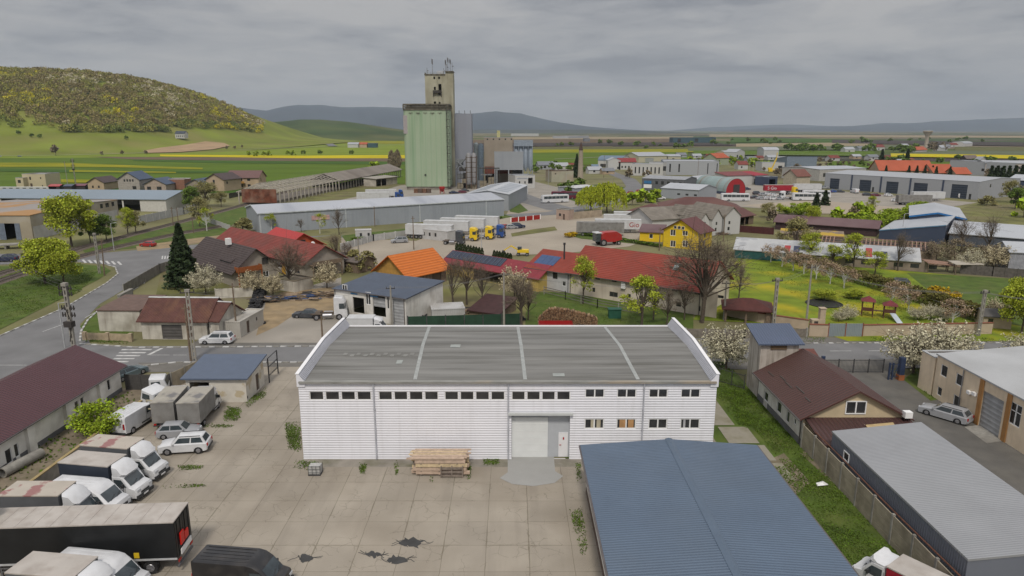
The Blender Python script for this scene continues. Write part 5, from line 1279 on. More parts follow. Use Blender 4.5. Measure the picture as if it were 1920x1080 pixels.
# ------------------------------------------------------------------ small yard things
def lumber(mb):
    rl = random.Random(2)
    for z0, n, L in ((.2,1,5.2),(.55,1,5.2),(.9,1,5.0),(1.25,1,5.0)):
        for k in range(9):
            y = -1+k*.22; dx = rl.uniform(-.25,.25); mb.box(-2.3+dx,y,z0,2.3+dx+rl.uniform(-.3,.2),y+.2,z0+.28, rl.choice((0,0,1,2)))
        for x in (-1.6,0,1.6): mb.box(x-.06,-1,z0-.1,x+.06,.95,z0-.001,2)
    for k in range(9):
        y = -1+k*.22; dx = rl.uniform(-.3,.3); mb.box(-2.6+dx,y,1.62,2.5+dx,y+.19,1.68+rl.uniform(0,.06), rl.choice((0,1)))
LUMB = [mat('fresh_timber',(0.46,0.35,0.27),var=.2,vs=3), mat('pale_timber',(0.55,0.44,0.28),var=.2,vs=3), mat('grey_timber',(0.2,0.165,0.14),var=.3,vs=3)]
simple('timber_stack', 'stack of sawn boards against the front wall of the warehouse', 'timber stack', lumber, LUMB, loc=G(826,883))
def crate_(mb):
    for z in (.1,.45,.8): mb.box(-1,-.4,z,1,-.35,z+.2); mb.box(-1,.35,z,1,.4,z+.2)
    for x in (-.95,0,.95): mb.box(x-.05,-.45,0,x+.05,.45,1.05)
simple('pallet', 'grey wooden pallet leaning beside the timber stack', 'pallet', crate_, LUMB[2], loc=G(848,892))
def ibc(mb):
    mb.box(-.5,-.4,.15,.5,.4,.85); mb.box(-.55,-.45,0,.55,.45,.12,1)
    for x in (-.52,-.17,.17,.52):
        for y in (-.42,.42): mb.bar((x,y,.12),(x,y,.95),.03,.03,1)
    for z in (.3,.6,.9): mb.bar((-.52,-.42,z),(.52,-.42,z),.03,.03,1)
simple('caged_tank', 'white plastic tank in a wire cage near the warehouse corner', 'tank', ibc, [mat('dull_plastic_tank',(0.38,0.38,0.37),var=.2,vs=4), STEEL], loc=G(592,888))
def tyre_fn(mb):
    n = 16
    mb.lathe([(.3,0),(.5,.03),(.52,.13),(.5,.24),(.3,.26),(.28,.13)], n)
TYRE = simple('tyre', 'lone tyre leaning on the front wall of the small blue roofed shed', 'tyre', tyre_fn, RUBBER, loc=G(458,752)+Vector((0,0,.5)), smooth=50); TYRE.rotation_euler = (R(78),0,0)
def culvert(mb):
    n = 18; 
    for i in range(n):
        a, b_ = 2*math.pi*i/n, 2*math.pi*(i+1)/n; r0, r1 = .38, .47
        P_ = lambda r, t, x: (x, r*math.cos(t), .47+r*math.sin(t))
        mb.poly([P_(r1,a,0),P_(r1,a,4),P_(r1,b_,4),P_(r1,b_,0)]); mb.poly([P_(r0,a,0),P_(r0,b_,0),P_(r0,b_,4),P_(r0,a,4)]); mb.poly([P_(r0,a,0),P_(r1,a,0),P_(r1,b_,0),P_(r0,b_,0)])
simple('concrete_pipe', 'grey concrete drain pipe lying beside the long white building', 'pipe', culvert, CONC, loc=Vector((-45.0,55.0,0)), rz=R(78))
simple('plastic_sheet', 'crumpled white plastic sheet on the grass strip', 'litter', lambda mb: mb.add([(-.5,-.2,.05),(.1,-.35,.2),(.6,0,.06),(.2,.3,.25),(-.4,.25,.1),(0,0,.3)],[(0,1,5),(1,2,5),(2,3,5),(3,4,5),(4,0,5)]), FRAME, loc=G(1541,910))
# tyre heaps
def heap(px0, px1, rows, w, hgt, seed, label, grp):
    a = G(*px0); b_ = G(*px1); rl = random.Random(seed); base = TYRE
    d = (b_-a); n = int(d.length/.95)
    for i in range(n):
        for r in range(rows):
            for lev in range(hgt):
                if lev and rl.random() < .35*lev/hgt: continue
                o = TYRE.copy(); C.objects.link(o); nrm = Vector((-d.y,d.x,0)).normalized()
                p = a+d*((i+.5+rl.uniform(-.2,.2))/n)+nrm*((r-rows/2+.5)*w+rl.uniform(-.15,.15))
                o.location = (p.x,p.y,.02+lev*.27); o.rotation_euler = (rl.uniform(-.35,.35) if lev == hgt-1 else rl.uniform(-.06,.06), rl.uniform(-.1,.1), rl.random()*6)
                o.scale = (1,1,1); o['label'] = label; o['group'] = grp; o['category'] = 'tyre'
heap((472,598),(490,545),2,1.1,4,7,'black truck tyre in the long tyre heap beside the white container','tyres in the long heap')
heap((783,606),(800,582),2,1.0,3,8,'black tyre in the heap right of the blue roofed workshop','tyres beside the workshop')
heap((880,603),(985,600),1,.9,2,9,'black tyre lying before the low shed behind the netting fence','tyres behind the netting fence')
heap((475,612),(495,606),1,1.0,1,5,'loose tyre at the foot of the long tyre heap','loose tyres')
# containers and cabins
def box_unit(name, label, A_, B_, D, H, col, ops=(), grp=None, cat='container'):
    m = mat('cabin_'+col, {'white':(0.46,0.46,0.46),'beige':(0.42,0.4,0.36),'green':(0.05,0.09,0.07)}[col], rough=.5, var=.05, stripe=('x',.3,.02), dirt=(.25,.23,.2), damt=.4)
    return bld(name, label, cat, A_, B_, D, H, roof=('flat','x',.05,0), rm=m, wm=m, ops=ops, group=grp)
box_unit('container', 'grey white steel container next to the tyre heap', (421,633), (452,634), 7.5, 2.4, 'beige', [('R',2,0.1,.9,1.9,'D'),('R',5,1.2,.5,.6,'p')])
box_unit('site_cabin', 'long white site cabin with small windows beside the trailers', (767,445), (839,453), 3.6, 2.7, 'white', rep('F',1.0,2.1,5,1.0,.7,1.0,'p'), 'white site cabins', 'cabin')
box_unit('site_cabin', 'small white guard cabin with two blue windows', (667,450), (697,449), 2.8, 2.6, 'white', [('F',1.2,1,.6,.9,'p'),('F',3.3,1,.6,.9,'p')], 'white site cabins', 'cabin')
box_unit('container', 'low white flat roofed store behind the netting fence', (810,603), (872,600), 4.0, 1.9, 'white')
# ------------------------------------------------------------------ houses and sheds of the middle ground
WV = lambda x, y: Vector((x, y, 0))
OLDW = mat('old_white_render', (0.5,0.475,0.42), rough=.95, var=.08, dirt=(.2,.17,.13), damt=.6, ds=.35, streak=((1.5,1.5,.2),(.18,.15,.12),.5))
RUSTR = mat('rusty_sheet_roof', (0.1,0.042,0.034), rough=.8, var=.25, vs=.8, stripe=('x',.22,.035), groove=((.05,.02,.018),.6), dirt=(.16,.075,.045), damt=.8, ds=.5, streak=((1.2,.15,.3),(.17,.09,.05),.5))
REDT = mat('red_tile_roof', (0.25,0.045,0.028), rough=.7, var=.12, vs=.6, stripe=('y',.38,.05), groove=((.11,.02,.015),.7), dirt=(.14,.045,.035), damt=.6, ds=.3)
REDM = mat('dull_red_roof', (0.2,0.045,0.035), rough=.75, var=.15, vs=.6, stripe=('y',.38,.05), groove=((.1,.025,.02),.7), dirt=(.12,.05,.04), damt=.6, ds=.25)
BRT = mat('bright_red_roof', (0.36,0.025,0.022), rough=.5, var=.08)
ORT = mat('orange_tile_roof', (0.52,0.14,0.02), rough=.6, var=.06, stripe=('x',.4,.05), groove=((.28,.06,.01),.7))
DBR = mat('dark_brown_tiles', (0.062,0.046,0.044), rough=.7, var=.15, vs=.8, stripe=('x',.4,.05), groove=((.03,.022,.022),.7))
MARF = mat('far_maroon_roof', (0.11,0.05,0.045), rough=.8, var=.12, vs=.15, dirt=(.15,.08,.065), damt=.5, ds=.1)
PURP = mat('purple_brown_roof', (0.12,0.07,0.075), rough=.7, var=.12, vs=.2, dirt=(.16,.11,.11), damt=.5, ds=.15)
GRW = mat('pale_grey_cladding', (0.3,0.32,0.345), rough=.55, var=.05, vs=.1, dirt=(.22,.23,.25), damt=.3, ds=.08, streak=((.35,.35,.02),(.24,.26,.29),.35))
GRR = mat('pale_metal_roof', (0.38,0.4,0.43), rough=.5, var=.07, vs=.08, dirt=(.28,.29,.32), damt=.4, ds=.05, streak=((.3,.02,.02),(.3,.32,.36),.5))
WHW = mat('far_white_wall', (0.47,0.47,0.46), rough=.8, var=.05, vs=.1, dirt=(.34,.32,.29), damt=.3, ds=.1)
BGW = mat('far_beige_wall', (0.42,0.32,0.22), rough=.9, var=.07, vs=.2, dirt=(.3,.23,.16), damt=.4)
NAVW = mat('navy_cladding', (0.045,0.06,0.1), rough=.5, var=.08, vs=.2)
DKW = mat('dark_opening_wall', (0.05,0.045,0.045), rough=.9, var=.2)
ASB = mat('asbestos_roof', (0.2,0.18,0.155), rough=.95, var=.2, vs=.4, dirt=(.11,.1,.08), damt=.7, ds=.35, stripe=('x',.4,.04))
YEL = mat('yellow_render', (0.66,0.46,0.02), rough=.85, var=.05)
BLKR = mat('dark_blue_roof', (0.045,0.07,0.12), rough=.5, var=.1, vs=.3)
b = bld('garage', 'old white garage with rusty corrugated roof at the street corner', 'garage', G(268,636), G(390,637), 7.5, 3.1, roof=('gable','x',2.4,.45), rm=RUSTR, wm=OLDW, pxops=[('F',302,609,340,636,'g'),('F',349,610,361,634,'D')])
for o_ in kids(b):
    if o_.name.startswith('garage_door'): o_.data.materials[0] = mat('grey_sectional_door',(0.085,0.08,0.078),rough=.6,stripe=('z',.45,.02))
mb = MB(); mb.prism([(3.5,5.42),(3.75,5.58),(4.0,5.42),(3.75,5.5)],'x',-.5,b['_L']+.5); mb.build('ridge_cap', mat('pale_ridge',(0.42,0.42,0.42)), b)
b = bld('garage', 'lower rusty roofed end of the white corner garage', 'garage', G(391,637)+Vector((.15,.3,0)), G(413,637), 6.0, 3.1, roof=('gable','x',1.9,.4), rm=RUSTR, wm=OLDW)
mb = MB(); mb.prism([(2.8,4.95),(3.0,5.08),(3.2,4.95),(3.0,5.0)],'x',-.45,b['_L']+.45); mb.build('ridge_cap', mat('pale_ridge',(0.42,0.42,0.42)), b)
bld('annex', 'windowless white annex with flat brown roof left of the rusty garage', 'annex', G(187,621), G(266,622), 7.5, 3.4, roof=('mono','x',.5,.15), rm=mat('brown_felt',(0.13,0.085,0.07),var=.15), wm=OLDW)
bld('gate_wall', 'ruined concrete arch frame beside the curve road', 'ruin', G(229,580), G(252,567), .5, 2.4, roof=('flat','x',.1,0), rm=CONC, wm=CONC, ops=[('F',.6,0,1.2,1.9,'o'),('B',.6,0,1.2,1.9,'o')])
bld('yard_wall', 'roofless pale grey yard building with white coping beside the timber heaps', 'building', G(553,549), G(588,540), 6, 2.0, roof=('flat','x',.2,0), rm=DIRT, wm=OLDW)
fence('yard_fence', 'pale concrete wall behind the tyre heap', 'wall', [(405,560),(475,556)], 1.8, OLDW, None, 4)
# dark brown house
b = bld('house', 'dark brown tiled house with an orange wooden balcony beside the spruce', 'house', WV(-54.3,130.2), WV(-47.8,137.0), 22, 3.2, roof=('gable','y',3.9,.7), rm=DBR, wm=mat('warm_grey_render',(0.3,0.27,0.23),var=.08),
    ops=[('F',1.5,1,1.6,1.2,'w2'),('F',6,1,1.3,1.2,'w2'),('L',8,1.2,1.5,1.2,'w2'),('L',14,1.2,1.5,1.2,'w2')])
opening(b, (6.0,-.16), (1,0), 0, 3.7, 1.3, 1.3, 'd2')
mb = MB(); mb.box(.3,-1.6,2.9,5.2,-.1,3.05); mb.box(.3,-1.65,3.05,5.2,-1.55,4.0); mb.box(.25,-1.6,3.05,.33,-.1,4.0); mb.box(5.15,-1.6,3.05,5.2,-.1,4.0)
for x in (.4,5.1): mb.box(x-.1,-1.6,0,x+.1,-1.4,2.9)
mb.build('balcony', mat('orange_wood',(0.25,0.075,0.02),var=.15,vs=3), b)
mb = MB(); mb.poly([(1.0,3,4.35),(1.0,8,4.35),(3.6,8,5.95),(3.6,3,5.95)]); mb.poly([(1.0,3,3.8),(1.0,8,3.8),(1.0,8,4.3),(1.0,3,4.3)],1); mb.poly([(1,3,3.8),(3.6,3,5.9),(1,3,4.35)]); mb.poly([(1,8,3.8),(3.6,8,5.9),(1,8,4.35)]); mb.build('dormer', [DBR, GLASS], b)
mb = MB(); mb.box(3.2,9,6.9,4.2,9.8,8.2); mb.build('chimney', FRAME, b)
# long red-roofed house
b = bld('house', 'very long house with dull red tiled roof behind the dark brown one', 'house', WV(-72.5,164.5), WV(-42.5,137.2), 9.5, 3.6, roof=('gable','x',2.9,.7), rm=REDM, wm=mat('warm_grey_render',(0.3,0.27,0.23)),
    ops=rep('F',25,4.5,3,1,1.4,1.3,'w2')+[('R',2,.9,2.5,1.5,'d2'),('F',36.5,.9,2.0,1.4,'d2')])
mb = MB(); L_ = b['_L']; mb.box(L_,1,2.7,L_+1.6,8,2.85); mb.box(L_+1.5,1,2.85,L_+1.6,8,3.6)
for y in (1.1,7.9): mb.box(L_+1.4,y-.1,0,L_+1.6,y+.1,2.7)
mb.build('balcony', WOODP, b)
b = bld('house', 'bright red roofed house with an orange red gable wall', 'house', WV(-51.6,151.8), WV(-44.3,158.6), 13.5, 4.0, roof=('gable','y',2.9,.6), rm=BRT, wm=mat('orange_red_render',(0.42,0.08,0.03),var=.08), ops=[('F',2.5,1,1.4,1.3,'w2')])
opening(b, (4.2,-.16), (1,0), 0, 4.2, 1.3, 1.2, 'd1')
mb = MB(); mb.lathe([(.5,0),(.45,.05),(0.02,.12)], 14); o = mb.build('satellite_dish', FRAME, b); o.location = (7.2,-.3,4.3); o.rotation_euler = (R(75),0,0)
bld('shed', 'dark brown open shed beside the bright red house', 'shed', WV(-43,150), WV(-33,143), 5, 2.6, roof=('gable','x',1.0,.4), rm=mat('grey_brown_sheet',(0.12,0.1,0.09)), wm=WOODP, ops=[('F',.5,0,3.5,2.2,'o'),('F',5,0,3.5,2.2,'o')])
bld('shed', 'small mustard yellow shed under the long red roof', 'shed', G(529,513), G(562,518), 4, 2.4, roof=('gable','x',.8,.2), rm=mat('old_red_tile',(0.13,0.05,0.04)), wm=mat('mustard_render',(0.42,0.23,0.03)), ops=[('F',2,.8,1,1,'p')])
# blue roofed workshop
b = bld('vehicle_workshop', 'white workshop with dark blue sheet roof and three big doors behind the warehouse', 'workshop', G(629,591), G(762,613), 10.3, 4.6, roof=('mono','x',.75,.25), rm=mat('navy_tile_sheet',(0.065,0.085,0.125),rough=.45,var=.1,vs=.6,stripe=('x',.35,.04),groove=((.035,.045,.07),.6)), wm=PLW,
    pxops=[('F',661,558,682,587,'o'),('F',685,548,694,571,'w2'),('F',698,553,722,593,'o'),('F',725,557,729,579,'w1'),('F',736,561,756,611,'g'),('F',641,534,650,545,'w2')], gutter=True)
mb = MB(); L_ = b['_L']; s_ = L_*.52
mb.box(s_+.3,.25,2.5,s_+2.9,.3,4.0); mb.build('garage_door', mat('garage_door',(0.33,0.34,0.35)), b)
mb = MB(); mb.box(3.6,-.08,4.05,5.0,-.02,4.3); mb.box(7.6,-.08,4.1,9.2,-.02,4.3); mb.build('sign', mat('blue_sign',(0.04,0.16,0.33)), b)
# orange house
b = bld('house', 'unfinished house with bright orange tiled roof and yellow board gable', 'house', WV(-27.0,133.2), WV(-20.0,127.4), 10.5, 3.1, roof=('gable','y',3.2,.8), rm=mat('orange_tile_y',(0.52,0.14,0.02),rough=.6,var=.06,stripe=('x',.55,.05),groove=((.28,.06,.01),.7)),
    wm=mat('stone_wall',(0.19,0.14,0.11),rough=.95,var=.4,vs=2.5), ops=[('R',1.5,.6,2.2,1.8,'o'),('R',6.5,0,2.5,2.3,'D')])
mb = MB(); L_ = b['_L']; mb.add([(0,-.05,2.4),(L_,-.05,2.4),(L_,-.05,3.1),(L_/2,-.05,6.2),(0,-.05,3.1)],[(0,1,2,3,4)]); mb.build('gable_boards', mat('yellow_boards',(0.42,0.24,0.06),var=.2,stripe=('x',.25,.02),groove=((.25,.13,.03),.5)), b)
b = bld('outbuilding', 'long low building with dark red roof carrying a row of solar panels', 'building', WV(-14.8,143), WV(5.0,126.2), 7, 2.7, roof=('gable','x',1.9,.4), rm=mat('crimson_sheet_roof',(0.2,0.025,0.035),rough=.6,var=.1), wm=mat('pale_yellow_wall',(0.45,0.33,0.1),var=.08), ops=[('F',9,.0,8,2.2,'o')])
SOL = mat('solar_glass', (0.018,0.028,0.055), rough=.15, var=.2, stripe=('x',.6,.0), groove=((.12,.13,.15),.5))
for k in range(14):
    mb = MB(); x = -.2+k*1.12; z = lambda y: 2.7+.1+1.9*y/3.5
    mb.add([(x,1.1,z(1.1)),(x+1.03,1.1,z(1.1)),(x+1.03,3.3,z(3.3)),(x,3.3,z(3.3)),(x,1.1,z(1.1)-.05),(x+1.03,1.1,z(1.1)-.05),(x+1.03,3.3,z(3.3)-.05),(x,3.3,z(3.3)-.05)],[(0,1,2,3),(0,4,5,1),(1,5,6,2),(2,6,7,3),(3,7,4,0)]); mb.build('solar_panel', SOL, b)
# white farm building with red tiles
DV = Vector((27.5,-21.5,0)).normalized(); A0 = WV(3.2,131.0)
WF = mat('farm_white_render', (0.56,0.5,0.42), rough=.95, var=.06, dirt=(.28,.23,.18), damt=.5, ds=.3, streak=((1.2,1.2,.2),(.26,.22,.18),.4))
b = bld('farm_wing', 'lower left wing of the long red tiled building with blue solar panels', 'house', A0, A0+DV*9.6, 11.5, 4.1, roof=('gable','x',2.5,.6), rm=REDT, wm=mat('bluish_white_render',(0.45,0.45,0.46),var=.06), ops=[('F',5.8,2.3,1.1,1.7,'d1'),('F',8,1.2,.8,.9,'w1')], gutter=True)
for k in range(3):
    mb = MB(); x = .6+k*1.55; z = lambda y: 4.1+.1+2.5*y/5.75
    mb.add([(x,.9,z(.9)),(x+1.5,.9,z(.9)),(x+1.5,3.8,z(3.8)),(x,3.8,z(3.8)),(x,.9,z(.9)-.05),(x+1.5,.9,z(.9)-.05),(x+1.5,3.8,z(3.8)-.05),(x,3.8,z(3.8)-.05)],[(0,1,2,3),(0,4,5,1),(1,5,6,2),(2,6,7,3),(3,7,4,0)]); mb.build('solar_panel', mat('solar_blue',(0.04,0.075,0.17),rough=.15,var=.15), b)
mb = MB(); mb.tube((6.1,3.4,5.4),(6.1,3.4,8.4),.16); mb.tube((6.1,3.4,8.4),(6.1,3.4,8.8),.24); mb.build('flue', STEEL, b)
b = bld('farm_building', 'long old white building with red tiled roof and tiny windows behind the warehouse', 'house', A0+DV*9.65, A0+DV*35.5, 12.5, 4.35, roof=('gable','x',3.9,.6), rm=REDT, wm=WF,
    ops=[('F',s,3.45,.95,.45,'d1') for s in (2.3,5.6,9,12.6,16.6,20.6,24.6,28.6)]+[('F',5,1.0,.6,.8,'d1'),('F',8.6,.7,1.7,.9,'d2'),('F',12.2,.9,.7,.8,'d1'),('F',14.5,.9,.7,.8,'d1'),('F',17.3,.9,1.1,.8,'d2'),('F',21.5,.9,.9,.8,'d1'),('F',25.5,.7,1.8,.9,'d2')], gutter=True,
    chim=())
mb = MB(); z = lambda y: 4.35+.14+3.9*y/6.25
mb.add([(19,3.2,z(3.2)),(20,3.2,z(3.2)),(20,4.6,z(4.6)),(19,4.6,z(4.6)),(19,3.2,z(3.2)-.1),(20,3.2,z(3.2)-.1),(20,4.6,z(4.6)-.1),(19,4.6,z(4.6)-.1)],[(0,1,2,3),(0,4,5,1),(1,5,6,2),(2,6,7,3),(3,7,4,0)]); mb.build('roof_window', mat('sky_glass',(0.3,0.36,0.38),rough=.1), b)
for z_ in (2.6,3.2): mb = MB(); mb.box(11.1,-.4,z_,11.9,-.02,z_+.5); mb.build('air_conditioner', FRAME, b)
bld('shed', 'low dark maroon tiled roof on the ground behind the netting fence', 'shed', G(880,590), G(935,598), 6, .9, roof=('mono','x',1.3,.3), rm=mat('dark_maroon_tiles',(0.05,0.022,0.022),var=.2), wm=WOODP)
# log pile: countable ends, but read as one mass of split wood
def logs(mb):
    rl = random.Random(3)
    for r in range(25):
        for c in range(60):
            h_ = 2.9*math.sin(min(1, (c+6)/22)*math.pi/2)*(1-.55*(c/60)**2.4)
            if r*.125 > h_+rl.uniform(-.1,.1): continue
            x = c*.155+(r%2)*.07; z = .06+r*.125; mb.tube((x,-.5+rl.uniform(-.1,.1),z),(x+rl.uniform(-.03,.03),.6,z),.068,n=5,mi=rl.choice((0,0,1,2)))
t = simple('log_pile', 'long pile of split firewood behind the warehouse roof', 'log pile', logs, [mat('log_end',(0.26,0.15,0.08),var=.35,vs=6),mat('log_dark',(0.11,0.065,0.04),var=.3),mat('log_pale',(0.36,0.25,0.15),var=.3,vs=6)], loc=G(1009,610), rz=R(-3)); t['kind'] = 'stuff'; del t['category']
simple('red_container', 'red painted open bin in front of the firewood pile', 'container', lambda mb: [mb.box(0,-1,0,5.2,-.95,1.1), mb.box(0,.9,0,5.2,.95,1.1), mb.box(0,-.95,0,.05,.9,1.1), mb.box(5.15,-.95,0,5.2,.9,1.1), mb.box(.05,-.95,0,5.15,.9,.1)]+[mb.box(k*.65,-1.06,0,k*.65+.1,-1.0,1.1) for k in range(8)], PT['red'], loc=G(1010,617))
fence('post_fence', 'wire mesh fence with pale concrete posts below the red tiled building', 'fence', [(1020,552),(1060,562),(1120,578),(1200,592)], 1.5, mat('grey_boards_low',(0.15,0.14,0.13),var=.2), CONC, 4.5, 'rails')
simple('green_cabinet', 'dark green box between the fence posts behind the warehouse', 'cabinet', lambda mb: (mb.box(-1.0,-.6,0,1.0,.6,1.5), mb.box(-1.1,-.7,1.5,1.1,.7,1.6)), mat('green_paint',(0.02,0.09,0.06),rough=.6), loc=G(1152,596))
# timber and junk in the yard by the tyre heap
def junk(seed, nx, w, cols):
    def fn(mb):
        rl = random.Random(seed)
        for i in range(nx):
            x, y, z = rl.uniform(-w,w), rl.uniform(-1.4,1.4), rl.uniform(.05,.8); a = rl.uniform(-.4,.4); L = rl.uniform(.8,2.6)
            mb.bar((x-L/2*math.cos(a),y-L/2*math.sin(a),z),(x+L/2*math.cos(a),y+L/2*math.sin(a),max(.05,z+rl.uniform(-.3,.3))),rl.uniform(.1,.3),rl.uniform(.05,.25),rl.randrange(cols))
    return fn
JM = [mat('junk_brown',(0.13,0.09,0.06),var=.4,vs=4), mat('junk_pale',(0.33,0.25,0.18),var=.3), mat('junk_dark',(0.06,0.055,0.05),var=.3), mat('junk_blue',(0.04,0.08,0.2),var=.2)]
for i, (x, y, w, s, lb) in enumerate(((500,566,2.2,1,'pile of pale broken boards beside the tyre heap'),(545,562,4.5,2,'heap of scrap and timber before the roofless yard building'),(602,556,3.5,3,'dark pile of scrap wood left of the blue roofed workshop'),(880,585,3,4,'scrap heap beside the workshop'),(640,500,3,6,'rubbish pile among the bare shrubs left of the orange house'),(1340,440,4,7,'clutter in the yard behind the yellow house'),(1700,497,6,8,'scrap and boards beside the long white sheds'),(1770,500,5,9,'junk under the little sheet roof at the meadow edge'))):
    o = simple('scrap_heap', lb, 'scrap', junk(s, 46, w, 4 if i == 1 else 3), JM, loc=G(x,y)); o['kind'] = 'stuff'; del o['category']
simple('lean_to', 'rusty sheet roof on posts beside the long white sheds', 'shelter', lambda mb: (mb.add([(0,0,2.2),(6,0,1.6),(6,3,1.9),(0,3,2.6),(0,0,2.1),(6,0,1.5),(6,3,1.8),(0,3,2.5)],[(0,1,2,3),(7,6,5,4),(0,4,5,1),(2,6,7,3),(1,5,6,2),(3,7,4,0)]),[mb.box(x,y,0,x+.15,y+.15,2.0 if x<3 else 1.6,1) for x,y in ((.1,.1),(5.7,.1),(.1,2.7),(5.7,2.7))]), [mat('rust_pale',(0.22,0.13,0.09),var=.3),WOODP], loc=G(1738,512))
simple('lean_to', 'pale sheet roof on posts under the white blossoming tree', 'shelter', lambda mb: (mb.add([(0,0,2.2),(6,0,2.2),(6,3,2.5),(0,3,2.5),(0,0,2.1),(6,0,2.1),(6,3,2.4),(0,3,2.4)],[(0,1,2,3),(7,6,5,4),(0,4,5,1),(2,6,7,3),(1,5,6,2),(3,7,4,0)]),[mb.box(x,y,0,x+.15,y+.15,2.1,1) for x,y in ((.1,.1),(5.7,.1),(.1,2.7),(5.7,2.7))]), [mat('pale_sheet',(0.36,0.33,0.28),var=.2),WOODP], loc=G(1790,515))
# garden: canopy, playhouse, barbecue
b = bld('pergola', 'dark red hipped canopy in the garden behind the cream wall', 'pergola', G(1358,603), G(1445,609), 5.5, 2.2, roof=('hip','x',1.3,.5), rm=mat('dark_red_canopy',(0.075,0.022,0.018),var=.2), wm=WOODP, ops=[('F',.3,0,2.8,2,'o'),('F',3.4,0,2.8,2,'o'),('R',.3,0,4.8,2,'o'),('L',.3,0,4.8,2,'o')])
def playh(mb):
    for x, y in ((-.8,-.8),(.8,-.8),(.8,.8),(-.8,.8)): mb.box(x-.06,y-.06,0,x+.06,y+.06,2.6); mb.box(x+3.2-.06,y-.06,0,x+3.2+.06,y+.06,2.2)
    for cx in (0,3.2):
        h_ = 2.6 if cx == 0 else 2.2; mb.box(cx-.85,-.85,1.0,cx+.85,.85,1.1)
        mb.add([(cx-1.1,-1.1,h_),(cx+1.1,-1.1,h_),(cx+1.1,1.1,h_),(cx-1.1,1.1,h_),(cx,0,h_+.8)],[(0,1,4),(1,2,4),(2,3,4),(3,0,4),(3,2,1,0)],1); mb.box(cx-.85,-.85,1.1,cx+.85,-.8,1.6)
    mb.box(.85,-.3,1.0,2.35,.3,1.08)
pl = thing('playhouse', 'wooden playhouse with red roofs and a slide in the garden', 'playhouse', G(1625,592), R(-25))
mb = MB(); playh(mb); mb.build('frame', [mat('dark_play_wood',(0.09,0.035,0.025)), mat('play_roof',(0.14,0.025,0.03))], pl)
mb = MB(); mb.bar((3.6,-.9,1.05),(4.6,-3.2,.1),.9,.06); mb.build('slide', mat('slide_steel',(0.4,0.45,0.5),rough=.3), pl)
simple('barbecue', 'white plastered garden barbecue with chimney behind the cream wall', 'barbecue', lambda mb: (mb.box(-1,-.5,0,1,.5,1.6), mb.box(.2,-.4,1.6,1,.4,3.3), mb.box(.1,-.5,3.3,1.1,.5,3.42), mb.box(-.7,-.52,.9,-.1,-.5,1.4,1)), [CRW, DKW], loc=G(1531,617))
simple('trampoline', 'dark oval pond edged with pale stone below the yellow green mound', 'pond', lambda mb: mb.lathe([(3.0,0),(3.1,.15),(2.9,.18),(2.8,.06)],24), [mat('pond_dark',(0.02,0.02,0.018))], loc=G(1545,570)).name = 'garden_pond'
bld('shed', 'small shed with grey roof at the right end of the cream wall', 'shed', G(1842,614), G(1895,618), 4, 2.0, roof=('gable','x',.7,.3), rm=mat('grey_felt',(0.09,0.085,0.08)), wm=CRW, ops=[('F',.6,.9,.7,.6,'p')])
# long low white-roofed sheds, ruin behind
WSR = mat('whitish_sheet_roof', (0.4,0.41,0.42), rough=.6, var=.1, vs=.15, dirt=(.27,.28,.3), damt=.7, ds=.25, dlo=.5, dhi=.56)
b = bld('long_shed', 'long low shed with patched white sheet roof behind the flower meadow', 'shed', G(1376,484), G(1722,509), 10, 2.3, roof=('gable','x',2.1,.3), rm=WSR, wm=mat('block_wall_beige',(0.22,0.18,0.14),var=.2,vs=.5), ops=rep('F',24,3.2,6,.7,1.8,.9,'p'))
for s_, c_ in ((11,'red'),(13,'navy'),(31,'navy'),(28,'red'),(19,'silver'),(34,'silver')):
    mb = MB(); z = lambda y: 2.3+.1+2.1*y/5; mb.poly([(s_,.2,z(.2)),(s_+1.3,.2,z(.2)),(s_+1.3,2.6 if s_%2 else 3.6,z(2.6 if s_%2 else 3.6)),(s_,2.6 if s_%2 else 3.6,z(2.6 if s_%2 else 3.6))]); mb.build('roof_sheet', PT[c_], b)
mb = MB(); mb.box(.1,-.1,.1,14,-.03,2.1); mb.build('cladding', mat('teal_sheet',(0.02,0.08,0.08)), b)
A_, B_ = G(1492,470), G(1756,490)
b = bld('ruined_shed', 'ruined shed with bare rusty roof frame behind the white sheds', 'ruin', A_, B_, 11, 2.2, roof=('flat','x',.02,0), rm=mat('rubble_floor',(0.07,0.055,0.045),var=.4,vs=.7), wm=mat('rubble_wall',(0.24,0.19,0.14),var=.3,vs=.6))
mb = MB(); L_ = b['_L']
for k in range(int(L_/.9)):
    x = .3+k*.9; 
    if 9 < k < 12: continue
    mb.bar((x,0,2.35),(x,5.5,3.5),.24); mb.bar((x,11,2.35),(x,5.5,3.5),.24)
for y, z in ((1.5,2.75),(3.5,3.15),(5.5,3.55),(8,3.05)): mb.bar((0,y,z),(L_,y,z),.12)
mb.build('rafters', mat('rusty_rafters',(0.25,0.16,0.12),var=.35,vs=2), b)
bld('boundary_shed', 'low ruin with yellow and white sheet patches on its roof', 'ruin', G(1462,453), G(1580,460), 6, 2.4, roof=('mono','x',.5,.2), rm=mat('patchy_yellow_roof',(0.2,0.15,0.11),var=.2,dirt=(.42,.28,.03),damt=.95,ds=.16,dlo=.52,dhi=.54), wm=WOODP)
b = bld('barn', 'long low barn with purple brown sheet roof behind the ruins', 'barn', G(1453,430), G(1643,444), 9.5, 2.6, roof=('gable','x',1.6,.6), rm=PURP, wm=mat('dark_maroon_wall',(0.05,0.028,0.03)))
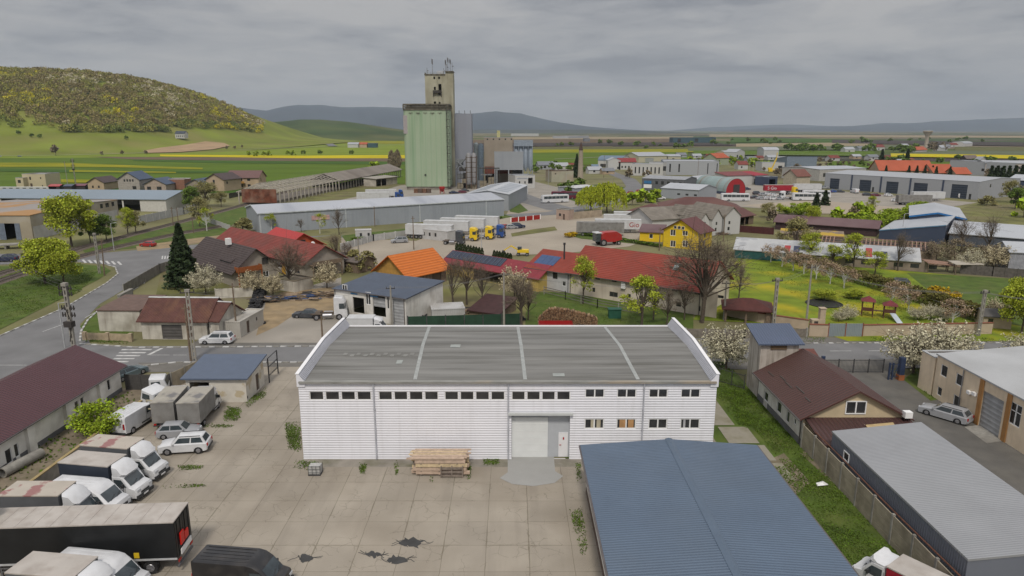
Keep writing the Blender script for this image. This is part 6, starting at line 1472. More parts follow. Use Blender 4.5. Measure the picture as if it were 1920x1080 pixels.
# yellow house
b = bld('house', 'bright yellow two storey house with maroon roof', 'house', G(1243,462), G(1309,470), 7.5, 4.7, roof=('gable','y',2.9,.6), rm=mat('maroon_tiles',(0.12,0.05,0.05),var=.12,stripe=('x',.4,.04)), wm=YEL,
    pxops=[('F',1257,430,1267,442,'w2'),('F',1257,451,1267,463,'w2'),('F',1280,430,1290,442,'w2'),('F',1280,451,1290,463,'w2')], ops=[('R',3,3,.9,1.1,'w1'),('R',3,1,.9,1.1,'w1')])
for k in range(3): opening(b, (2.9+k*1.1,-.16), (1,0), 0, 5.0, .8, .8, 'w1')
bld('annex', 'low yellow annex with purple roof left of the yellow house', 'house', G(1199,452), G(1242,454), 7, 2.7, roof=('mono','x',1.1,.4), rm=PURP, wm=YEL, ops=[('F',2.6,.9,1,1.2,'w1')])
for i, (x0, y0, x1, y1, H_) in enumerate(((1310,442,1330,441,4.2),(1334,442,1352,440,5.2),(1357,440,1386,438,5.6))):
    bld('terraced_house', ('white gabled house end nearest the yellow house','middle white gabled house end with asbestos roof','right most white gabled house end beside the brown hall')[i], 'house', G(x0,y0), G(x1,y1), 17, H_, roof=('gable','y',2.4,.3), rm=ASB, wm=WHW, ops=[('F',1.2,1.2,.8,1,'p'),('F',1.4,3,.7,.9,'p')])
bld('asbestos_hall', 'grey asbestos roofed hall between the trailers and the white gables', 'hall', G(1222,436), G(1330,428), 13, 4.0, roof=('gable','x',2.8,.5), rm=ASB, wm=WHW)
bld('brown_hall', 'wide hall with maroon hipped roof behind the yellow house', 'hall', G(1240,412), G(1390,415), 17, 4.0, roof=('hip','x',3.2,.8), rm=MARF, wm=WHW)
bld('brown_hall', 'low maroon roofed wing left of the wide maroon hall', 'hall', G(1176,412), G(1240,417), 12, 3.0, roof=('hip','x',2.4,.6), rm=MARF, wm=BGW)
bld('open_shed', 'open sided shed with maroon roof right of the white gables', 'shed', G(1386,424), G(1412,420), 9, 3.2, roof=('gable','x',1.7,.6), rm=MARF, wm=WOODP, ops=[('F',.5,0,2.4,2.8,'o'),('F',3.3,0,2.0,2.8,'o')])
# navy sheds on the right
b = bld('navy_shed', 'navy clad shed with pale mono pitch roof below the blue trimmed hall', 'shed', WV(103,190), WV(115.5,180.6), 26, 2.6, roof=('mono','y',2.7,.1), rm=GRR, wm=NAVW)
mb = MB(); mb.prism([(-.15,3.85),(16.3,5.5),(16.3,5.8),(-.15,4.15)],'x',0,0.01) if False else mb.bar((-.1,-.14,2.5),(15.6,-.14,5.2),.06,.28); mb.build('fascia', mat('blue_trim',(0.1,0.2,0.32)), b)
b = bld('navy_hall', 'navy hall with bright blue trim and pale gabled roof', 'hall', WV(121,207), WV(133.4,200), 34, 4.4, roof=('gable','y',1.4,.3), rm=GRR, wm=NAVW, ops=rep('R',20,3.5,4,.8,1.6,2.2,'w1'))
mb = MB(); mb.bar((-.3,-.36,4.3),(7.1,-.36,5.75),.06,.5); mb.bar((7.1,-.36,5.75),(14.5,-.36,4.3),.06,.5); mb.build('fascia', mat('strong_blue_trim',(0.02,0.13,0.33)), b)
bld('navy_hall', 'wide dark walled hall with pale roof at the right behind bare shrubs', 'hall', WV(116.3,180), WV(142,160.7), 24, 3.3, roof=('gable','x',2.0,.3), rm=GRR, wm=mat('slate_cladding',(0.07,0.08,0.1)))
b = bld('small_hall', 'pale grey small hall at the right edge beside the plank fence', 'hall', G(1889,507), G(1990,512), 9, 4.2, roof=('gable','x',1.6,.3), rm=GRR, wm=mat('lavender_grey_cladding',(0.27,0.28,0.31),stripe=('x',.3,.03)), ops=[('F',4,1.8,2,1,'w2')])
# long grey warehouse in the middle
LW = mat('blue_grey_cladding', (0.29,0.315,0.35), rough=.5, var=.05, vs=.12, stripe=('x',1.0,.015), dirt=(.19,.21,.24), damt=.3, ds=.05, streak=((.4,.4,.02),(.19,.21,.24),.4))
A_, B_ = G(487,438), G(945,405)
b = bld('long_warehouse', 'very long blue grey warehouse across the middle of the photo', 'warehouse', A_, B_, 20, 5.9, roof=('gable','x',1.7,.25), rm=mat('warehouse_roof',(0.37,0.39,0.43),rough=.45,var=.08,vs=.05,streak=((.16,.03,.02),(.2,.22,.27),.7)), wm=LW)
mb = MB(); L_ = b['_L']
mb.box(-.1,-.3,5.75,L_+.1,-.02,6.05); mb.bar((-.3,-.3,5.86),(-.3,10,7.6),.08,.35); mb.bar((-.3,20.3,5.86),(-.3,10,7.6),.08,.35)
for s_ in (.2,26,51,76): mb.box(s_,-.14,0,s_+.35,-.02,5.75)
mb.build('white_trim', mat('pale_trim',(0.42,0.45,0.47)), b)
mb = MB(); mb.box(15.5,-.1,2.9,21,-.02,4.3); mb.build('banner', mat('pink_white_banner',(0.45,0.28,0.27),var=.3,vs=1.6), b)
b = bld('white_hall', 'white hall with skylight strips behind the long warehouse', 'hall', WV(-17.5,262), WV(-1.3,259), 44, 6.3, roof=('gable','y',1.3,.3), rm=mat('white_hall_roof',(0.42,0.44,0.47),rough=.5,var=.05,vs=.05), wm=GRW)
for s_, e_ in ((1.2,6.6),(9.8,15.2)):
    for k in range(6):
        mb = MB(); z = lambda x: 6.3+.06+1.3*(1-abs(x-8.2)/8.2); mb.poly([(s_,5+k*6,z(s_)),(e_,5+k*6,z(e_)),(e_,8.4+k*6,z(e_)),(s_,8.4+k*6,z(s_))]); mb.build('skylight', mat('skylight_sheet',(0.27,0.3,0.34),rough=.4), b)
# ------------------------------------------------------------------ silo works
SG = mat('pale_green_render', (0.31,0.385,0.27), rough=.9, var=.05, vs=.08, dirt=(.34,.42,.31), damt=.5, ds=.06, streak=((.35,.35,.012),(.19,.3,.18),.75), stripe=('x',2.6,.012), groove=((.22,.33,.21),.35))
GRIME = mat('grimy_parapet', (0.12,0.11,0.085), rough=.95, var=.5, vs=.8)
def px_at(px, Y): return (px-960)/FPX*(Y*math.cos(PITCH)+(CH-10)*math.sin(PITCH))
Y0 = 352; xa, xb = px_at(759,Y0), px_at(843,Y0); sw = xb-xa
silo = thing('grain_silo', 'huge pale green grain silo block rising above everything', 'silo', (xa,Y0,0))
def silo_outline(w, d, r, n=7, lobes=3):
    pts = []
    for i in range(lobes*8+1):       # front scalloped very slightly by the cells behind the render
        t = i/(lobes*8); pts.append((r+(w-2*r)*t, -.35*abs(math.sin(t*math.pi*lobes))))
    for i in range(1,n): a = -math.pi/2+math.pi/2*i/n; pts.append((w-r+r*math.cos(a), r+r*math.sin(a)))
    pts += [(w,r),(w,d-r)]
    pts += [(w-r+r*math.cos(a), d-r+r*math.sin(a)) for a in np.linspace(0,math.pi/2,n)]+[(r+r*math.cos(a), d-r+r*math.sin(a)) for a in np.linspace(math.pi/2,math.pi,n)]
    pts += [(r+r*math.cos(a), r+r*math.sin(a)) for a in np.linspace(math.pi,1.5*math.pi,n)][:-1]
    return pts
def extr(mb, pts, z0, z1, mi=0, top=True):
    n = len(pts); mb.add([(x,y,z0) for x,y in pts]+[(x,y,z1) for x,y in pts], [(i,(i+1)%n,n+(i+1)%n,n+i) for i in range(n)]+([tuple(range(n,2*n))] if top else []), mi)
sd_ = 17; O_ = silo_outline(sw, sd_, 2.2)
mb = MB(); extr(mb, O_, 1.6, 39.5); mb.build('wall', SG, silo, smooth=30)
mb = MB(); extr(mb, [(x*1.0,y) for x,y in silo_outline(sw-.8,sd_-.8,2)], 0, 1.65); o = mb.build('plinth', mat('dirty_concrete_base',(0.22,0.2,0.17),var=.3,vs=.3), silo); o.location = (.4,.4,0)
mb = MB(); P2 = [((x-sw/2)*1.02+sw/2,(y-sd_/2)*1.03+sd_/2) for x,y in O_]; extr(mb, P2, 39.4, 40.2); extr(mb, P2, 42.0, 42.6)
mb.build('parapet', GRIME, silo)
mb = MB()
for i in range(0,len(P2)): 
    x, y = P2[i]; mb.box(x-.12,y-.12,40.2,x+.12,y+.12,42.0)
mb.bar((.3,.1,41.1),(sw-.3,.1,41.1),.16,.5)
mb.build('balustrade', GRIME, silo)
mb = MB(); extr(mb, silo_outline(sw-1.6,sd_-1.6,2), 39.6, 41.4); o = mb.build('roof', mat('silo_roof_block',(0.15,0.14,0.11),var=.3,vs=.5), silo); o.location = (.8,.8,0)
mb = MB(); mb.box(.05,-.0,28,2.1,1.0,37); o = mb.build('patch', mat('grey_render_patch',(0.33,0.3,0.3)), silo); o.location = (0,-.0,0)
st = thing('x','', '') ; bpy.data.objects.remove(st)
mb = MB(); mb.box(sw-1.15,-.25,1,sw-.75,-.05,42)
for k in range(11): mb.box(sw-1.2,-.6,5+k*3.3,sw+.6,-.1,5.3+k*3.3); mb.bar((sw-.6,-.4,5.3+k*3.3),(sw+.5,-.4,8+k*3.3),.1)
mb.build('ladder', mat('dark_ladder',(0.07,0.075,0.06),var=.3), silo)
for k in range(5):
    mb = MB(); x = 3+k*3.6; mb.box(x,-.45,38.0,x+2,-.3,38.25); mb.box(x+.9,-.45,37.4,x+1.1,-.3,38); mb.build('bracket', GRIME, silo)
mb = MB(); mb.lathe([(.5,0),(.5,.3),(.35,.3),(.35,.02)],12); o = mb.build('round_mark', DKW, silo); o.location = (10.5,-.3,7.5); o.rotation_euler = (R(90),0,0)
Yt = 366; xa, xb = px_at(799,Yt), px_at(851,Yt); tw = xb-xa
OT = mat('weathered_beige_tower', (0.37,0.355,0.27), rough=.95, var=.12, vs=.15, dirt=(.2,.18,.12), damt=.7, ds=.1, streak=((.5,.5,.03),(.13,.12,.08),.7))
tower = thing('silo_tower', 'weathered beige elevator tower with antennas behind the green silo', 'tower', (xa,Yt+5,0))
mb = MB(); wall(mb, (0,0), (1,0), tw, 57.5, [(4.5,55.6,.9,1.3),(7,55.6,.9,1.3),(7,50,1.6,3.2),(4.6,50.2,1,1.6),(6.8,47.6,1.5,1.6),(4.4,42.6,1.2,1.8),(7,42.8,.9,1.4)], t=.5)
for o_, d_, l_ in (((tw,0),(0,1),9),((tw,9),(-1,0),tw),((0,9),(0,-1),9)): wall(mb, o_, d_, l_, 57.5)
mb.poly([(0,0,57.4),(tw,0,57.4),(tw,9,57.4),(0,9,57.4)]); mb.box(tw-4,.5,57.5,tw,8,59.3); mb.build('wall', OT, tower)
mb = MB(); mb.box(-.2,-.2,57.5,tw-4,.1,58.3); mb.box(-.2,-.2,59.3,tw+.2,.1,59.9) if False else mb.box(tw-4,-.2,59.3,tw+.2,8,59.7); mb.box(0,.1,56.9,.6,.6,58.8)
for k in range(14): mb.box(k*.75,-.15,58.3,k*.75+.07,-.08,59.1)
mb.bar((0,-.1,59.1),(10.5,-.1,59.1),.08); mb.build('parapet', GRIME, tower)
mb = MB(); mb.box(4.2,-1.3,48.6,8.6,-.05,49.0); mb.box(4.2,-1.35,49,8.6,-1.25,50)
for x in (4.3,8.5): mb.box(x-.1,-1.3,46.8,x+.1,-.1,50)
mb.build('balcony', mat('soot_balcony',(0.05,0.045,0.04)), tower)
mb = MB(); mb.box(7,-.25,42,13,-.05,42.4); mb.box(12.4,-.25,40.4,12.7,-.05,42.4); mb.build('pipe', GRIME, tower)
for x, h_, z_ in ((3.7,8.5,57.4),(.9,4.2,57.4),(tw-5,4,57.4),(tw-4,8,57.4),(tw-2.8,7,59.3),(tw-1.6,6.2,59.3),(tw-.6,4.8,59.3),(tw-3.4,4,59.3)):
    mb = MB(); mb.tube((x,3,z_),(x,3,z_+h_),.14,.1,n=6)
    if h_ > 5.5:
        for q in (.72,.85): mb.box(x-.35,2.8,z_+h_*q,x-.12,3.2,z_+h_*q+1.5); mb.box(x+.12,2.8,z_+h_*q-.4,x+.35,3.2,z_+h_*q+1.2)
    else: mb.lathe([(.5,z_+h_*.6),(.55,z_+h_*.6+.15),(.1,z_+h_*.6+.4)],10,c=(x+.4,3))
    mb.build('antenna', mat('antenna_grey',(0.2,0.2,0.21)), tower)
mb = MB(); mb.box(6,3,57.5,9.5,6,60); mb.build('machine_box', mat('grey_panel',(0.42,0.44,0.47)), tower)
def simple_px(name, label, cat, px0, px1, Y, D, H, m, rm=None, roof=('flat','x',.2,0), ops=(), h0=0, **k):
    return bld(name, label, cat, WV(px_at(px0,Y),Y), WV(px_at(px1,Y),Y), D, H, roof=roof, rm=rm or GRR, wm=m, ops=ops, **k)
b = simple_px('silo_building', 'tall plain blue grey block between the green silo and the beige mill', 'silo', 845, 885, 376, 12, 38, mat('smooth_grey_clad',(0.25,0.265,0.31),rough=.6,var=.03,vs=.05,streak=((.4,.4,.01),(.21,.225,.27),.5)))
mb = MB(); 
for x in (5,8,11): mb.tube((x,1,38.2),(x,1,40),.12)
mb.build('vent', STEEL, b)
MILL = mat('mill_beige', (0.3,0.26,0.21), rough=.95, var=.07, vs=.1, dirt=(.2,.17,.13), damt=.5, ds=.12)
b = simple_px('mill', 'beige windowless mill building right of the silos', 'building', 908, 961, 395, 14, 25.5, MILL, ops=rep('F',1.5,3.4,5,24.3,.8,.8,'p')+[('F',0.6,0,7,7,'o')])
mb = MB(); mb.box(7.2,4,25.6,9.0,6,29.5); mb.build('chimney', mat('yellowish_vent',(0.42,0.4,0.2)), b)
mb = MB(); mb.box(.2,-.12,5.5,15,-.03,9.5); mb.build('brick_band', mat('red_brown_band',(0.16,0.05,0.035),var=.2), b)
SILV = mat('light_steel_silo', (0.29,0.34,0.4), rough=.4, var=.08, stripe=('z',.8,.03))
for i, px in enumerate((967.5,976.5,985.5,994.5)):
    p = WV(px_at(px,398),398); lb = ['leftmost slim blue grey silo beside the mill','second slim blue grey silo from the left','third slim blue grey silo from the left','rightmost slim blue grey silo of the row'][i]
    o = simple('slim_silo', lb, 'silo', lambda mb: mb.lathe([(.3,6.5),(1.25,9),(1.25,21),(1.0,21.4)],16), SILV, loc=p, group='slim steel silos in a row', smooth=40)
b = simple_px('silo_gallery', 'blue grey head gallery and legs carrying the slim silos', 'building', 963.5, 999, 395.5, 6, 3.2, mat('blue_grey_frame',(0.23,0.27,0.32)))
b.location.z = 20.8
mb = MB()
for x in (.2,2.7,5.4,8.1,10.6): mb.box(x-.15,.1,-20.8,x+.15,.4,0)
mb.build('leg', mat('blue_grey_frame',(0.23,0.27,0.32)), b)
b = simple_px('raised_shed', 'pale grey shed raised on legs in front of the mill', 'shed', 927, 981, 384, 14, 9.2, GRW, ops=[('F',.4,0,7.2,8.2,'o'),('F',8.2,0,7.4,8.2,'o')], roof=('monob','x',9,.1))
b.location.z = 0
for i, (px, dy) in enumerate(((879,0),(888.5,1))):
    simple('steel_bin', ('left','right')[i]+' twin steel cylinder bin with rusty frame beside the green silo', 'silo', lambda mb: (mb.lathe([(.3,2.2),(1.25,4),(1.25,17),(.8,18.4)],14), [mb.lathe([(1.32,z),(1.32,z+.25)],14,1) for z in (6,8.5,11,13.5,16)], [mb.box(x-.12,y-.12,0,x+.12,y+.12,17,1) for x in (-1.3,1.3) for y in (-1.3,1.3)]), [mat('dull_steel',(0.27,0.27,0.28),rough=.5,var=.15), mat('rust_frame',(0.11,0.07,0.05),var=.3)], loc=WV(px_at(px,356),356+dy), smooth=35)
simple('dark_bin', 'dark steel cylinder behind the twin bins', 'silo', lambda mb: mb.lathe([(1.6,0),(1.6,21),(.6,22.5)],14), mat('dark_blue_steel',(0.09,0.12,0.15)), loc=WV(px_at(902,392),392), smooth=35)
simple('dark_bin', 'shorter grey cylinder between the twin bins and the dark cylinder', 'silo', lambda mb: mb.lathe([(1.4,0),(1.4,22),(.6,23)],14), mat('mid_steel',(0.2,0.23,0.24)), loc=WV(px_at(893,394),394), smooth=35)
simple('machinery', 'rusty platforms, ducts and stairs at the foot of the silos', 'machinery', lambda mb: ([mb.box(x,y,z,x+w,y+2,z+h_,i%3) for i,(x,y,z,w,h_) in enumerate(((0,0,0,3,3),(0,2,5,3.5,2.5),(1,1,9,4,2),(2.5,0,3,2,2),(-1,3,12,4,3),(3,2,0,1.5,8),(5,0,0,5,2.2),(8.5,2,0,3,4)))], [mb.bar((k*1.6,0,0),(k*1.6,0,10),.15,mi=2) for k in range(5)], [mb.bar((0,0,k*2.5),(6,0,k*2.5+.5),.15,mi=2) for k in range(5)], mb.tube((0,1,14),(4,1,10),.5,mi=1), mb.tube((-1,2,10),(5,2,16),.4,mi=1)), [mat('mach_beige',(0.22,0.19,0.14),var=.3), mat('mach_grey',(0.17,0.18,0.19),var=.2), mat('mach_dark',(0.06,0.055,0.05),var=.3)], loc=WV(px_at(857,358),358))
simple('machinery', 'low platforms and pipes between the twin bins and the raised shed', 'machinery', lambda mb: ([mb.box(x,0,z,x+w,3,z+h_,i%3) for i,(x,z,w,h_) in enumerate(((0,0,4,3),(1,6,6,.6),(0,9.5,11,.5),(5,0,3,5),(9,0,1,9)))], [mb.bar((k*2.2,0,0),(k*2.2,0,9.5),.2,mi=2) for k in range(6)]), [mat('mach_beige',(0.22,0.19,0.14)), mat('mach_grey',(0.17,0.18,0.19)), mat('mach_dark',(0.06,0.055,0.05))], loc=WV(px_at(898,372),372))
bld('weighhouse', 'white concrete building with big openings below the slim silos', 'building', G(966,354), G(1003,353), 12, 6.5, roof=('flat','x',.3,.0), rm=GRR, wm=WHW, ops=[('F',2,2.5,3.2,3,'o'),('F',6.4,2.5,3.2,3,'o')])
bld('guard_house', 'small white two storey cube house in front of the works', 'house', G(969,364), G(990,364), 6, 7.0, roof=('flat','x',.2,0), rm=GRR, wm=WHW, ops=[('F',1.0,5,.6,1.1,'p'),('F',3.6,5,.6,1.1,'p'),('F',2.2,2.6,.8,1.0,'p')])
bld('shed', 'beige low building with rusty roof edge right of the works', 'building', G(1034,342), G(1075,341), 10, 6, roof=('flat','x',.5,0), rm=mat('rusty_coping',(0.15,0.08,0.06)), wm=mat('pale_blotchy_wall',(0.36,0.35,0.27),var=.12,vs=.15,dirt=(.25,.14,.11),damt=.6,ds=.1), ops=[('F',2,4.6,.9,.6,'p')])
bld('site_office', 'grey building with white sheet roof behind the coaches', 'building', G(1046,368), G(1078,371), 14, 4.4, roof=('monob','y',.2,.3) if False else ('gable','y',.5,.3), rm=mat('white_sheet_roof',(0.46,0.47,0.48)), wm=GRW, ops=[('F',2,1.6,1.2,1,'p'),('F',5,1.6,1.2,1,'p')])
bld('kiosk', 'pinkish beige gate kiosk at the lot entrance', 'kiosk', G(1043,411), G(1066,413), 3.5, 3.3, roof=('flat','x',.15,0), rm=CONC, wm=mat('pinkish_render',(0.36,0.27,0.22),var=.1), ops=[('F',1,1.2,.9,.9,'p'),('F',2.6,0,.8,2,'D')])
def stack(mb):
    mb.lathe([(1.9,0),(1.7,1.5),(1.25,17.5),(1.3,17.7)],14); mb.lathe([(1.2,17.7),(.75,21),(.2,22.6)],10,1)
simple('brick_chimney', 'free standing pale chimney stack with dark pointed top beside a conifer', 'chimney', stack, [mat('pale_stack',(0.34,0.29,0.23),var=.1), mat('dark_brick',(0.07,0.045,0.035))], loc=G(1088,337), smooth=30)
def wtower(mb): mb.lathe([(3.4,0),(2.9,8),(2.7,17),(3.6,20),(7.4,26.5),(7.6,26.6),(7.6,27.8),(6.5,28.2)],20)
simple('water_tower', 'concrete water tower with flared top far on the right', 'water tower', wtower, mat('water_tower_concrete',(0.42,0.37,0.3),var=.08,vs=.05,dirt=(.12,.12,.12),damt=.5), loc=G(1736,277), smooth=30)
# skeletal and roofed loading canopy beside the tracks
def can_pt(t): return WV(-97+t*(24.6), 281+t*168)
d_ = (can_pt(1)-can_pt(0)); Lc = d_.length; az = math.atan2(d_.y,d_.x)
cn = thing('loading_canopy', 'very long loading canopy, bare concrete frame at its near end', 'canopy', can_pt(0), az)
CF = mat('old_concrete_frame', (0.4,0.37,0.32), rough=.95, var=.2, vs=.5); n_ = 44
for k in range(n_):
    x = k*Lc/(n_-1); mb = MB(); mb.box(x-.2,-.2,0,x+.2,.2,5); mb.build('column', CF, cn); mb = MB(); mb.box(x-.2,15.8,0,x+.2,16.2,5); mb.build('column', CF, cn)
    if k < 18:
        mb = MB(); mb.bar((x,-1,4.9),(x,8,8.2),.3); mb.bar((x,17,4.9),(x,8,8.2),.3); mb.bar((x,0,5),(x,16,5),.22); mb.bar((x,4,5),(x,4,6.7),.2); mb.bar((x,12,5),(x,12,6.7),.2); mb.build('truss', CF, cn)
mb = MB()
for y, z in ((-.8,5.1),(2.2,6.2),(5,7.2),(8,8.4),(11,7.2),(14,6.2),(16.8,5.1)): mb.bar((0,y,z),(Lc*.42,y,z),.22)
mb.build('purlin', CF, cn)
mb = MB(); roof_part(mb, Lc*.6, 16, 5.2, 'gable', 3.2, 1.0, 'x', .3); o = mb.build('roof', mat('canopy_roof',(0.22,0.195,0.17),rough=.95,var=.15,vs=.08,dirt=(.12,.1,.085),damt=.7,ds=.06), cn); o.location = (Lc*.4,0,0)
mb = MB(); mb.box(-3,-2,1,-2.8,13,6.5); mb.build('end_screen', mat('rust_panel',(0.14,0.045,0.025),var=.45,vs=.5,dirt=(.3,.2,.15),damt=.6,ds=.3), cn)
mb = MB(); mb.box(0,2,0,Lc,14,1.1); mb.build('platform', mat('platform_concrete',(0.16,0.14,0.12),var=.2,vs=.2), cn)
mb = MB(); mb.box(Lc*.42,15.9,1.1,Lc,16.1,5); mb.build('back_wall', DKW, cn)
bld('open_shelter', 'small concrete shelter beside the long canopy near the silo', 'shelter', G(705,350), G(745,345), 8, 4.2, roof=('mono','x',.5,.6), rm=mat('shelter_roof',(0.3,0.28,0.24)), wm=CF, ops=[('F',.5,0,4.5,3.8,'o'),('F',5.4,0,4.5,3.8,'o')])
# left side: open depot, ruined hall, houses
A_, B_ = G(-30,393), G(313,397)
b = bld('depot', 'long open fronted depot with blue grey roof at the left', 'depot', A_, B_, 23, 4.7, roof=('gable','x',2.3,.5), rm=mat('depot_roof',(0.2,0.25,0.3),rough=.5,var=.05,vs=.05,dirt=(.16,.19,.22),damt=.4,ds=.04), wm=mat('depot_white',(0.5,0.49,0.46),var=.08), ops=rep('F',.6,7.1,9,0,6.5,4.3,'o'))
b = bld('derelict_hall', 'derelict hall with rust stained roof behind the big spring tree', 'hall', WV(-168,189), WV(-133.8,189), 43, 6.9, roof=('gable','x',.9,.2), rm=mat('derelict_roof',(0.27,0.25,0.235),rough=.9,var=.12,vs=.08,dirt=(.36,.19,.06),damt=.85,ds=.06,dlo=.5,dhi=.58), wm=mat('derelict_wall',(0.33,0.29,0.22),rough=.95,var=.12,vs=.2,dirt=(.42,.41,.39),damt=.7,ds=.15), ops=[('F',25,0,6,4.6,'o'),('F',4,0,10,3.4,'o'),('R',36,5,2,1.4,'p'),('R',39.5,5,1.6,1.4,'p'),('R',33,5,1.6,1.4,'p')])
mb = MB(); mb.box(25,-.1,0,26.8,-.02,4.6); mb.build('door_leaf', mat('grey_blue_leaf',(0.14,0.17,0.22)), b); mb = MB(); mb.box(29.6,-.1,0,31,-.02,4.6); mb.build('door_leaf', mat('grey_blue_leaf',(0.14,0.17,0.22)), b)
mb = MB(); mb.box(34.22,.5,.0,34.3,42,3.6); mb.build('plaster_band', mat('derelict_plaster',(0.43,0.42,0.4),var=.15,vs=.5), b)
simple('ramp', 'broken concrete loading ramp at the left edge', 'ramp', lambda mb: (mb.box(-12,-1.5,.9,9,1.5,1.2), [mb.box(x,-1.4,0,x+.4,1.4,.9) for x in (-10,-5,0,5,8)]), CONC, loc=G(12,466), rz=R(20))
b = bld('flat_house', 'cream flat roofed modern house beyond the depot', 'house', G(45,354), G(88,354), 12, 7.2, roof=('flat','x',.4,0), rm=GRR, wm=mat('cream_modern',(0.47,0.41,0.27),var=.04), ops=[('F',3.6,4.6,.9,1.6,'p'),('F',9.2,5,.6,1,'p'),('F',3.6,.8,1.2,2,'D'),('F',9.6,1.2,.5,.8,'p')])
bld('flat_house', 'lower left porch block of the cream modern house', 'house', G(32,355), G(46,355), 8, 5.6, roof=('flat','x',.3,0), rm=GRR, wm=mat('cream_modern',(0.47,0.41,0.27)), ops=[('F',1,3.2,1.6,1.6,'p')])
MB_ = mat('far_dark_brown_roof',(0.075,0.055,0.055),var=.12)
hs = [('house','beige house with dark brown roof, leftmost gable of the row behind the depot',(166,357),(196,357),14,4.2,('gable','y',2.4,.6),MB_,BGW,[('F',2,1.2,.9,1.2,'p'),('F',5,1.2,.9,1.2,'p')]),
 ('house','tall grey house with dark blue roof and four small gable windows',(223,358),(263,358),13,6.0,('gable','y',3.4,.6),BLKR,mat('far_grey_beige_wall',(0.33,0.3,0.27)),[('F',3+k*1.4,4.6,.8,1.2,'p') for k in range(4)]+[('F',7,.8,2,1.6,'p')]),
 ('house','low pinkish house with dark blue grey roof right of the tall grey one',(272,359),(312,359),13,3.8,('gable','y',2.7,.6),BLKR,mat('far_pinkish_wall',(0.36,0.29,0.24)),[('F',6,.8,2.4,1.6,'p'),('F',1.2,.8,2,1.6,'p')]),
 ('house','grey brown house with slate blue roof beside the brown house pair',(350,360),(384,360),13,3.8,('gable','y',2.5,.6),BLKR,mat('far_taupe_wall',(0.27,0.23,0.19)),[('F',5,.8,1.8,1.8,'p'),('F',1.5,1,1.4,1.4,'p')]),
 ('house','cream house with dark brown roof, left of the brown house pair',(388,358),(421,359),13,6.0,('gable','y',2.7,.6),MB_,BGW,[('F',4,3.6,1.3,2,'p'),('F',4,.8,1.3,1.6,'p'),('R',2,3.6,1,1.2,'p')]),
 ('house','large cream house with red brown roof and yellow balcony, right of the pair',(427,353),(486,353),11,5.8,('gable','x',3.2,.6),mat('far_red_brown_roof',(0.14,0.08,0.075),var=.08),BGW,[('F',3.6,3.6,1.2,1.6,'p'),('F',6.8,3.6,1.2,1.6,'p'),('F',10.6,3.8,1.6,1.3,'p'),('F',6.8,.6,1.2,1.6,'p'),('F',10.6,.8,1.6,1.3,'p'),('R',3,3.4,1,2,'p'),('R',3,.6,1,2,'p')])]
for nm, lb, A_, B_, D_, H_, rf, rm_, wm_, ops_ in hs:
    b = bld(nm, lb, 'house', G(*A_), G(*B_), D_, H_, roof=rf, rm=rm_, wm=wm_, ops=ops_)
mb = MB(); mb.box(2,-1.5,2.6,9.5,-.05,2.75); mb.box(2,-1.55,2.75,9.5,-1.45,3.7); mb.build('balcony', mat('yellow_wood',(0.4,0.22,0.05)), b)
bld('cottage', 'small brick coloured building with white roof between the blue roofed houses', 'house', G(312,356), G(347,356), 8, 5, roof=('flat','x',.4,0), rm=FRAME, wm=mat('brick_far',(0.24,0.12,0.08)))
bld('wall_row', 'long white wall with small dark slots beyond the depot at the left edge', 'wall', G(-40,357), G(90,357), 1, 1.6, roof=('flat','x',.1,0), rm=FRAME, wm=WHW, ops=rep('F',2,3.4,12,.9,1.8,.4,'p'))
for i, (x0,x1,y,c,lb) in enumerate(((92,112,357,'red','dark red parked vehicle row piece beyond the depot'),(120,135,357,'navy','navy low shed beyond the depot'),(140,160,356,'maroon','maroon low shed beyond the depot'))):
    bld('low_shed', lb, 'shed', G(x0,y), G(x1,y), 5, 2.2, roof=('gable','x',.8,.3), rm=PT[c], wm=DKW)
b = bld('white_house', 'lone white house with dark roof on the hill meadow', 'house', G(331,278), G(349,278), 12, 8, roof=('gable','x',4,.6), rm=mat('far_dark_roof',(0.05,0.06,0.08)), wm=WHW, ops=rep('F',2,3,5,2,1.2,3,'p'))
b.location.z = max(0, hill_z(b.location.x, b.location.y+5)-.5)
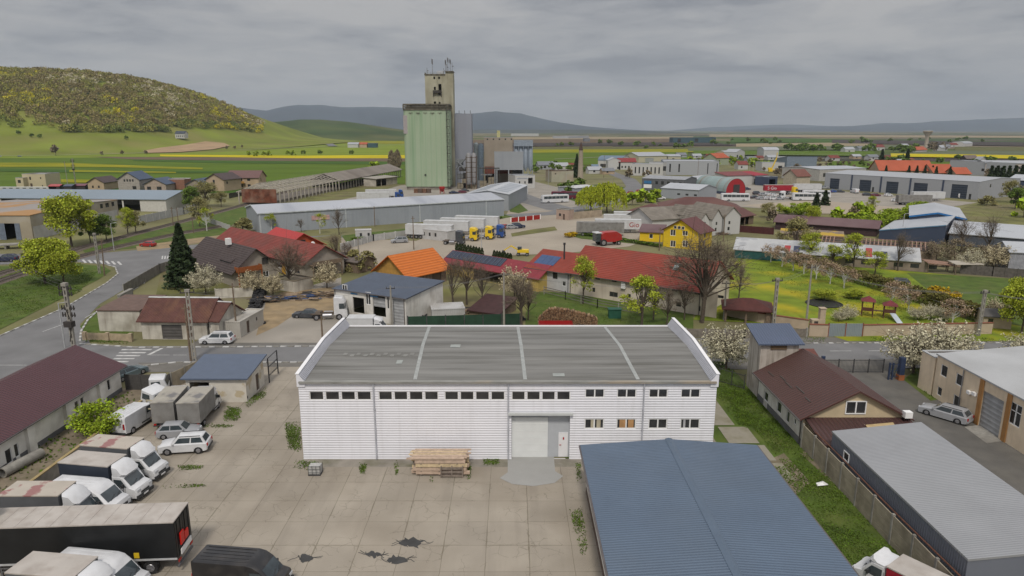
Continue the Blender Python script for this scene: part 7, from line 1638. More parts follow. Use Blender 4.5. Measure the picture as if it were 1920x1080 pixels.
# ------------------------------------------------------------------ town on the right: (name,label,cat,A,B,D,H,roof,rm,wm,ops)
LGR = mat('light_grey_far', (0.33,0.345,0.37), var=.04); MGR = mat('mid_grey_far', (0.17,0.18,0.2), var=.06); ORR = mat('orange_red_far', (0.36,0.085,0.04), var=.08, vs=.2)
CRF = mat('cream_far', (0.46,0.42,0.32), var=.05); REDF = mat('dark_red_far', (0.22,0.035,0.035), var=.1); BLF = mat('blue_grey_far_roof', (0.13,0.18,0.24), var=.06)
town = [
 ('grey_hall','long low grey hall with five loading doors right of the coach park','hall',(1545,353),(1832,375),40,7.9,('gable','x',1.0,.1),LGR,mat('lavender_grey_wall',(0.3,0.31,0.335),var=.03),[('F',3,0,5.2,5.4,'g'),('F',19,0,6,5.6,'g'),('F',32.5,0,5.8,5.6,'g'),('F',45.5,0,6.2,5.8,'g'),('F',62,0,6.6,6.2,'g'),('F',24.5+1.2,0,1,2.4,'p'),('F',69.5,0,1,2.4,'p'),('R',10,5,1.4,1.4,'p'),('R',22,5,1.4,1.4,'p')]),
 ('office_hall','dark grey office hall with white sign panel beside the access road','hall',(1203,358),(1283,362),18,6.4,('gable','x',1.0,.2),mat('grey_flat_far_roof',(0.27,0.28,0.3)),mat('dark_grey_clad',(0.12,0.125,0.135)),rep('F',7,3.0,5,3.6,1.4,1.6,'p')),
 ('grey_gabled_hall','pale grey gabled hall with white roof in front of the dark office hall','hall',(1239,371),(1309,376),18,4.6,('gable','x',1.7,.3),GRR,GRW,rep('F',8,4,3,1.8,1.4,.8,'p')),
 ('grey_hut','small grey gabled hut left of the arched hall','hall',(1283,352),(1310,354),12,4.4,('gable','y',2,.3),GRR,mat('taupe_grey_wall',(0.22,0.2,0.19)),[('F',1.5,2,1,1,'p')]),
 ('white_office','white office with narrow window slots behind the access road','building',(1184,329),(1240,330),16,7.4,('flat','x',.3,0),LGR,WHW,rep('F',2,2.6,7,1.5,.9,4.2,'p')+[('F',20.5,3.4,2,3,'p')]),
 ('white_office','glazed right end of the white office','building',(1216,328),(1242,329),12,8.2,('flat','x',.3,0),LGR,WHW,[('F',.8,4.6,8,2.4,'p')]),
 ('grey_store','big pale grey store with dark vertical slots behind the arched hall','hall',(1243,328),(1347,329),30,9.0,('flat','x',.3,0),LGR,LGR,[('F',4,2,1,5.5,'p'),('F',10,2,1,5.5,'p'),('F',29,1,.6,7,'p'),('F',35,1,.6,7,'p')]),
 ('red_roofed_house','white building with dark red roof near the chimney stack','house',(1160,318),(1192,318),12,6,('gable','x',2.6,.5),REDF,WHW,rep('F',2,2.6,4,1.2,1.2,1.6,'p')),
 ('curved_hall','white hall with blue grey curved roof left of the red roofed building','hall',(1121,313),(1166,314),24,5.4,('arc','x',3.6,.2),BLF,WHW,[('F',2,0,5,2.6,'p')]),
 ('gabled_store','tall white gabled store beside the blue grey curved roof','hall',(1140,318),(1163,318),14,7,('gable','y',2,.2),LGR,WHW,[('F',7,.4,1.2,1.8,'p')]),
 ('cream_hall','wide cream hall with pale roof behind the white office','hall',(1197,306),(1250,305),26,6.5,('gable','x',3,.5),LGR,CRF,[('F',7,0,9,4.5,'g')]),
 ('cream_hall','small cream hall right of the wide cream one','hall',(1252,305),(1276,305),18,6,('gable','x',1.5,.5),LGR,CRF,[('F',4,2,2,2,'p')]),
 ('orange_barn','pale green barn with orange roof left of the poplars','house',(1343,310),(1366,309),14,6.5,('gable','x',3.5,.6),ORR,mat('pale_green_wall',(0.3,0.34,0.24)),[('F',3,3,1.4,1.4,'p')]),
 ('red_house','small house with dull red roof right of the orange barn','house',(1384,318),(1402,318),10,4,('gable','x',2.4,.4),REDM,WHW,[('F',2,1.2,1.2,1.4,'p')]),
 ('white_hall','white hall with yellow machinery before it','hall',(1428,321),(1470,321),14,6,('flat','x',.3,0),LGR,WHW,[('F',12,0,3,4,'p')]),
 ('blue_grey_hall','blue grey hall behind the white office block','hall',(1474,318),(1530,318),22,8,('monob','x',2,.2),BLF,mat('blue_grey_far_wall',(0.17,0.21,0.26)),[]),
 ('grey_white_hall','big whitish hall with windows in its end wall','hall',(1465,334),(1535,340),38,7.0,('gable','y',.8,.2),GRR,mat('warm_white_far',(0.38,0.37,0.35)),rep('R',3,5,4,2.5,2,2.2,'p')),
 ('beige_house','beige house with red brown roof before the whitish hall','house',(1493,347),(1518,346),10,5,('gable','x',3.4,.5),mat('red_brown_far',(0.16,0.065,0.05)),mat('pale_beige_far',(0.42,0.37,0.29)),[]),
 ('red_roof_shed','crimson roofed shed behind the parked coaches','shed',(1409,346),(1438,344),12,5,('mono','x',1.4,.4),mat('crimson_far',(0.28,0.025,0.04)),mat('pale_grey_far_wall',(0.32,0.31,0.3)),[('F',2,0,4,3,'o')]),
 ('red_roof_shed','long white walled shed with dull red roof behind the arched hall','shed',(1362,348),(1410,346),10,5.4,('mono','x',1.4,.4),mat('dull_red_far',(0.17,0.05,0.05)),WHW,[]),
 ('dark_shed','dark open shed with orange vehicle beside the crimson roof','shed',(1439,349),(1457,348),9,4.6,('flat','x',.3,0),GRR,NAVW,[('F',1,0,5,3.6,'o')]),
 ('red_tiled_hall','long orange red tiled roof with small roof lights behind the grey hall','building',(1648,330),(1749,331),20,4,('gable','x',6.0,.6),ORR,BGW,[]),
 ('red_tiled_hall','middle lower orange red tiled roof','building',(1750,332),(1790,332),16,3,('gable','x',5,.6),ORR,BGW,[]),
 ('red_tiled_hall','small right red tiled roof ending the row','building',(1792,334),(1819,334),12,3,('gable','x',3.5,.6),ORR,BGW,[]),
 ('school_block','long white three storey block with grey roof at the far right','building',(1845,330),(2000,332),16,8.6,('gable','x',1.4,.5),LGR,mat('pinkish_white_far',(0.42,0.38,0.36)),rep('F',3,3.2,18,1.4,1.6,1.6,'p')+rep('F',3,3.2,18,4.8,1.6,1.6,'p')),
 ('grey_block','plain grey block left of the white three storey block','building',(1778,326),(1846,330),16,9,('flat','x',.3,0),LGR,LGR,rep('F',22,3,8,3,1.8,1.8,'p')),
 ('navy_building','navy walled hall with pale roof at the right edge','hall',(1886,362),(1990,368),26,6.5,('gable','x',2,.4),GRR,NAVW,[]),
 ('cyan_shed','low shed with cyan grey arched roof left of the access road','shed',(1110,322),(1122,322),8,4,('gable','x',1.2,.3),BLF,WHW,[]),
 ('long_far_hall','dark blue green long hall far out on the plain','hall',(1262,268),(1342,268),40,12,('flat','x',.3,0),mat('teal_far',(0.05,0.1,0.12)),mat('teal_far_wall',(0.045,0.09,0.11)),rep('F',10,40,3,2,8,8,'p')),
 ('far_factory','white factory far out below the mountain','hall',(1066,260),(1104,259),60,8,('flat','x',.5,0),WHW,LGR,[]),
 ('far_factory','pale long factory roof beyond the fields right of the mill','hall',(958,255),(1010,255),80,11,('flat','x',.5,0),WHW,WHW,[]),
 ('far_factory','dark small factory far right of the chimney','hall',(1096,266),(1106,266),40,8,('flat','x',.5,0),MGR,MGR,[]),
 ('far_block','white tank shaped hall beyond the poplars','hall',(1431,298),(1459,298),20,9,('arc','x',3,.2),GRR,WHW,[]),
 ('far_block','small blue and white shed left of the white round hall','hall',(1380,298),(1396,297),14,7,('gable','y',3,.2),LGR,WHW,[('F',1,1,3,3,'p')]),
 ('far_block','small pale hall left of the blue and white shed','hall',(1362,297),(1378,296),14,6,('gable','x',2,.2),LGR,BGW,[]),
 ('far_block','white low hall in the distance by the right fields','hall',(1806,275),(1823,274),20,5,('arc','x',4,.2),LGR,WHW,[]),
 ('tower_house','white house with orange red roof under the water tower','house',(1716,286),(1738,285),12,3.5,('gable','x',4,.6),ORR,WHW,[('F',3,2,2,2,'p')]),
 ('white_villa','pale villa right of the water tower','house',(1764,284),(1776,283),10,5.5,('gable','x',3,.6),LGR,WHW,[]),
 ('farmstead','small brown barn beyond the rapeseed strip','barn',(1812,303),(1833,303),10,3,('gable','x',3,.6),mat('grey_brown_far',(0.14,0.11,0.1)),mat('dark_far',(0.08,0.06,0.055)),[]),
 ('farmstead','tiny white cottage at the edge of the rapeseed strip','house',(1838,305),(1848,305),8,3,('gable','y',2.5,.5),LGR,WHW,[]),
 ('roadside_building','orange roofed building at the foot of the wooded hill','building',(494,259),(513,259),30,12,('gable','x',10,1),mat('pale_orange_far',(0.36,0.2,0.12)),BGW,[]),
 ('roadside_hall','long pale roadside hall behind the orange roofed building','hall',(514,262),(604,262),20,7,('flat','x',.5,0),WHW,mat('pale_pink_far',(0.4,0.34,0.3)),[]),
 ('roadside_hall','white walled compound beyond the bare hill','hall',(662,257),(752,260),40,9,('flat','x',.5,0),WHW,WHW,[]),
 ('roadside_hall','row of small white buildings along the highway','hall',(652,277),(672,277),14,6,('gable','x',3,.5),LGR,WHW,[]),
 ('roadside_hall','reddish building in the highway row','hall',(674,277),(688,277),14,6,('gable','x',3,.5),ORR,BGW,[]),
 ('roadside_hall','dark green hall at the right of the highway row','hall',(690,277),(706,277),14,7,('flat','x',.5,0),LGR,mat('teal_far_wall',(0.045,0.09,0.11)),[])]
for nm, lb, cat, A_, B_, D_, H_, rf, rm_, wm_, ops_ in town:
    b = bld(nm, lb, cat, G(*A_), G(*B_), D_, H_, roof=rf, rm=rm_, wm=wm_, ops=ops_)
    if nm == 'grey_hall':
        L_ = b['_L']
        for o_ in kids(b):
            if o_.name.startswith('garage_door'): o_.data.materials[0] = mat('navy_loading_door',(0.03,0.04,0.06),rough=.5,stripe=('z',1.0,.03),groove=((.07,.08,.1),.5))
        for s_ in (14.5,29.5,43.5,58):
            mb = MB(); mb.box(s_,-.2,0,s_+.7,-.02,7.8); mb.build('navy_strip', NAVW, b)
    if nm == 'office_hall':
        mb = MB(); mb.box(1,-.15,1.6,5.2,-.03,3.4); mb.build('sign', FRAME, b)
        mb = MB(); mb.box(1.2,-.15,3.8,5,-.03,5.2); mb.build('sign', mat('blue_sign',(0.04,0.16,0.33)), b)
# extra small buildings filling the edge of town
fill = [(1440,300,8,'W'),(1402,303,8,'G'),(1418,300,7,'B'),(1460,305,9,'W'),(1350,302,8,'B'),(1326,299,9,'G'),(1300,297,8,'W'),(1270,296,9,'G'),(1556,302,9,'W'),(1600,298,8,'B'),(1630,300,9,'W'),(1655,301,8,'G'),(1585,286,12,'W'),(1610,284,12,'G'),(1640,282,14,'W'),(1690,278,12,'W'),(1770,278,10,'G'),(1783,276,12,'W'),(1040,319,9,'W'),(1010,318,10,'G'),(1060,318,8,'B'),(1104,326,8,'W'),(1130,327,7,'B'),(1700,305,7,'B'),(1684,306,6,'W')]
ordn = ['first','second','third','fourth','fifth','sixth','seventh','eighth','ninth','tenth','eleventh','twelfth','thirteenth']
wd = ['near the far hedge','by the field edge','among the distant shrubs','beside the pale road','at the edge of town']
for i, (x, y, w, c) in enumerate(fill):
    A_ = G(x,y); bld('distant_house', 'small %s building with %s roof, %s of those %s' % ({'W':'white','G':'grey','B':'beige'}[c], ['light','dark','reddish'][i%3], ordn[i//5], wd[i%5]), 'house', A_, A_+WV(w*1.2,w*.3), w*.8, w*.36,
        roof=('gable','x',w*.25,.4), rm=[LGR,MGR,REDM][i%3], wm={'W':WHW,'G':LGR,'B':BGW}[c], group='small buildings far across the plain', ops=[('F',w*.4,1,w*.2,1.6,'p')])
# red arched hall
b = bld('arched_hall', 'barrel roofed hall with a red end wall by the coach park', 'hall', G(1303,357), G(1361,365), 11, 1.4, roof=('arc','x',6.2,.15), rm=mat('teal_rust_sheet',(0.24,0.31,0.31),rough=.7,var=.1,vs=.2,streak=((.5,.05,.05),(.2,.13,.09),.8)), wm=mat('red_end_wall',(0.3,0.02,0.025),var=.1))
mb = MB(); L_ = b['_L']; mb.box(L_+.02,4,0,L_+.2,7.5,4.6); mb.build('door', DKW, b)
mb = MB(); mb.box(0,-.12,0,L_,-.03,1.4); mb.build('base_band', NAVW, b)
# far access road and highway
def road_strip(px, w, z=.05, m=None, name='road'):
    pts = [G(*p) for p in px]; mb = MB(); n = []
    for i, p in enumerate(pts):
        d = (pts[min(i+1,len(pts)-1)]-pts[max(i-1,0)]).normalized(); n.append(Vector((-d.y,d.x,0)))
    for i in range(len(pts)-1):
        a, b_ = pts[i], pts[i+1]; mb.poly([tuple(a+n[i]*w/2)[:2]+(z,), tuple(a-n[i]*w/2)[:2]+(z,), tuple(b_-n[i+1]*w/2)[:2]+(z,), tuple(b_+n[i+1]*w/2)[:2]+(z,)])
    return struct(name, mb, m or ASPH)
road_strip([(955,405),(1040,400),(1120,385),(1172,366),(1190,350),(1178,336),(1150,326),(1135,320),(1150,317)], 9, .07)
road_strip([(960,362),(1000,378),(1050,392),(1080,396)], 12, .06)
road_strip([(-100,296),(0,293),(120,292),(260,288),(400,283),(520,279),(620,275),(760,272)], 7, .9, LOTC)
road_strip([(625,275),(612,268),(604,262),(597,256),(590,251)], 16, 1.2)
road_strip([(1560,330),(1640,300),(1545,298),(1480,300)], 5, .4, LOTC); road_strip([(1040,300),(1200,293),(1480,291),(1700,292)], 4, 1.0, LOTC)
# ------------------------------------------------------------------ lots and meadows of the middle ground
psheet('gravel_lot', [(640,446),(780,452),(850,425),(950,402),(960,376),(1010,366),(1060,378),(1100,398),(1180,410),(1240,440),(1180,462),(1070,474),(900,482),(640,505)], GRAVEL, .03)
psheet('gravel_lot', [(860,345),(1000,340),(1050,352),(1100,392),(960,398),(940,372),(750,372),(560,390),(600,374),(740,348)], LOTC, .035)
psheet('gravel_lot', [(1290,358),(1400,345),(1470,352),(1545,356),(1832,380),(1760,392),(1640,402),(1520,398),(1420,390),(1330,385)], LOTC, .03)
psheet('gravel_lot', [(1390,385),(1520,375),(1720,392),(1640,402),(1500,400)], mat('pale_gravel',(0.33,0.28,0.22),rough=.95,var=.08,vs=.05), .06)
psheet('workshop_yard', [(425,643),(500,560),(560,542),(640,520),(640,600),(800,616),(800,643)], LOTC, .03)
psheet('sandy_yard', [(500,562),(530,548),(628,538),(628,588),(560,585),(520,612),(480,630)], TAN, .045)
psheet('garden_meadow', [(1385,484),(1720,510),(1940,530),(1940,640),(1590,640),(1500,610),(1300,600),(1335,540)], GRASSY, .03)
psheet('meadow', [(1700,512),(1960,526),(1960,620),(1850,600),(1760,560)], GRASS, .04)
psheet('garden_grass', [(1000,548),(1060,548),(1300,590),(1300,632),(985,626),(985,590)], GRASS, .03)
psheet('garden_ground', [(790,545),(1000,530),(1000,615),(800,612)], ROUGHG, .028)
psheet('garden_ground', [(330,470),(640,440),(640,545),(560,545),(400,560),(290,565),(300,520)], ROUGHG, .022)
psheet('rough_grass', [(1400,395),(1500,402),(1700,400),(1700,425),(1650,432),(1400,425)], ROUGHG, .04)
psheet('rough_grass', [(1832,380),(1990,370),(1990,430),(1840,422),(1780,400)], ROUGHG, .045)
psheet('grass_strip', [(640,442),(790,425),(950,402),(965,406),(800,436),(650,455)], GRASS, .05)
psheet('grass_strip', [(1050,352),(1130,345),(1180,352),(1172,366),(1090,382),(1040,365)], GRASS, .05)
psheet('grass_strip', [(955,377),(968,376),(990,395),(972,400),(956,397)], GRASS, .06)
psheet('grass_strip', [(1190,455),(1240,462),(1090,448),(1060,440),(1100,437)], GRASS, .07)
psheet('grass_strip', [(1000,430),(1040,425),(1045,432),(960,444),(958,438)], ROUGHG, .07)
psheet('rough_grass', [(1400,325),(1640,315),(1680,335),(1545,345),(1440,335)], mat('shrubland',(0.12,0.1,0.05),rough=.95,var=.35,vs=.03,dirt=(.07,.085,.025),damt=.7,ds=.04), .05)
psheet('rough_grass', [(560,362),(740,322),(760,345),(700,362),(560,392)], ROUGHG, .04)
sheet('mound', [(0,0)]*3 if False else [tuple(G(*p)[:2]) for p in ((1490,545),(1545,530),(1620,540),(1640,560),(1560,566),(1500,560))], GRASSY, .06)
# ------------------------------------------------------------------ poles and wires
def pole_mesh(kind, h):
    mb = MB(); arm = []
    if kind == 'concrete':
        mb.tube((0,0,0),(0,0,h),.19,.12,n=8); mb.box(-.7,-.06,h-.5,.7,.06,h-.38,1)
        for x in (-.6,0,.6): mb.tube((x,0,h-.38),(x,0,h-.15),.05,n=6,mi=1)
    elif kind == 'lattice':
        mb.box(-.25,-.14,0,-.1,.14,h); mb.box(.1,-.14,0,.25,.14,h)
        for k in range(int(h/.9)): mb.box(-.1,-.12,.3+k*.9,.1,.12,.6+k*.9)
        mb.box(-.9,-.08,h-.35,.9,.08,h-.2,1); mb.box(-.3,-.2,h-.2,.3,.2,h+.15)
        for x in (-.8,-.3,.3,.8): mb.tube((x,0,h-.2),(x,0,h+.05),.06,n=6,mi=1)
    elif kind == 'trafo':
        mb.box(-.28,-.16,0,-.12,.16,h); mb.box(.12,-.16,0,.28,.16,h)
        for k in range(int(h/.9)): mb.box(-.12,-.14,.3+k*.9,.12,.14,.6+k*.9)
        for z in (h-.6,h-1.4,h-3.4,h-4.4):
            mb.box(-1.0,-.1,z,1.0,.1,z+.12,1)
            for x in (-.9,-.5,.5,.9): mb.tube((x,-.05,z+.12),(x,-.05,z+.45),.09,n=6,mi=1); mb.tube((x,-.05,z),(x,-.05,z-.2),.1,n=6,mi=1)
        mb.box(-.35,-.3,h-.2,.35,.3,h+.25); mb.box(-.6,-.6,h-6,.6,.2,h-5.2,1); mb.bar((-.3,-.2,1),(.4,-.2,4),.08,mi=1); mb.bar((.3,-.2,4),(-.3,-.2,6),.08,mi=1)
    elif kind == 'wood': mb.tube((0,0,0),(0,0,h),.15,.1,n=7,mi=2); mb.box(-.5,-.05,h-.6,.5,.05,h-.5,2)
    elif kind == 'lamp':
        mb.tube((0,0,0),(0,0,h),.1,.07,n=7,mi=3); mb.bar((0,0,h),(1.2,0,h+.15),.08,mi=3); mb.box(.9,-.12,h+.08,1.6,.12,h+.2,3)
    return mb
PM = [mat('pole_concrete',(0.27,0.255,0.225),rough=.95,var=.12,vs=2), mat('insulator_dark',(0.045,0.04,0.038)), WOODP, mat('lamp_post_grey',(0.36,0.37,0.38))]
poles = [('utility_pole','latticed concrete pole in front of the slate blue shed',365,676,9.6,'lattice'),('utility_pole','old wooden pole strapped beside the latticed concrete pole',358,677,7.8,'wood'),
 ('transformer_pole','concrete pole crowded with insulators at the street corner',139,653,9.2,'trafo'),('utility_pole','thin pale mast next to the insulator pole',122,652,6.5,'lamp'),
 ('utility_pole','pale concrete pole of the pair at the road bend',187,513,8.6,'lattice'),('utility_pole','brown leaning pole of the pair at the road bend',196,517,8.0,'wood'),
 ('utility_pole','thin wooden pole beside the grey white container',445,632,8.2,'wood'),('utility_pole','short wooden post by the street left of the warehouse',605,637,3.6,'wood'),
 ('utility_pole','concrete pole in front of the blue roofed workshop',735,613,6.6,'concrete'),('utility_pole','pale concrete pole before the dark maroon roof',945,616,8.9,'concrete'),
 ('utility_pole','tall concrete pole at the garden wall beside the barbecue',1512,602,9.2,'concrete'),('utility_pole','latticed concrete pole behind the slate roofed tower',1450,612,7.6,'lattice'),
 ('utility_pole','latticed concrete pole at the right end of the garden wall',1834,630,6.9,'lattice'),('utility_pole','concrete pole with wires beside the big bare tree',1357,600,6.5,'concrete'),
 ('utility_pole','dark pole on the car lot left of the site cabins',776,468,8.6,'wood'),('lamp_post','white lamp post in front of the yellow truck cabs',903,471,6,'lamp'),
 ('utility_pole','grey pole among the bare shrubs left of the orange house',674,505,7.2,'concrete'),('utility_pole','wooden pole before the blue grey warehouse wall',703,425,6.5,'wood'),
 ('lamp_post','pale lamp post beside the navy mono pitch shed',1690,448,7,'lamp'),('utility_pole','dark post beside the white gabled houses',1356,452,7.5,'wood'),
 ('utility_pole','pale pole left of the yellow house',1236,470,6,'wood'),('utility_pole','twin dark railway pole at the track side',325,423,6,'wood'),
 ('utility_pole','second dark railway pole right of the first',335,424,6,'wood'),('utility_pole','wooden pole with white base at the track grass',363,437,5.2,'wood'),
 ('lamp_post','railway signal mast on the grass by the rails',214,470,7,'lamp'),('utility_pole','tall pale pylon pole left of the pair beyond the depot',127,347,13,'concrete'),
 ('transformer_pole','pale transformer pylon beyond the depot',142,346,14,'trafo'),('utility_pole','tall thin mast by the access road',1132,333,14,'wood'),
 ('utility_pole','dark cross armed pole near the big pale store',1308,333,13,'wood'),('lamp_post','lamp post by the curved access road',1061,360,9,'lamp'),
 ('lamp_post','lamp post on the green between works and road',1028,350,10,'lamp'),('lamp_post','pale mast by the yellow machinery',1405,322,10,'lamp'),('lamp_post','second pale mast by the yellow machinery',1412,323,11,'lamp')]
PTOP = {}
for nm, lb, x, y, h_, kd in poles:
    o = pole_mesh(kd, h_).build(nm, PM, loc=G(x,y)); o.rotation_euler = (0,R(3) if 'leaning' in lb else 0,R((x*7)%40-20)); tag(o, lb, 'pole' if 'pole' in nm else 'lamp post'); PTOP[x] = G(x,y)+Vector((0,0,h_-.2))
WIRE = mat('cable', (0.16,0.16,0.16), rough=.6)
def wire(a, b, sag, label, r=.018, offs=(-.4,.4), grp='overhead cables'):
    d = (b-a); n = Vector((-d.y,d.x,0)).normalized(); cu = bpy.data.meshes.new('overhead_cable'); mb = MB()
    for q in offs:
        prev = None
        for i in range(13):
            t = i/12; p = a.lerp(b,t)+n*q+Vector((0,0,-4*sag*t*(1-t)))
            if prev: mb.tube(prev, p, r, n=3, caps=False)
            prev = p
    o = mb.build('overhead_cable', WIRE); tag(o, label, 'cable', grp)
wire(PTOP[365],PTOP[139],1.2,'cables from the latticed pole to the insulator pole',offs=(0,))
wire(PTOP[139],G(-60,500)+Vector((0,0,8)),1.0,'pale cables over the left meadow from the insulator pole',offs=(-.8,0,.8))
wire(PTOP[365],PTOP[735],1.5,'cable from the latticed pole towards the workshop pole',offs=(0,))
wire(PTOP[735],PTOP[945],.8,'cables between the workshop pole and the pale pole',offs=(-.3,.3))
wire(PTOP[945],PTOP[1357],1.4,'cables from the pale pole to the bare tree',offs=(-.3,.3))
wire(PTOP[1357],PTOP[1450],.5,'cables past the pergola',offs=(-.4,0,.4))
wire(PTOP[1450],PTOP[1512],.5,'cables between the tower pole and the barbecue pole',offs=(-.4,.4))
wire(PTOP[1512],PTOP[1834],1.4,'cables over the garden to the right pole',offs=(-.5,0,.5))
wire(PTOP[1834],G(2000,640)+Vector((0,0,6.5)),.6,'cables leaving the frame at the right',offs=(-.5,0,.5))
wire(PTOP[445],PTOP[365],.5,'cable from the container pole to the street pole',offs=(0,))
# ------------------------------------------------------------------ vehicles further away
def TL(side, top=None): return lambda: make_trailer(side, top or TILT_W, 13.6)
A6 = lambda x, y: G(x, y)
V('wtrail', 806, 447, -12, 'white semi trailer nearest the site cabins', 'white trailers parked in a row', TL(TILT_W))
V('wtrail', 838, 439, -12, 'white semi trailer behind the left yellow cab', 'white trailers parked in a row')
V('wtrail', 868, 434, -12, 'white semi trailer behind the right yellow cab', 'white trailers parked in a row')
V('wtrail', 895, 429, -12, 'white semi trailer behind the blue cab', 'white trailers parked in a row')
V('tractor_yellow', 877, 451, -14, 'yellow truck cab, left of the two on the lot')
V('tractor_yellow', 906, 448, -14, 'yellow truck cab, right of the two on the lot')
V('tractor_blue', 927, 445, -14, 'blue truck cab beside the right yellow cab')
V('chas', 850, 458, -10, 'bare black chassis with a grey cab shell beside the cabins', None, lambda: make_tractor('dark', True))
V('hatch_red', 948, 429, 20, 'red car by the red fence on the lot'); V('hatch_silver', 959, 429, 20, 'silver car between the red and the dark car by the red fence'); V('suv_navy', 971, 428, 25, 'dark blue car by the red fence at the right of three')
V('gtrail', 1125, 442, -6, 'grey tarpaulin semi trailer left of the yellow annex', None, TL(TILT_G, TILT_G))
V('wtrailb', 1158, 436, -6, 'white box trailer with red writing on its side', 'white trailers by the yellow annex', TL(TILT_W))
V('wtrailb', 1172, 426, -6, 'white trailer behind the one with red writing', 'white trailers by the yellow annex')
V('wtrailb', 1190, 420, -6, 'rearmost white trailer next to the asbestos roof', 'white trailers by the yellow annex')
def text_on(parent, s, size, loc, rot, m, name='lettering'):
    cu = bpy.data.curves.new(name, 'FONT'); cu.body = s; cu.size = size; cu.extrude = .01; o = bpy.data.objects.new(name, cu); C.objects.link(o)
    bpy.context.view_layer.update(); dg = bpy.context.evaluated_depsgraph_get(); me = bpy.data.meshes.new_from_object(o.evaluated_get(dg)); bpy.data.objects.remove(o)
    me.materials.clear(); me.materials.append(m); o = bpy.data.objects.new(name, me); C.objects.link(o); o.parent = parent; o.location = loc; o.rotation_euler = rot; return o
text_on(VEH['wtrailb'], 'Gio', 2.0, (3.2,-1.31,1.9), (R(90),0,0), PT['red'])
def combine():
    r = thing('red_combine','', 'harvester'); mb = MB()
    bevext(mb, [(3,1),(3,3),(2.2,3.6),(-1.5,3.7),(-3,2.8),(-3.2,1.4),(-1,.9)], 2.8, .2); mb.build('body', PT['red'], r, smooth=35)
    mb = MB(); mb.box(3.0,-1.1,1.2,4.4,1.1,3.4); mb.build('cab_glass', VGLASS, r); mb = MB(); mb.box(2.8,-1.25,3.4,4.6,1.25,3.6); mb.build('roof', PT['white'], r)
    for s in (-1,1): wheel(r,2.4,s*1.35,.9,.6); wheel(r,-2.2,s*1.2,.55,.4)
    return r
V('combine', 1142, 459, -160, 'red combine harvester in front of the grey trailer', None, combine)
def excav():
    r = thing('yellow_digger','', 'excavator'); Y_ = PT['yellow']; mb = MB(); bevext(mb, [(1.8,1.1),(1.8,1.9),(.8,2.2),(-2.0,2.1),(-2.2,1.1)], 2.4, .15); mb.build('body', Y_, r, smooth=35)
    mb = MB(); mb.box(.3,-.2,2.1,1.7,1.1,3.1); mb.build('cab', VGLASS, r)
    mb = MB(); mb.bar((1.6,-.5,1.8),(4.0,-.5,3.2),.4); mb.bar((4.0,-.5,3.2),(6.4,-.5,1.6),.3); mb.build('arm', Y_, r); mb = MB(); mb.box(6.1,-1.0,.7,7.0,0,1.6); mb.build('bucket', STEEL, r)
    for s in (-1,1):
        for x in (-1.5,1.5): wheel(r,x,s*1.1,.55,.45)
    return r
V('excav', 980, 479, 176, 'yellow wheeled excavator on the gravel lot', None, excav).scale = (.72,.72,.72)
V('bus_white', 1040, 376+4, 200, 'white coach turning on the concrete area', None)
V('bus_maroon', 1059, 373, -5, 'maroon coach below the grey office')
V('bus_white', 1295, 372, 185, 'white coach left of the arched hall'); V('bus_white', 1378, 377, -4, 'long white coach in front of the arched hall')
V('bus_white', 1512, 376, -6, 'white coach in front of the blue banded pair'); V('bus_white', 1530, 371, -6, 'white coach partly behind the first one of the pair')
V('rtrail', 1458, 362, 180, 'red semi trailer with white lettering in the coach park', None, TL(TILT_R, TOPB)); text_on(VEH['rtrail'], 'S Gio', 2.0, (5.5,1.31,1.8), (R(90),0,R(180)), PT['white'])
V('tractor_yellow', 1482, 365, 4, 'yellow cab coupled to the red trailer')
V('wtrail', 1512, 360, 0, 'white trailer right of the yellow cab in the coach park'); V('tractor_white', 1474, 374, 180, 'white truck cab before the coaches')
V('wtrail', 1728, 363, 180, 'white trailer with dark frames in front of the grey hall'); V('wtrail', 1775, 364, 180, 'second white trailer coupled behind the first by the grey hall')
V('wtrail', 1738, 377, 0, 'long pale trailer on the coach park by the navy roof'); V('gtrail', 1712, 384, 0, 'grey low trailer nearest the navy roofed hall')
V('van_white', 1806, 372, 0, 'white van before the rightmost loading door'); V('van_white', 1602, 362, 90, 'white van beside the left loading doors')
carsf = [(1420,365,'suv','dark'),(1430,367,'hatch','silver'),(1441,366,'estate','white'),(1452,368,'hatch','white'),(1415,372,'sedan','dark'),(1427,374,'sedan','silver'),(1439,374,'hatch','white'),(1450,375,'suv','white'),(1461,375,'hatch','silver'),
 (1400,356,'hatch','navy'),(1532,353,'hatch','silver'),(1546,354,'suv','silver'),(1563,361,'hatch','blue'),(1575,361,'hatch','dark'),(1627,367,'estate','dark'),(1642,368,'hatch','maroon'),(1665,368,'hatch','white'),(1649,358,'suv','navy'),(1680,378,'hatch','white'),
 (1212,358+5,'hatch','white'),(1184,364,'hatch','red'),(1190,368,'suv','navy'),(1198,367,'hatch','dark'),(1207,371,'sedan','dark'),(1220,367,'estate','white'),(1229,366,'hatch','white'),(1238,374,'suv','white'),(1243,371,'hatch','silver'),(1200,361,'hatch','red'),
 (851,363,'sedan','navy'),(867,362,'hatch','maroon'),(872,359,'hatch','dark'),(0,294,'mpv','silver'),(37,294,'hatch','greenblue'),(1800,371,'hatch','white')]
cw = {'hatch':'small car','suv':'off roader','estate':'estate car','sedan':'saloon','mpv':'people carrier'}
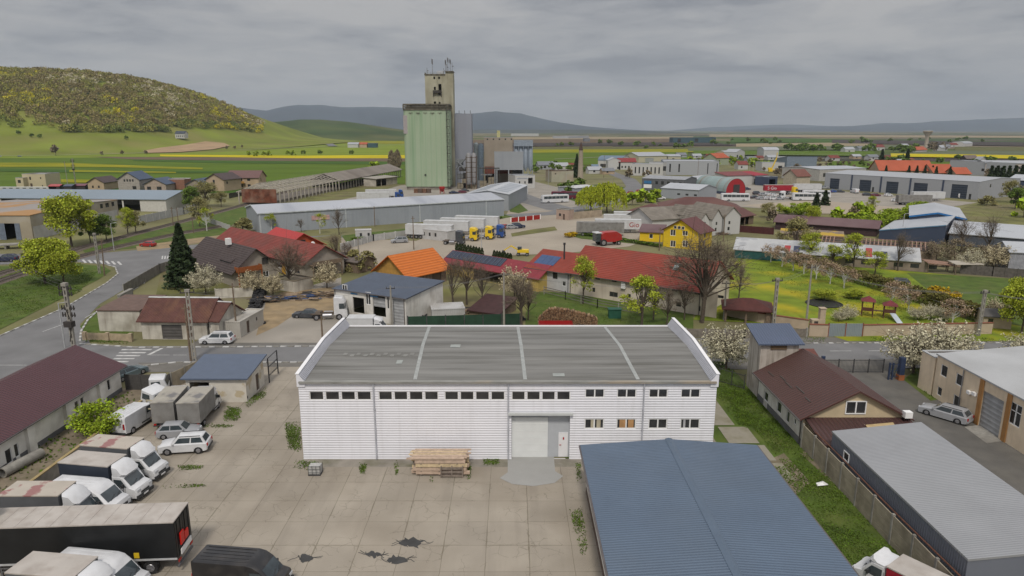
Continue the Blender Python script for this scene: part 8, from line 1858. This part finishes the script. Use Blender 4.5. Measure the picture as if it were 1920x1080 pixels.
for i, (x, y, k, c) in enumerate(carsf):
    zone = 'beside the parked coaches' if 1395 < x < 1470 else 'in front of the grey loading hall' if x > 1500 else 'on the car park by the dark office hall' if x > 1100 else 'at the foot of the green silo' if x > 600 else 'on the road below the hill'
    V(k+'_'+c, x, y, (x*37)%60-30 if x < 1400 or x > 1500 else (x*13)%20, '%s %s %s, %s in its row' % (c.replace('greenblue','teal'), cw[k], zone, ['first','second','third','fourth','fifth','sixth','seventh','eighth','ninth'][i%9]), 'far parked cars')
for i, (x, y, lb) in enumerate(((715,372,'white trailer left of the blue cab behind the long warehouse'),(700,378,'white trailer nearest the long warehouse ridge'))): V('wtrail', x, y, 8, lb, 'trailers behind the long warehouse')
V('tractor_blue', 744, 371, 8, 'blue truck cab behind the long warehouse, right one'); V('tractor_blue', 737, 376, 8, 'blue truck cab behind the long warehouse, left one')
simple('red_hopper', 'small red hopper at the foot of the silo', 'hopper', lambda mb: (mb.lathe([(.4,.8),(1.4,2.4),(1.4,3.4)],12), [mb.box(x-.1,y-.1,0,x+.1,y+.1,2) for x in (-.9,.9) for y in (-.9,.9)]), PT['red'], loc=G(829,363))
simple('rust_container', 'rusty crates stacked at the foot of the silo', 'crate', lambda mb: [mb.box(k*2.1,0,0,k*2.1+1.9,2,2.0,k%2) for k in range(4)], [mat('rust_crate',(0.15,0.08,0.05)),mat('rust_crate_b',(0.1,0.07,0.055))], loc=G(776,362))
def crane(mb):
    mb.box(-2,-1.2,.5,2,1.2,2); mb.bar((0,0,2),(3,0,10),.7); mb.bar((3,0,10),(3.2,0,14),.4); mb.box(-2.5,-.8,2,-.5,.8,3.4)
simple('yellow_crane', 'yellow mobile crane in front of the far white hall', 'crane', crane, PT['yellow'], loc=G(1446,323)); 
# ------------------------------------------------------------------ trees, shrubs and hedges
T('blossom',1361,692,6.4,'white blossoming tree beside the warehouse corner',variants=3); T('blossom',1712,700,6.6,'broad white blossoming tree left at the driveway gate',wide=1.15,variants=3)
T('blossom',1770,694,6.6,'white blossoming tree above the cream building roof',wide=1.25,variants=3); T('blossom',1918,690,5.2,'white blossoming tree cut by the right edge',variants=3)
T('blossom',386,552,6.2,'white blossoming tree left of the brown house',variants=3); T('cream',475,553,5.0,'cream blossoming tree before the orange balcony'); T('cream',512,556,4.6,'greenish cream blossoming tree before the mustard shed'); T('cream',613,540,5.6,'cream blossoming tree left of the blue roofed workshop')
T('blossom',1745,598,2.7,'row of low white blossom behind the garden wall, left bush',wide=1.3,variants=3); T('blossom',1720,600,2.4,'low white blossom bush near the playhouse',wide=1.3,variants=3); T('blossom',1770,602,2.2,'low white blossom bush at the right of the blossom row',wide=1.3,variants=3); T('blossom',1590,600,2.6,'pale blossom bush left of the playhouse',wide=1.2,variants=3); T('blossom',1572,603,2.2,'pale blossom bush beside the barbecue',variants=3)
T('blossom',1818,510,5.5,'bright white blossoming tree by the sheet roofed shelter',variants=3); T('cream',1868,505,6,'pale blossoming tree before the small right hall'); T('cream',1866,600,4,'slim cream blossoming tree behind the garden wall')
T('conifer',346,538,12.5,'tall dark spruce at the road bend'); T('conifer',1081,333,15,'dark conifer beside the chimney stack',wide=.8)
T('conifer',1150,341,7,'small conifer near the chimney stack') if False else None
T('spring',135,462,13.5,'big spring green tree in front of the derelict hall',wide=1.05); T('spring',85,532,8.8,'wide spring green tree on the left road meadow',wide=1.25); T('spring',120,535,7.2,'second spring green tree right on the left road meadow',wide=1.1)
T('green',200,452,7,'green tree between the derelict hall and the rails'); T('green',170,455,6.5,'green bush tree right of the big spring tree'); T('loose',240,440,8,'pale loose tree beside the white railway wall'); T('olive',255,437,6.5,'olive tree right of the pale loose tree')
T('green',362,393,8.5,'round green tree at the end of the depot'); T('olive',386,388,10,'tall grey olive tree beside the round green one'); T('olive',375,425,9,'beige budding tree beside the rails',wide=.9); T('olive',415,388,6,'olive shrub tree below the cream houses'); T('limed',388,433,7,'thin tree with lime washed trunk on the track grass')
T('limed',510,437,6,'pale street tree before the left part of the blue grey warehouse'); T('limed',600,438,6,'pale street tree before the middle of the blue grey warehouse'); T('smallbare',636,440,7,'bare street tree before the blue grey warehouse'); T('smallbare',565,435,4,'small bare street tree between two pale ones'); T('olivebush',455,436,4,'olive bush at the corner of the blue grey warehouse',wide=1.3)
T('bare',545,545,9.5,'bare reddish tree before the long red roof',wide=1.1); T('smallbare',630,500,7,'bare tree left of the orange house'); T('smallbare',650,505,6,'bare shrub tree near the grey pole'); T('olivebush',672,508,4.5,'olive bush left of the orange house'); T('olivebush',690,503,3.6,'mossy bush beside the orange gable')
T('smallbare',850,575,8,'bare tree right of the orange house'); T('smallbare',875,572,8.5,'bare tree before the yellow wall'); T('smallbare',905,575,7,'bare tree behind the maroon roof'); T('smallbare',978,612,8,'bare bush tree behind the warehouse roof'); T('cream',965,560,6.5,'pinkish blossoming tree behind the pale pole'); T('smallbare',990,600,6,'bare tree left of the firewood pile')
T('loose',1093,570,8.5,'slim bright green tree before the red tiled building',wide=.8); T('loose',1203,612,8,'loose olive green shrub tree behind the warehouse roof',wide=1.2); T('smallbare',1225,600,6,'bare shrub right of the olive green shrub'); T('smallbare',1250,612,6,'bare shrub before the right end of the farm building')
T('bare',1316,605,14.5,'huge bare tree at the right end of the red tiled roof',wide=1.15); T('smallbare',1350,545,9,'bare tree behind the huge one'); T('smallbare',1385,560,6,'bare shrub at the meadow edge'); T('smallbare',1283,600,6,'bare shrub under the huge bare tree')
T('olive',1490,480,9,'pale olive tree before the long white sheds'); T('loose',1520,492,7,'pale green tree in the hedge line',wide=1.2); T('loose',1600,505,8,'pale green slim tree before the white sheds'); T('loose',1560,500,5,'pale shrub in the hedge line',wide=1.3); T('loose',1640,515,5,'pale green shrub further down the hedge',wide=1.4); T('smallbare',1683,508,8,'bare slim tree before the right end of the white shed')
T('thicket',1755,490,5,'bare brown thicket before the navy sheds, left',wide=1.2); T('thicket',1790,492,5.2,'bare brown thicket before the navy sheds, middle',wide=1.2); T('thicket',1830,495,5,'bare brown thicket before the navy sheds, right',wide=1.2); T('thicket',1860,500,4.6,'brown thicket beside the small right hall'); T('smallbare',1800,480,9,'bare slim tree before the dark walled hall'); T('smallbare',1850,480,9,'second bare slim tree before the dark walled hall')
for i, (x, y) in enumerate(((1445,492),(1466,500),(1487,508),(1507,514),(1530,524),(1556,533),(1582,541),(1670,573),(1703,583),(1785,612))): T('orchard',x,y,4.2,'orchard tree with lime washed trunk, %s along the hedge' % ['first','second','third','fourth','fifth','sixth','seventh','eighth','ninth','tenth'][i], 'orchard trees along the garden hedge',wide=1.2)
T('yellow',1757,568,3,'forsythia bush in full yellow bloom, left'); T('yellow',1784,576,2.6,'forsythia bush in full yellow bloom, right')
T('willow',1138,399,11.5,'big yellow green weeping willow by the access road',wide=1.1); T('willow',1108,398,10,'second willow overlapping the big one on its left',wide=1.0)
T('farspring',1185,385,5,'yellow green hedge shrub right of the willow',wide=1.4); T('farspring',1210,380,5,'yellow green hedge shrub second right of the willow',wide=1.4); T('farspring',1232,378,5,'yellow green hedge shrub third right of the willow',wide=1.4)
T('brightbush',1485,402,4,'bright green bush tree behind the purple brown barn',wide=1.6); T('brightbush',1512,406,4.6,'broad bright green bush before the coach park',wide=1.5); T('spring',1521,430,7,'leafy tree between the two barn roofs',wide=.8); T('olive',1440,408,5,'green thicket beside the maroon hall',wide=1.2); T('loose',1460,405,4.5,'second green thicket beside the maroon hall'); T('farhaze',1450,420,5,'bare shrubs behind the barn')
T('farconifer',1530,388,5.5,'dark pine by the pale gravel, left',wide=1.4); T('farconifer',1546,385,6,'dark pine by the pale gravel, right',wide=1.4)
for i, (x, y, h_) in enumerate(((1655,426,4.6),(1672,421,4.8),(1690,414,4.6),(1710,406,4.4),(1632,428,4),(1725,399,4))): T('brightbush',x,y,h_,'bright green bush left of the navy hall, %s of the row' % ['first','second','third','fourth','lowest','last'][i],'bright bushes beside the navy hall',wide=1.4)
T('loose',1634,398,6,'pale loose tree on the gravel edge',wide=1.2); T('farhaze',1600,410,4,'grey scrub before the gravel'); T('green',1903,392,8,'dark green tree at the right edge beside the navy walled hall'); T('olive',1895,380,9,'olive tree above the navy walled hall'); T('farspring',1918,408,6,'bright shrub at the right edge'); T('olivebush',1850,385,4,'olive scrub right of the grey hall',wide=1.5)
for i, (x, y) in enumerate(((1855,350),(1866,350),(1877,351),(1888,350),(1900,349),(1862,356),(1873,356),(1912,348))): T('farconifer',x,y,11,'dark spruce behind the right end of the grey hall','dark spruces behind the grey hall')
for i, (x, y) in enumerate(((1660,331),(1703,331),(1718,331),(1733,331),(1747,331),(1754,333),(1780,333),(1652,308),(1700,306))): T('farconifer',x,y,7 if i < 7 else 13,'small dark conifer in front of the orange red tiled roofs','conifers by the orange red roofs')
T('brightbush',187,815,3.3,'bright green bush by the long white building',wide=1.25)
for i in range(10): T('thuja',857+i*5.2,473+i*1.1,2.4,'thuja shrub in the dark row behind the solar panels','thuja row behind the solar panels')
for i in range(7): T('thuja',927+i*5,488+i*1.0,2.4,'thuja shrub in the dark row beside the excavator','thuja row beside the excavator')
T('spring',1545,562,1.9,'mossy green mound shrub behind the pond, left',wide=2.6); T('spring',1600,560,1.7,'mossy green mound shrub behind the pond, right',wide=2.6)
T('spring',1915,625,8,'yellow green tree at the right end of the garden wall',wide=.9); T('spring',1905,590,6,'yellow green tree in the meadow at the right edge')
T('poplar',735,320,15,'brown leafless poplar clump left of the silo'); T('poplar',742,322,14,'second brown poplar beside the silo'); T('poplar',746,318,15,'third brown poplar beside the silo')
T('farspring',700,322,7,'bright bush line left of the canopy',wide=1.3)
for i, (x,y,k) in enumerate(((480,293,'farspring'),(495,293,'farspring'),(505,292,'farspring'),(540,291,'farspring'),(550,291,'farspring'),(465,293,'farspring'),(440,280,'farhaze'),(425,281,'farhaze'),(455,278,'farhaze'),(570,291,'fargreen'),(600,290,'fargreen'),(660,291,'fargreen'),(105,292,'farhaze'),(190,292,'farhaze'),(230,291,'farhaze'),(275,290,'farhaze'),(35,252,'fargreen'),(60,258,'fargreen'),(75,259,'fargreen'),(237,262,'fargreen'))):
    o = T(k,x,y,5.5 if i != 12 else 12,'%s small tree %s on the fields below the wooded hill' % (ordn[i//4], ['in the bright line','by the pale road','near the bare soil','standing alone'][i%4]),'scattered field trees below the hill')
    p = None
    if y < 284:
        p = onhill(x,y); o.location = p
rngt = random.Random(12)
band_ = [(1000,1100,312,325,16,'fargreen'),(1290,1400,295,312,20,'farspring'),(1395,1440,303,318,12,'farspring'),(1430,1640,318,338,26,'farhaze'),(1480,1660,300,318,20,'farhaze'),(1450,1640,281,286,22,'fargreen'),(1650,1720,281,288,14,'fargreen'),(1740,1770,277,285,10,'farhaze'),(1640,1920,300,308,24,'fargreen'),(1540,1650,312,330,12,'fargreen'),(1175,1215,325,335,8,'olive_'),(1000,1300,270,280,14,'fargreen'),(1330,1920,262,272,26,'fargreen'),(1050,1100,345,372,7,'fargreen'),(1560,1640,405,425,8,'farspring'),(1840,1920,320,345,6,'farhaze')]
q = 0
pos = ['scattered in the low belt right of the works','in the thicket between the pale store and the coach park','in the spring green belt around the orange barn','in the brown scrub beyond the grey hall','in the scrub by the far track','in the hedge line across the plain','around the water tower','beside the water tower','in the line below the rapeseed strip','in the meadow scrub','by the access road bend','far out on the plain','dotted over the far plain','on the green between the works and the road','behind the pale gravel','behind the grey hall end']
for bi, (x0,x1,y0,y1,n_,k) in enumerate(band_):
    for i in range(n_):
        x = rngt.uniform(x0,x1); y = rngt.uniform(y0,y1); T('farhaze' if k == 'olive_' else k,x,y,rngt.uniform(2.6,5.5)*(1.0 if y > 290 else 1.9),'far tree crown '+pos[bi],'far trees '+pos[bi],wide=rngt.uniform(.9,1.5))
# clipped hedge of the garden
def hedge_bank(name, px, w, h, label, leaf='weed', n=9000, size=.14):
    rng = np.random.default_rng(len(label)); pts = [G(*p) for p in px]; t = rng.random(n)*(len(pts)-1); i = t.astype(int); f = (t-i)[:,None]
    P = np.array([tuple(p) for p in pts]); c = P[i]*(1-f)+P[i+1]*f; d = P[i+1]-P[i]; d /= np.linalg.norm(d,axis=1,keepdims=True); nn_ = np.stack([-d[:,1],d[:,0],0*d[:,0]],1)
    c = c+nn_*(rng.uniform(-w/2,w/2,(n,1))); c[:,2] = h*rng.random(n)**.35*(1+.08*np.sin(t*20)); V_, Q_ = quads(c, size, rng); me = fastmesh(name, V_, Q_, [LF[leaf]])
    o = bpy.data.objects.new(name, me); C.objects.link(o); return tag(o, label, 'hedge')
LF['hedge'] = leafm('hedge_leaves', (0.12,0.11,0.03))
hedge_bank('hedge', [(1492,494),(1560,515),(1640,541),(1720,566),(1800,592),(1836,604)], 2.2, 2.5, 'long clipped dark hedge crossing the garden meadow', 'hedge', 14000)
hedge_bank('hedge', [(660,452),(800,434),(940,410)], 1.6, .8, 'low green hedge along the blue grey warehouse', 'green', 4000, .2)
hedge_bank('low_shrubs', [(1095,442),(1130,446),(1190,456),(1238,464)], 1.5, .8, 'dark clipped shrubs in front of the yellow annex', 'weed', 3500, .14)
hedge_bank('flower_shrubs', [(1062,446),(1078,443)], 2, 1.2, 'yellow green flowering shrubs left of the red combine', 'yellow', 900, .14)
# ------------------------------------------------------------------ weeds in the yard joints, grass strips
R_ = lambda x0,y0,x1,y1: [(x0,y0),(x1,y0),(x1,y1),(x0,y1)]
grass_tufts('grass', [R_(24.9,57,28,76),R_(23.6,66,28,86),R_(22.1,30,28,57)], 42000, 3, .055, label='grass strip between the warehouse, blue roof and panel fence')
wd_ = []
for px in ([(555,862),(600,866),(600,884),(545,880)],[(672,868),(690,868),(686,890),(674,890)],[(738,862),(750,864),(746,892),(740,892)],[(530,790),(566,790),(566,850),(540,845)],[(800,868),(850,858),(848,872),(804,874)],
           [(903,858),(938,858),(938,872),(906,874)],[(330,872),(385,872),(380,880),(335,884)],[(302,908),(390,908),(388,913),(305,918)],[(420,760),(455,765),(450,790),(418,792)],[(455,748),(500,725),(502,742),(462,768)],[(370,792),(440,797),(436,803),(372,803)],
           [(1065,955),(1092,950),(1105,1038),(1088,1044)],[(1078,868),(1090,866),(1092,900),(1080,905)],[(870,872),(884,870),(884,900),(874,900)],[(805,890),(812,888),(812,905),(806,905)],[(1345,735),(1385,730),(1420,800),(1395,805)],[(285,790),(300,785),(330,800),(300,812)]):
    wd_.append([tuple(G(*p)[:2]) for p in px])
grass_tufts('weeds', wd_, 15000, 8, .05, dens=.75, soft=True, label='weeds growing from the yard joints and wall foot')
grass_tufts('weeds', [R_(-46,48,-40.6,75)], 700, 9, .18, label='sparse weeds on the dirt strip by the white building')
grass_tufts('grass', [[tuple(G(*p)[:2]) for p in q_] for q_ in ([(0,505),(190,502),(150,548),(0,610)],[(1700,692),(1757,690),(1757,745),(1745,750)],[(160,618),(245,640),(240,646),(155,642)],[(1505,632),(1550,634),(1545,641),(1505,641)],[(1630,632),(1680,632),(1680,641),(1630,641)],[(1840,634),(1895,636),(1895,642),(1840,642)])], 24000, 12, .07, label='rough grass beside the left road and the garden wall')
grass_tufts('grass', [[tuple(G(*p)[:2]) for p in q_] for q_ in ([(1395,492),(1700,520),(1850,600),(1560,600)],[(1010,560),(1200,585),(1280,625),(1000,620)])], 16000, 14, .07, label='meadow grass in the gardens behind the warehouse')
sh = MB()
# foreground branch tip at the left edge
T('spring', G(-30,1075)+Vector((0,0,0)), 0, 6.5, 'yellow green shrub tip poking in at the left edge', wide=.45)
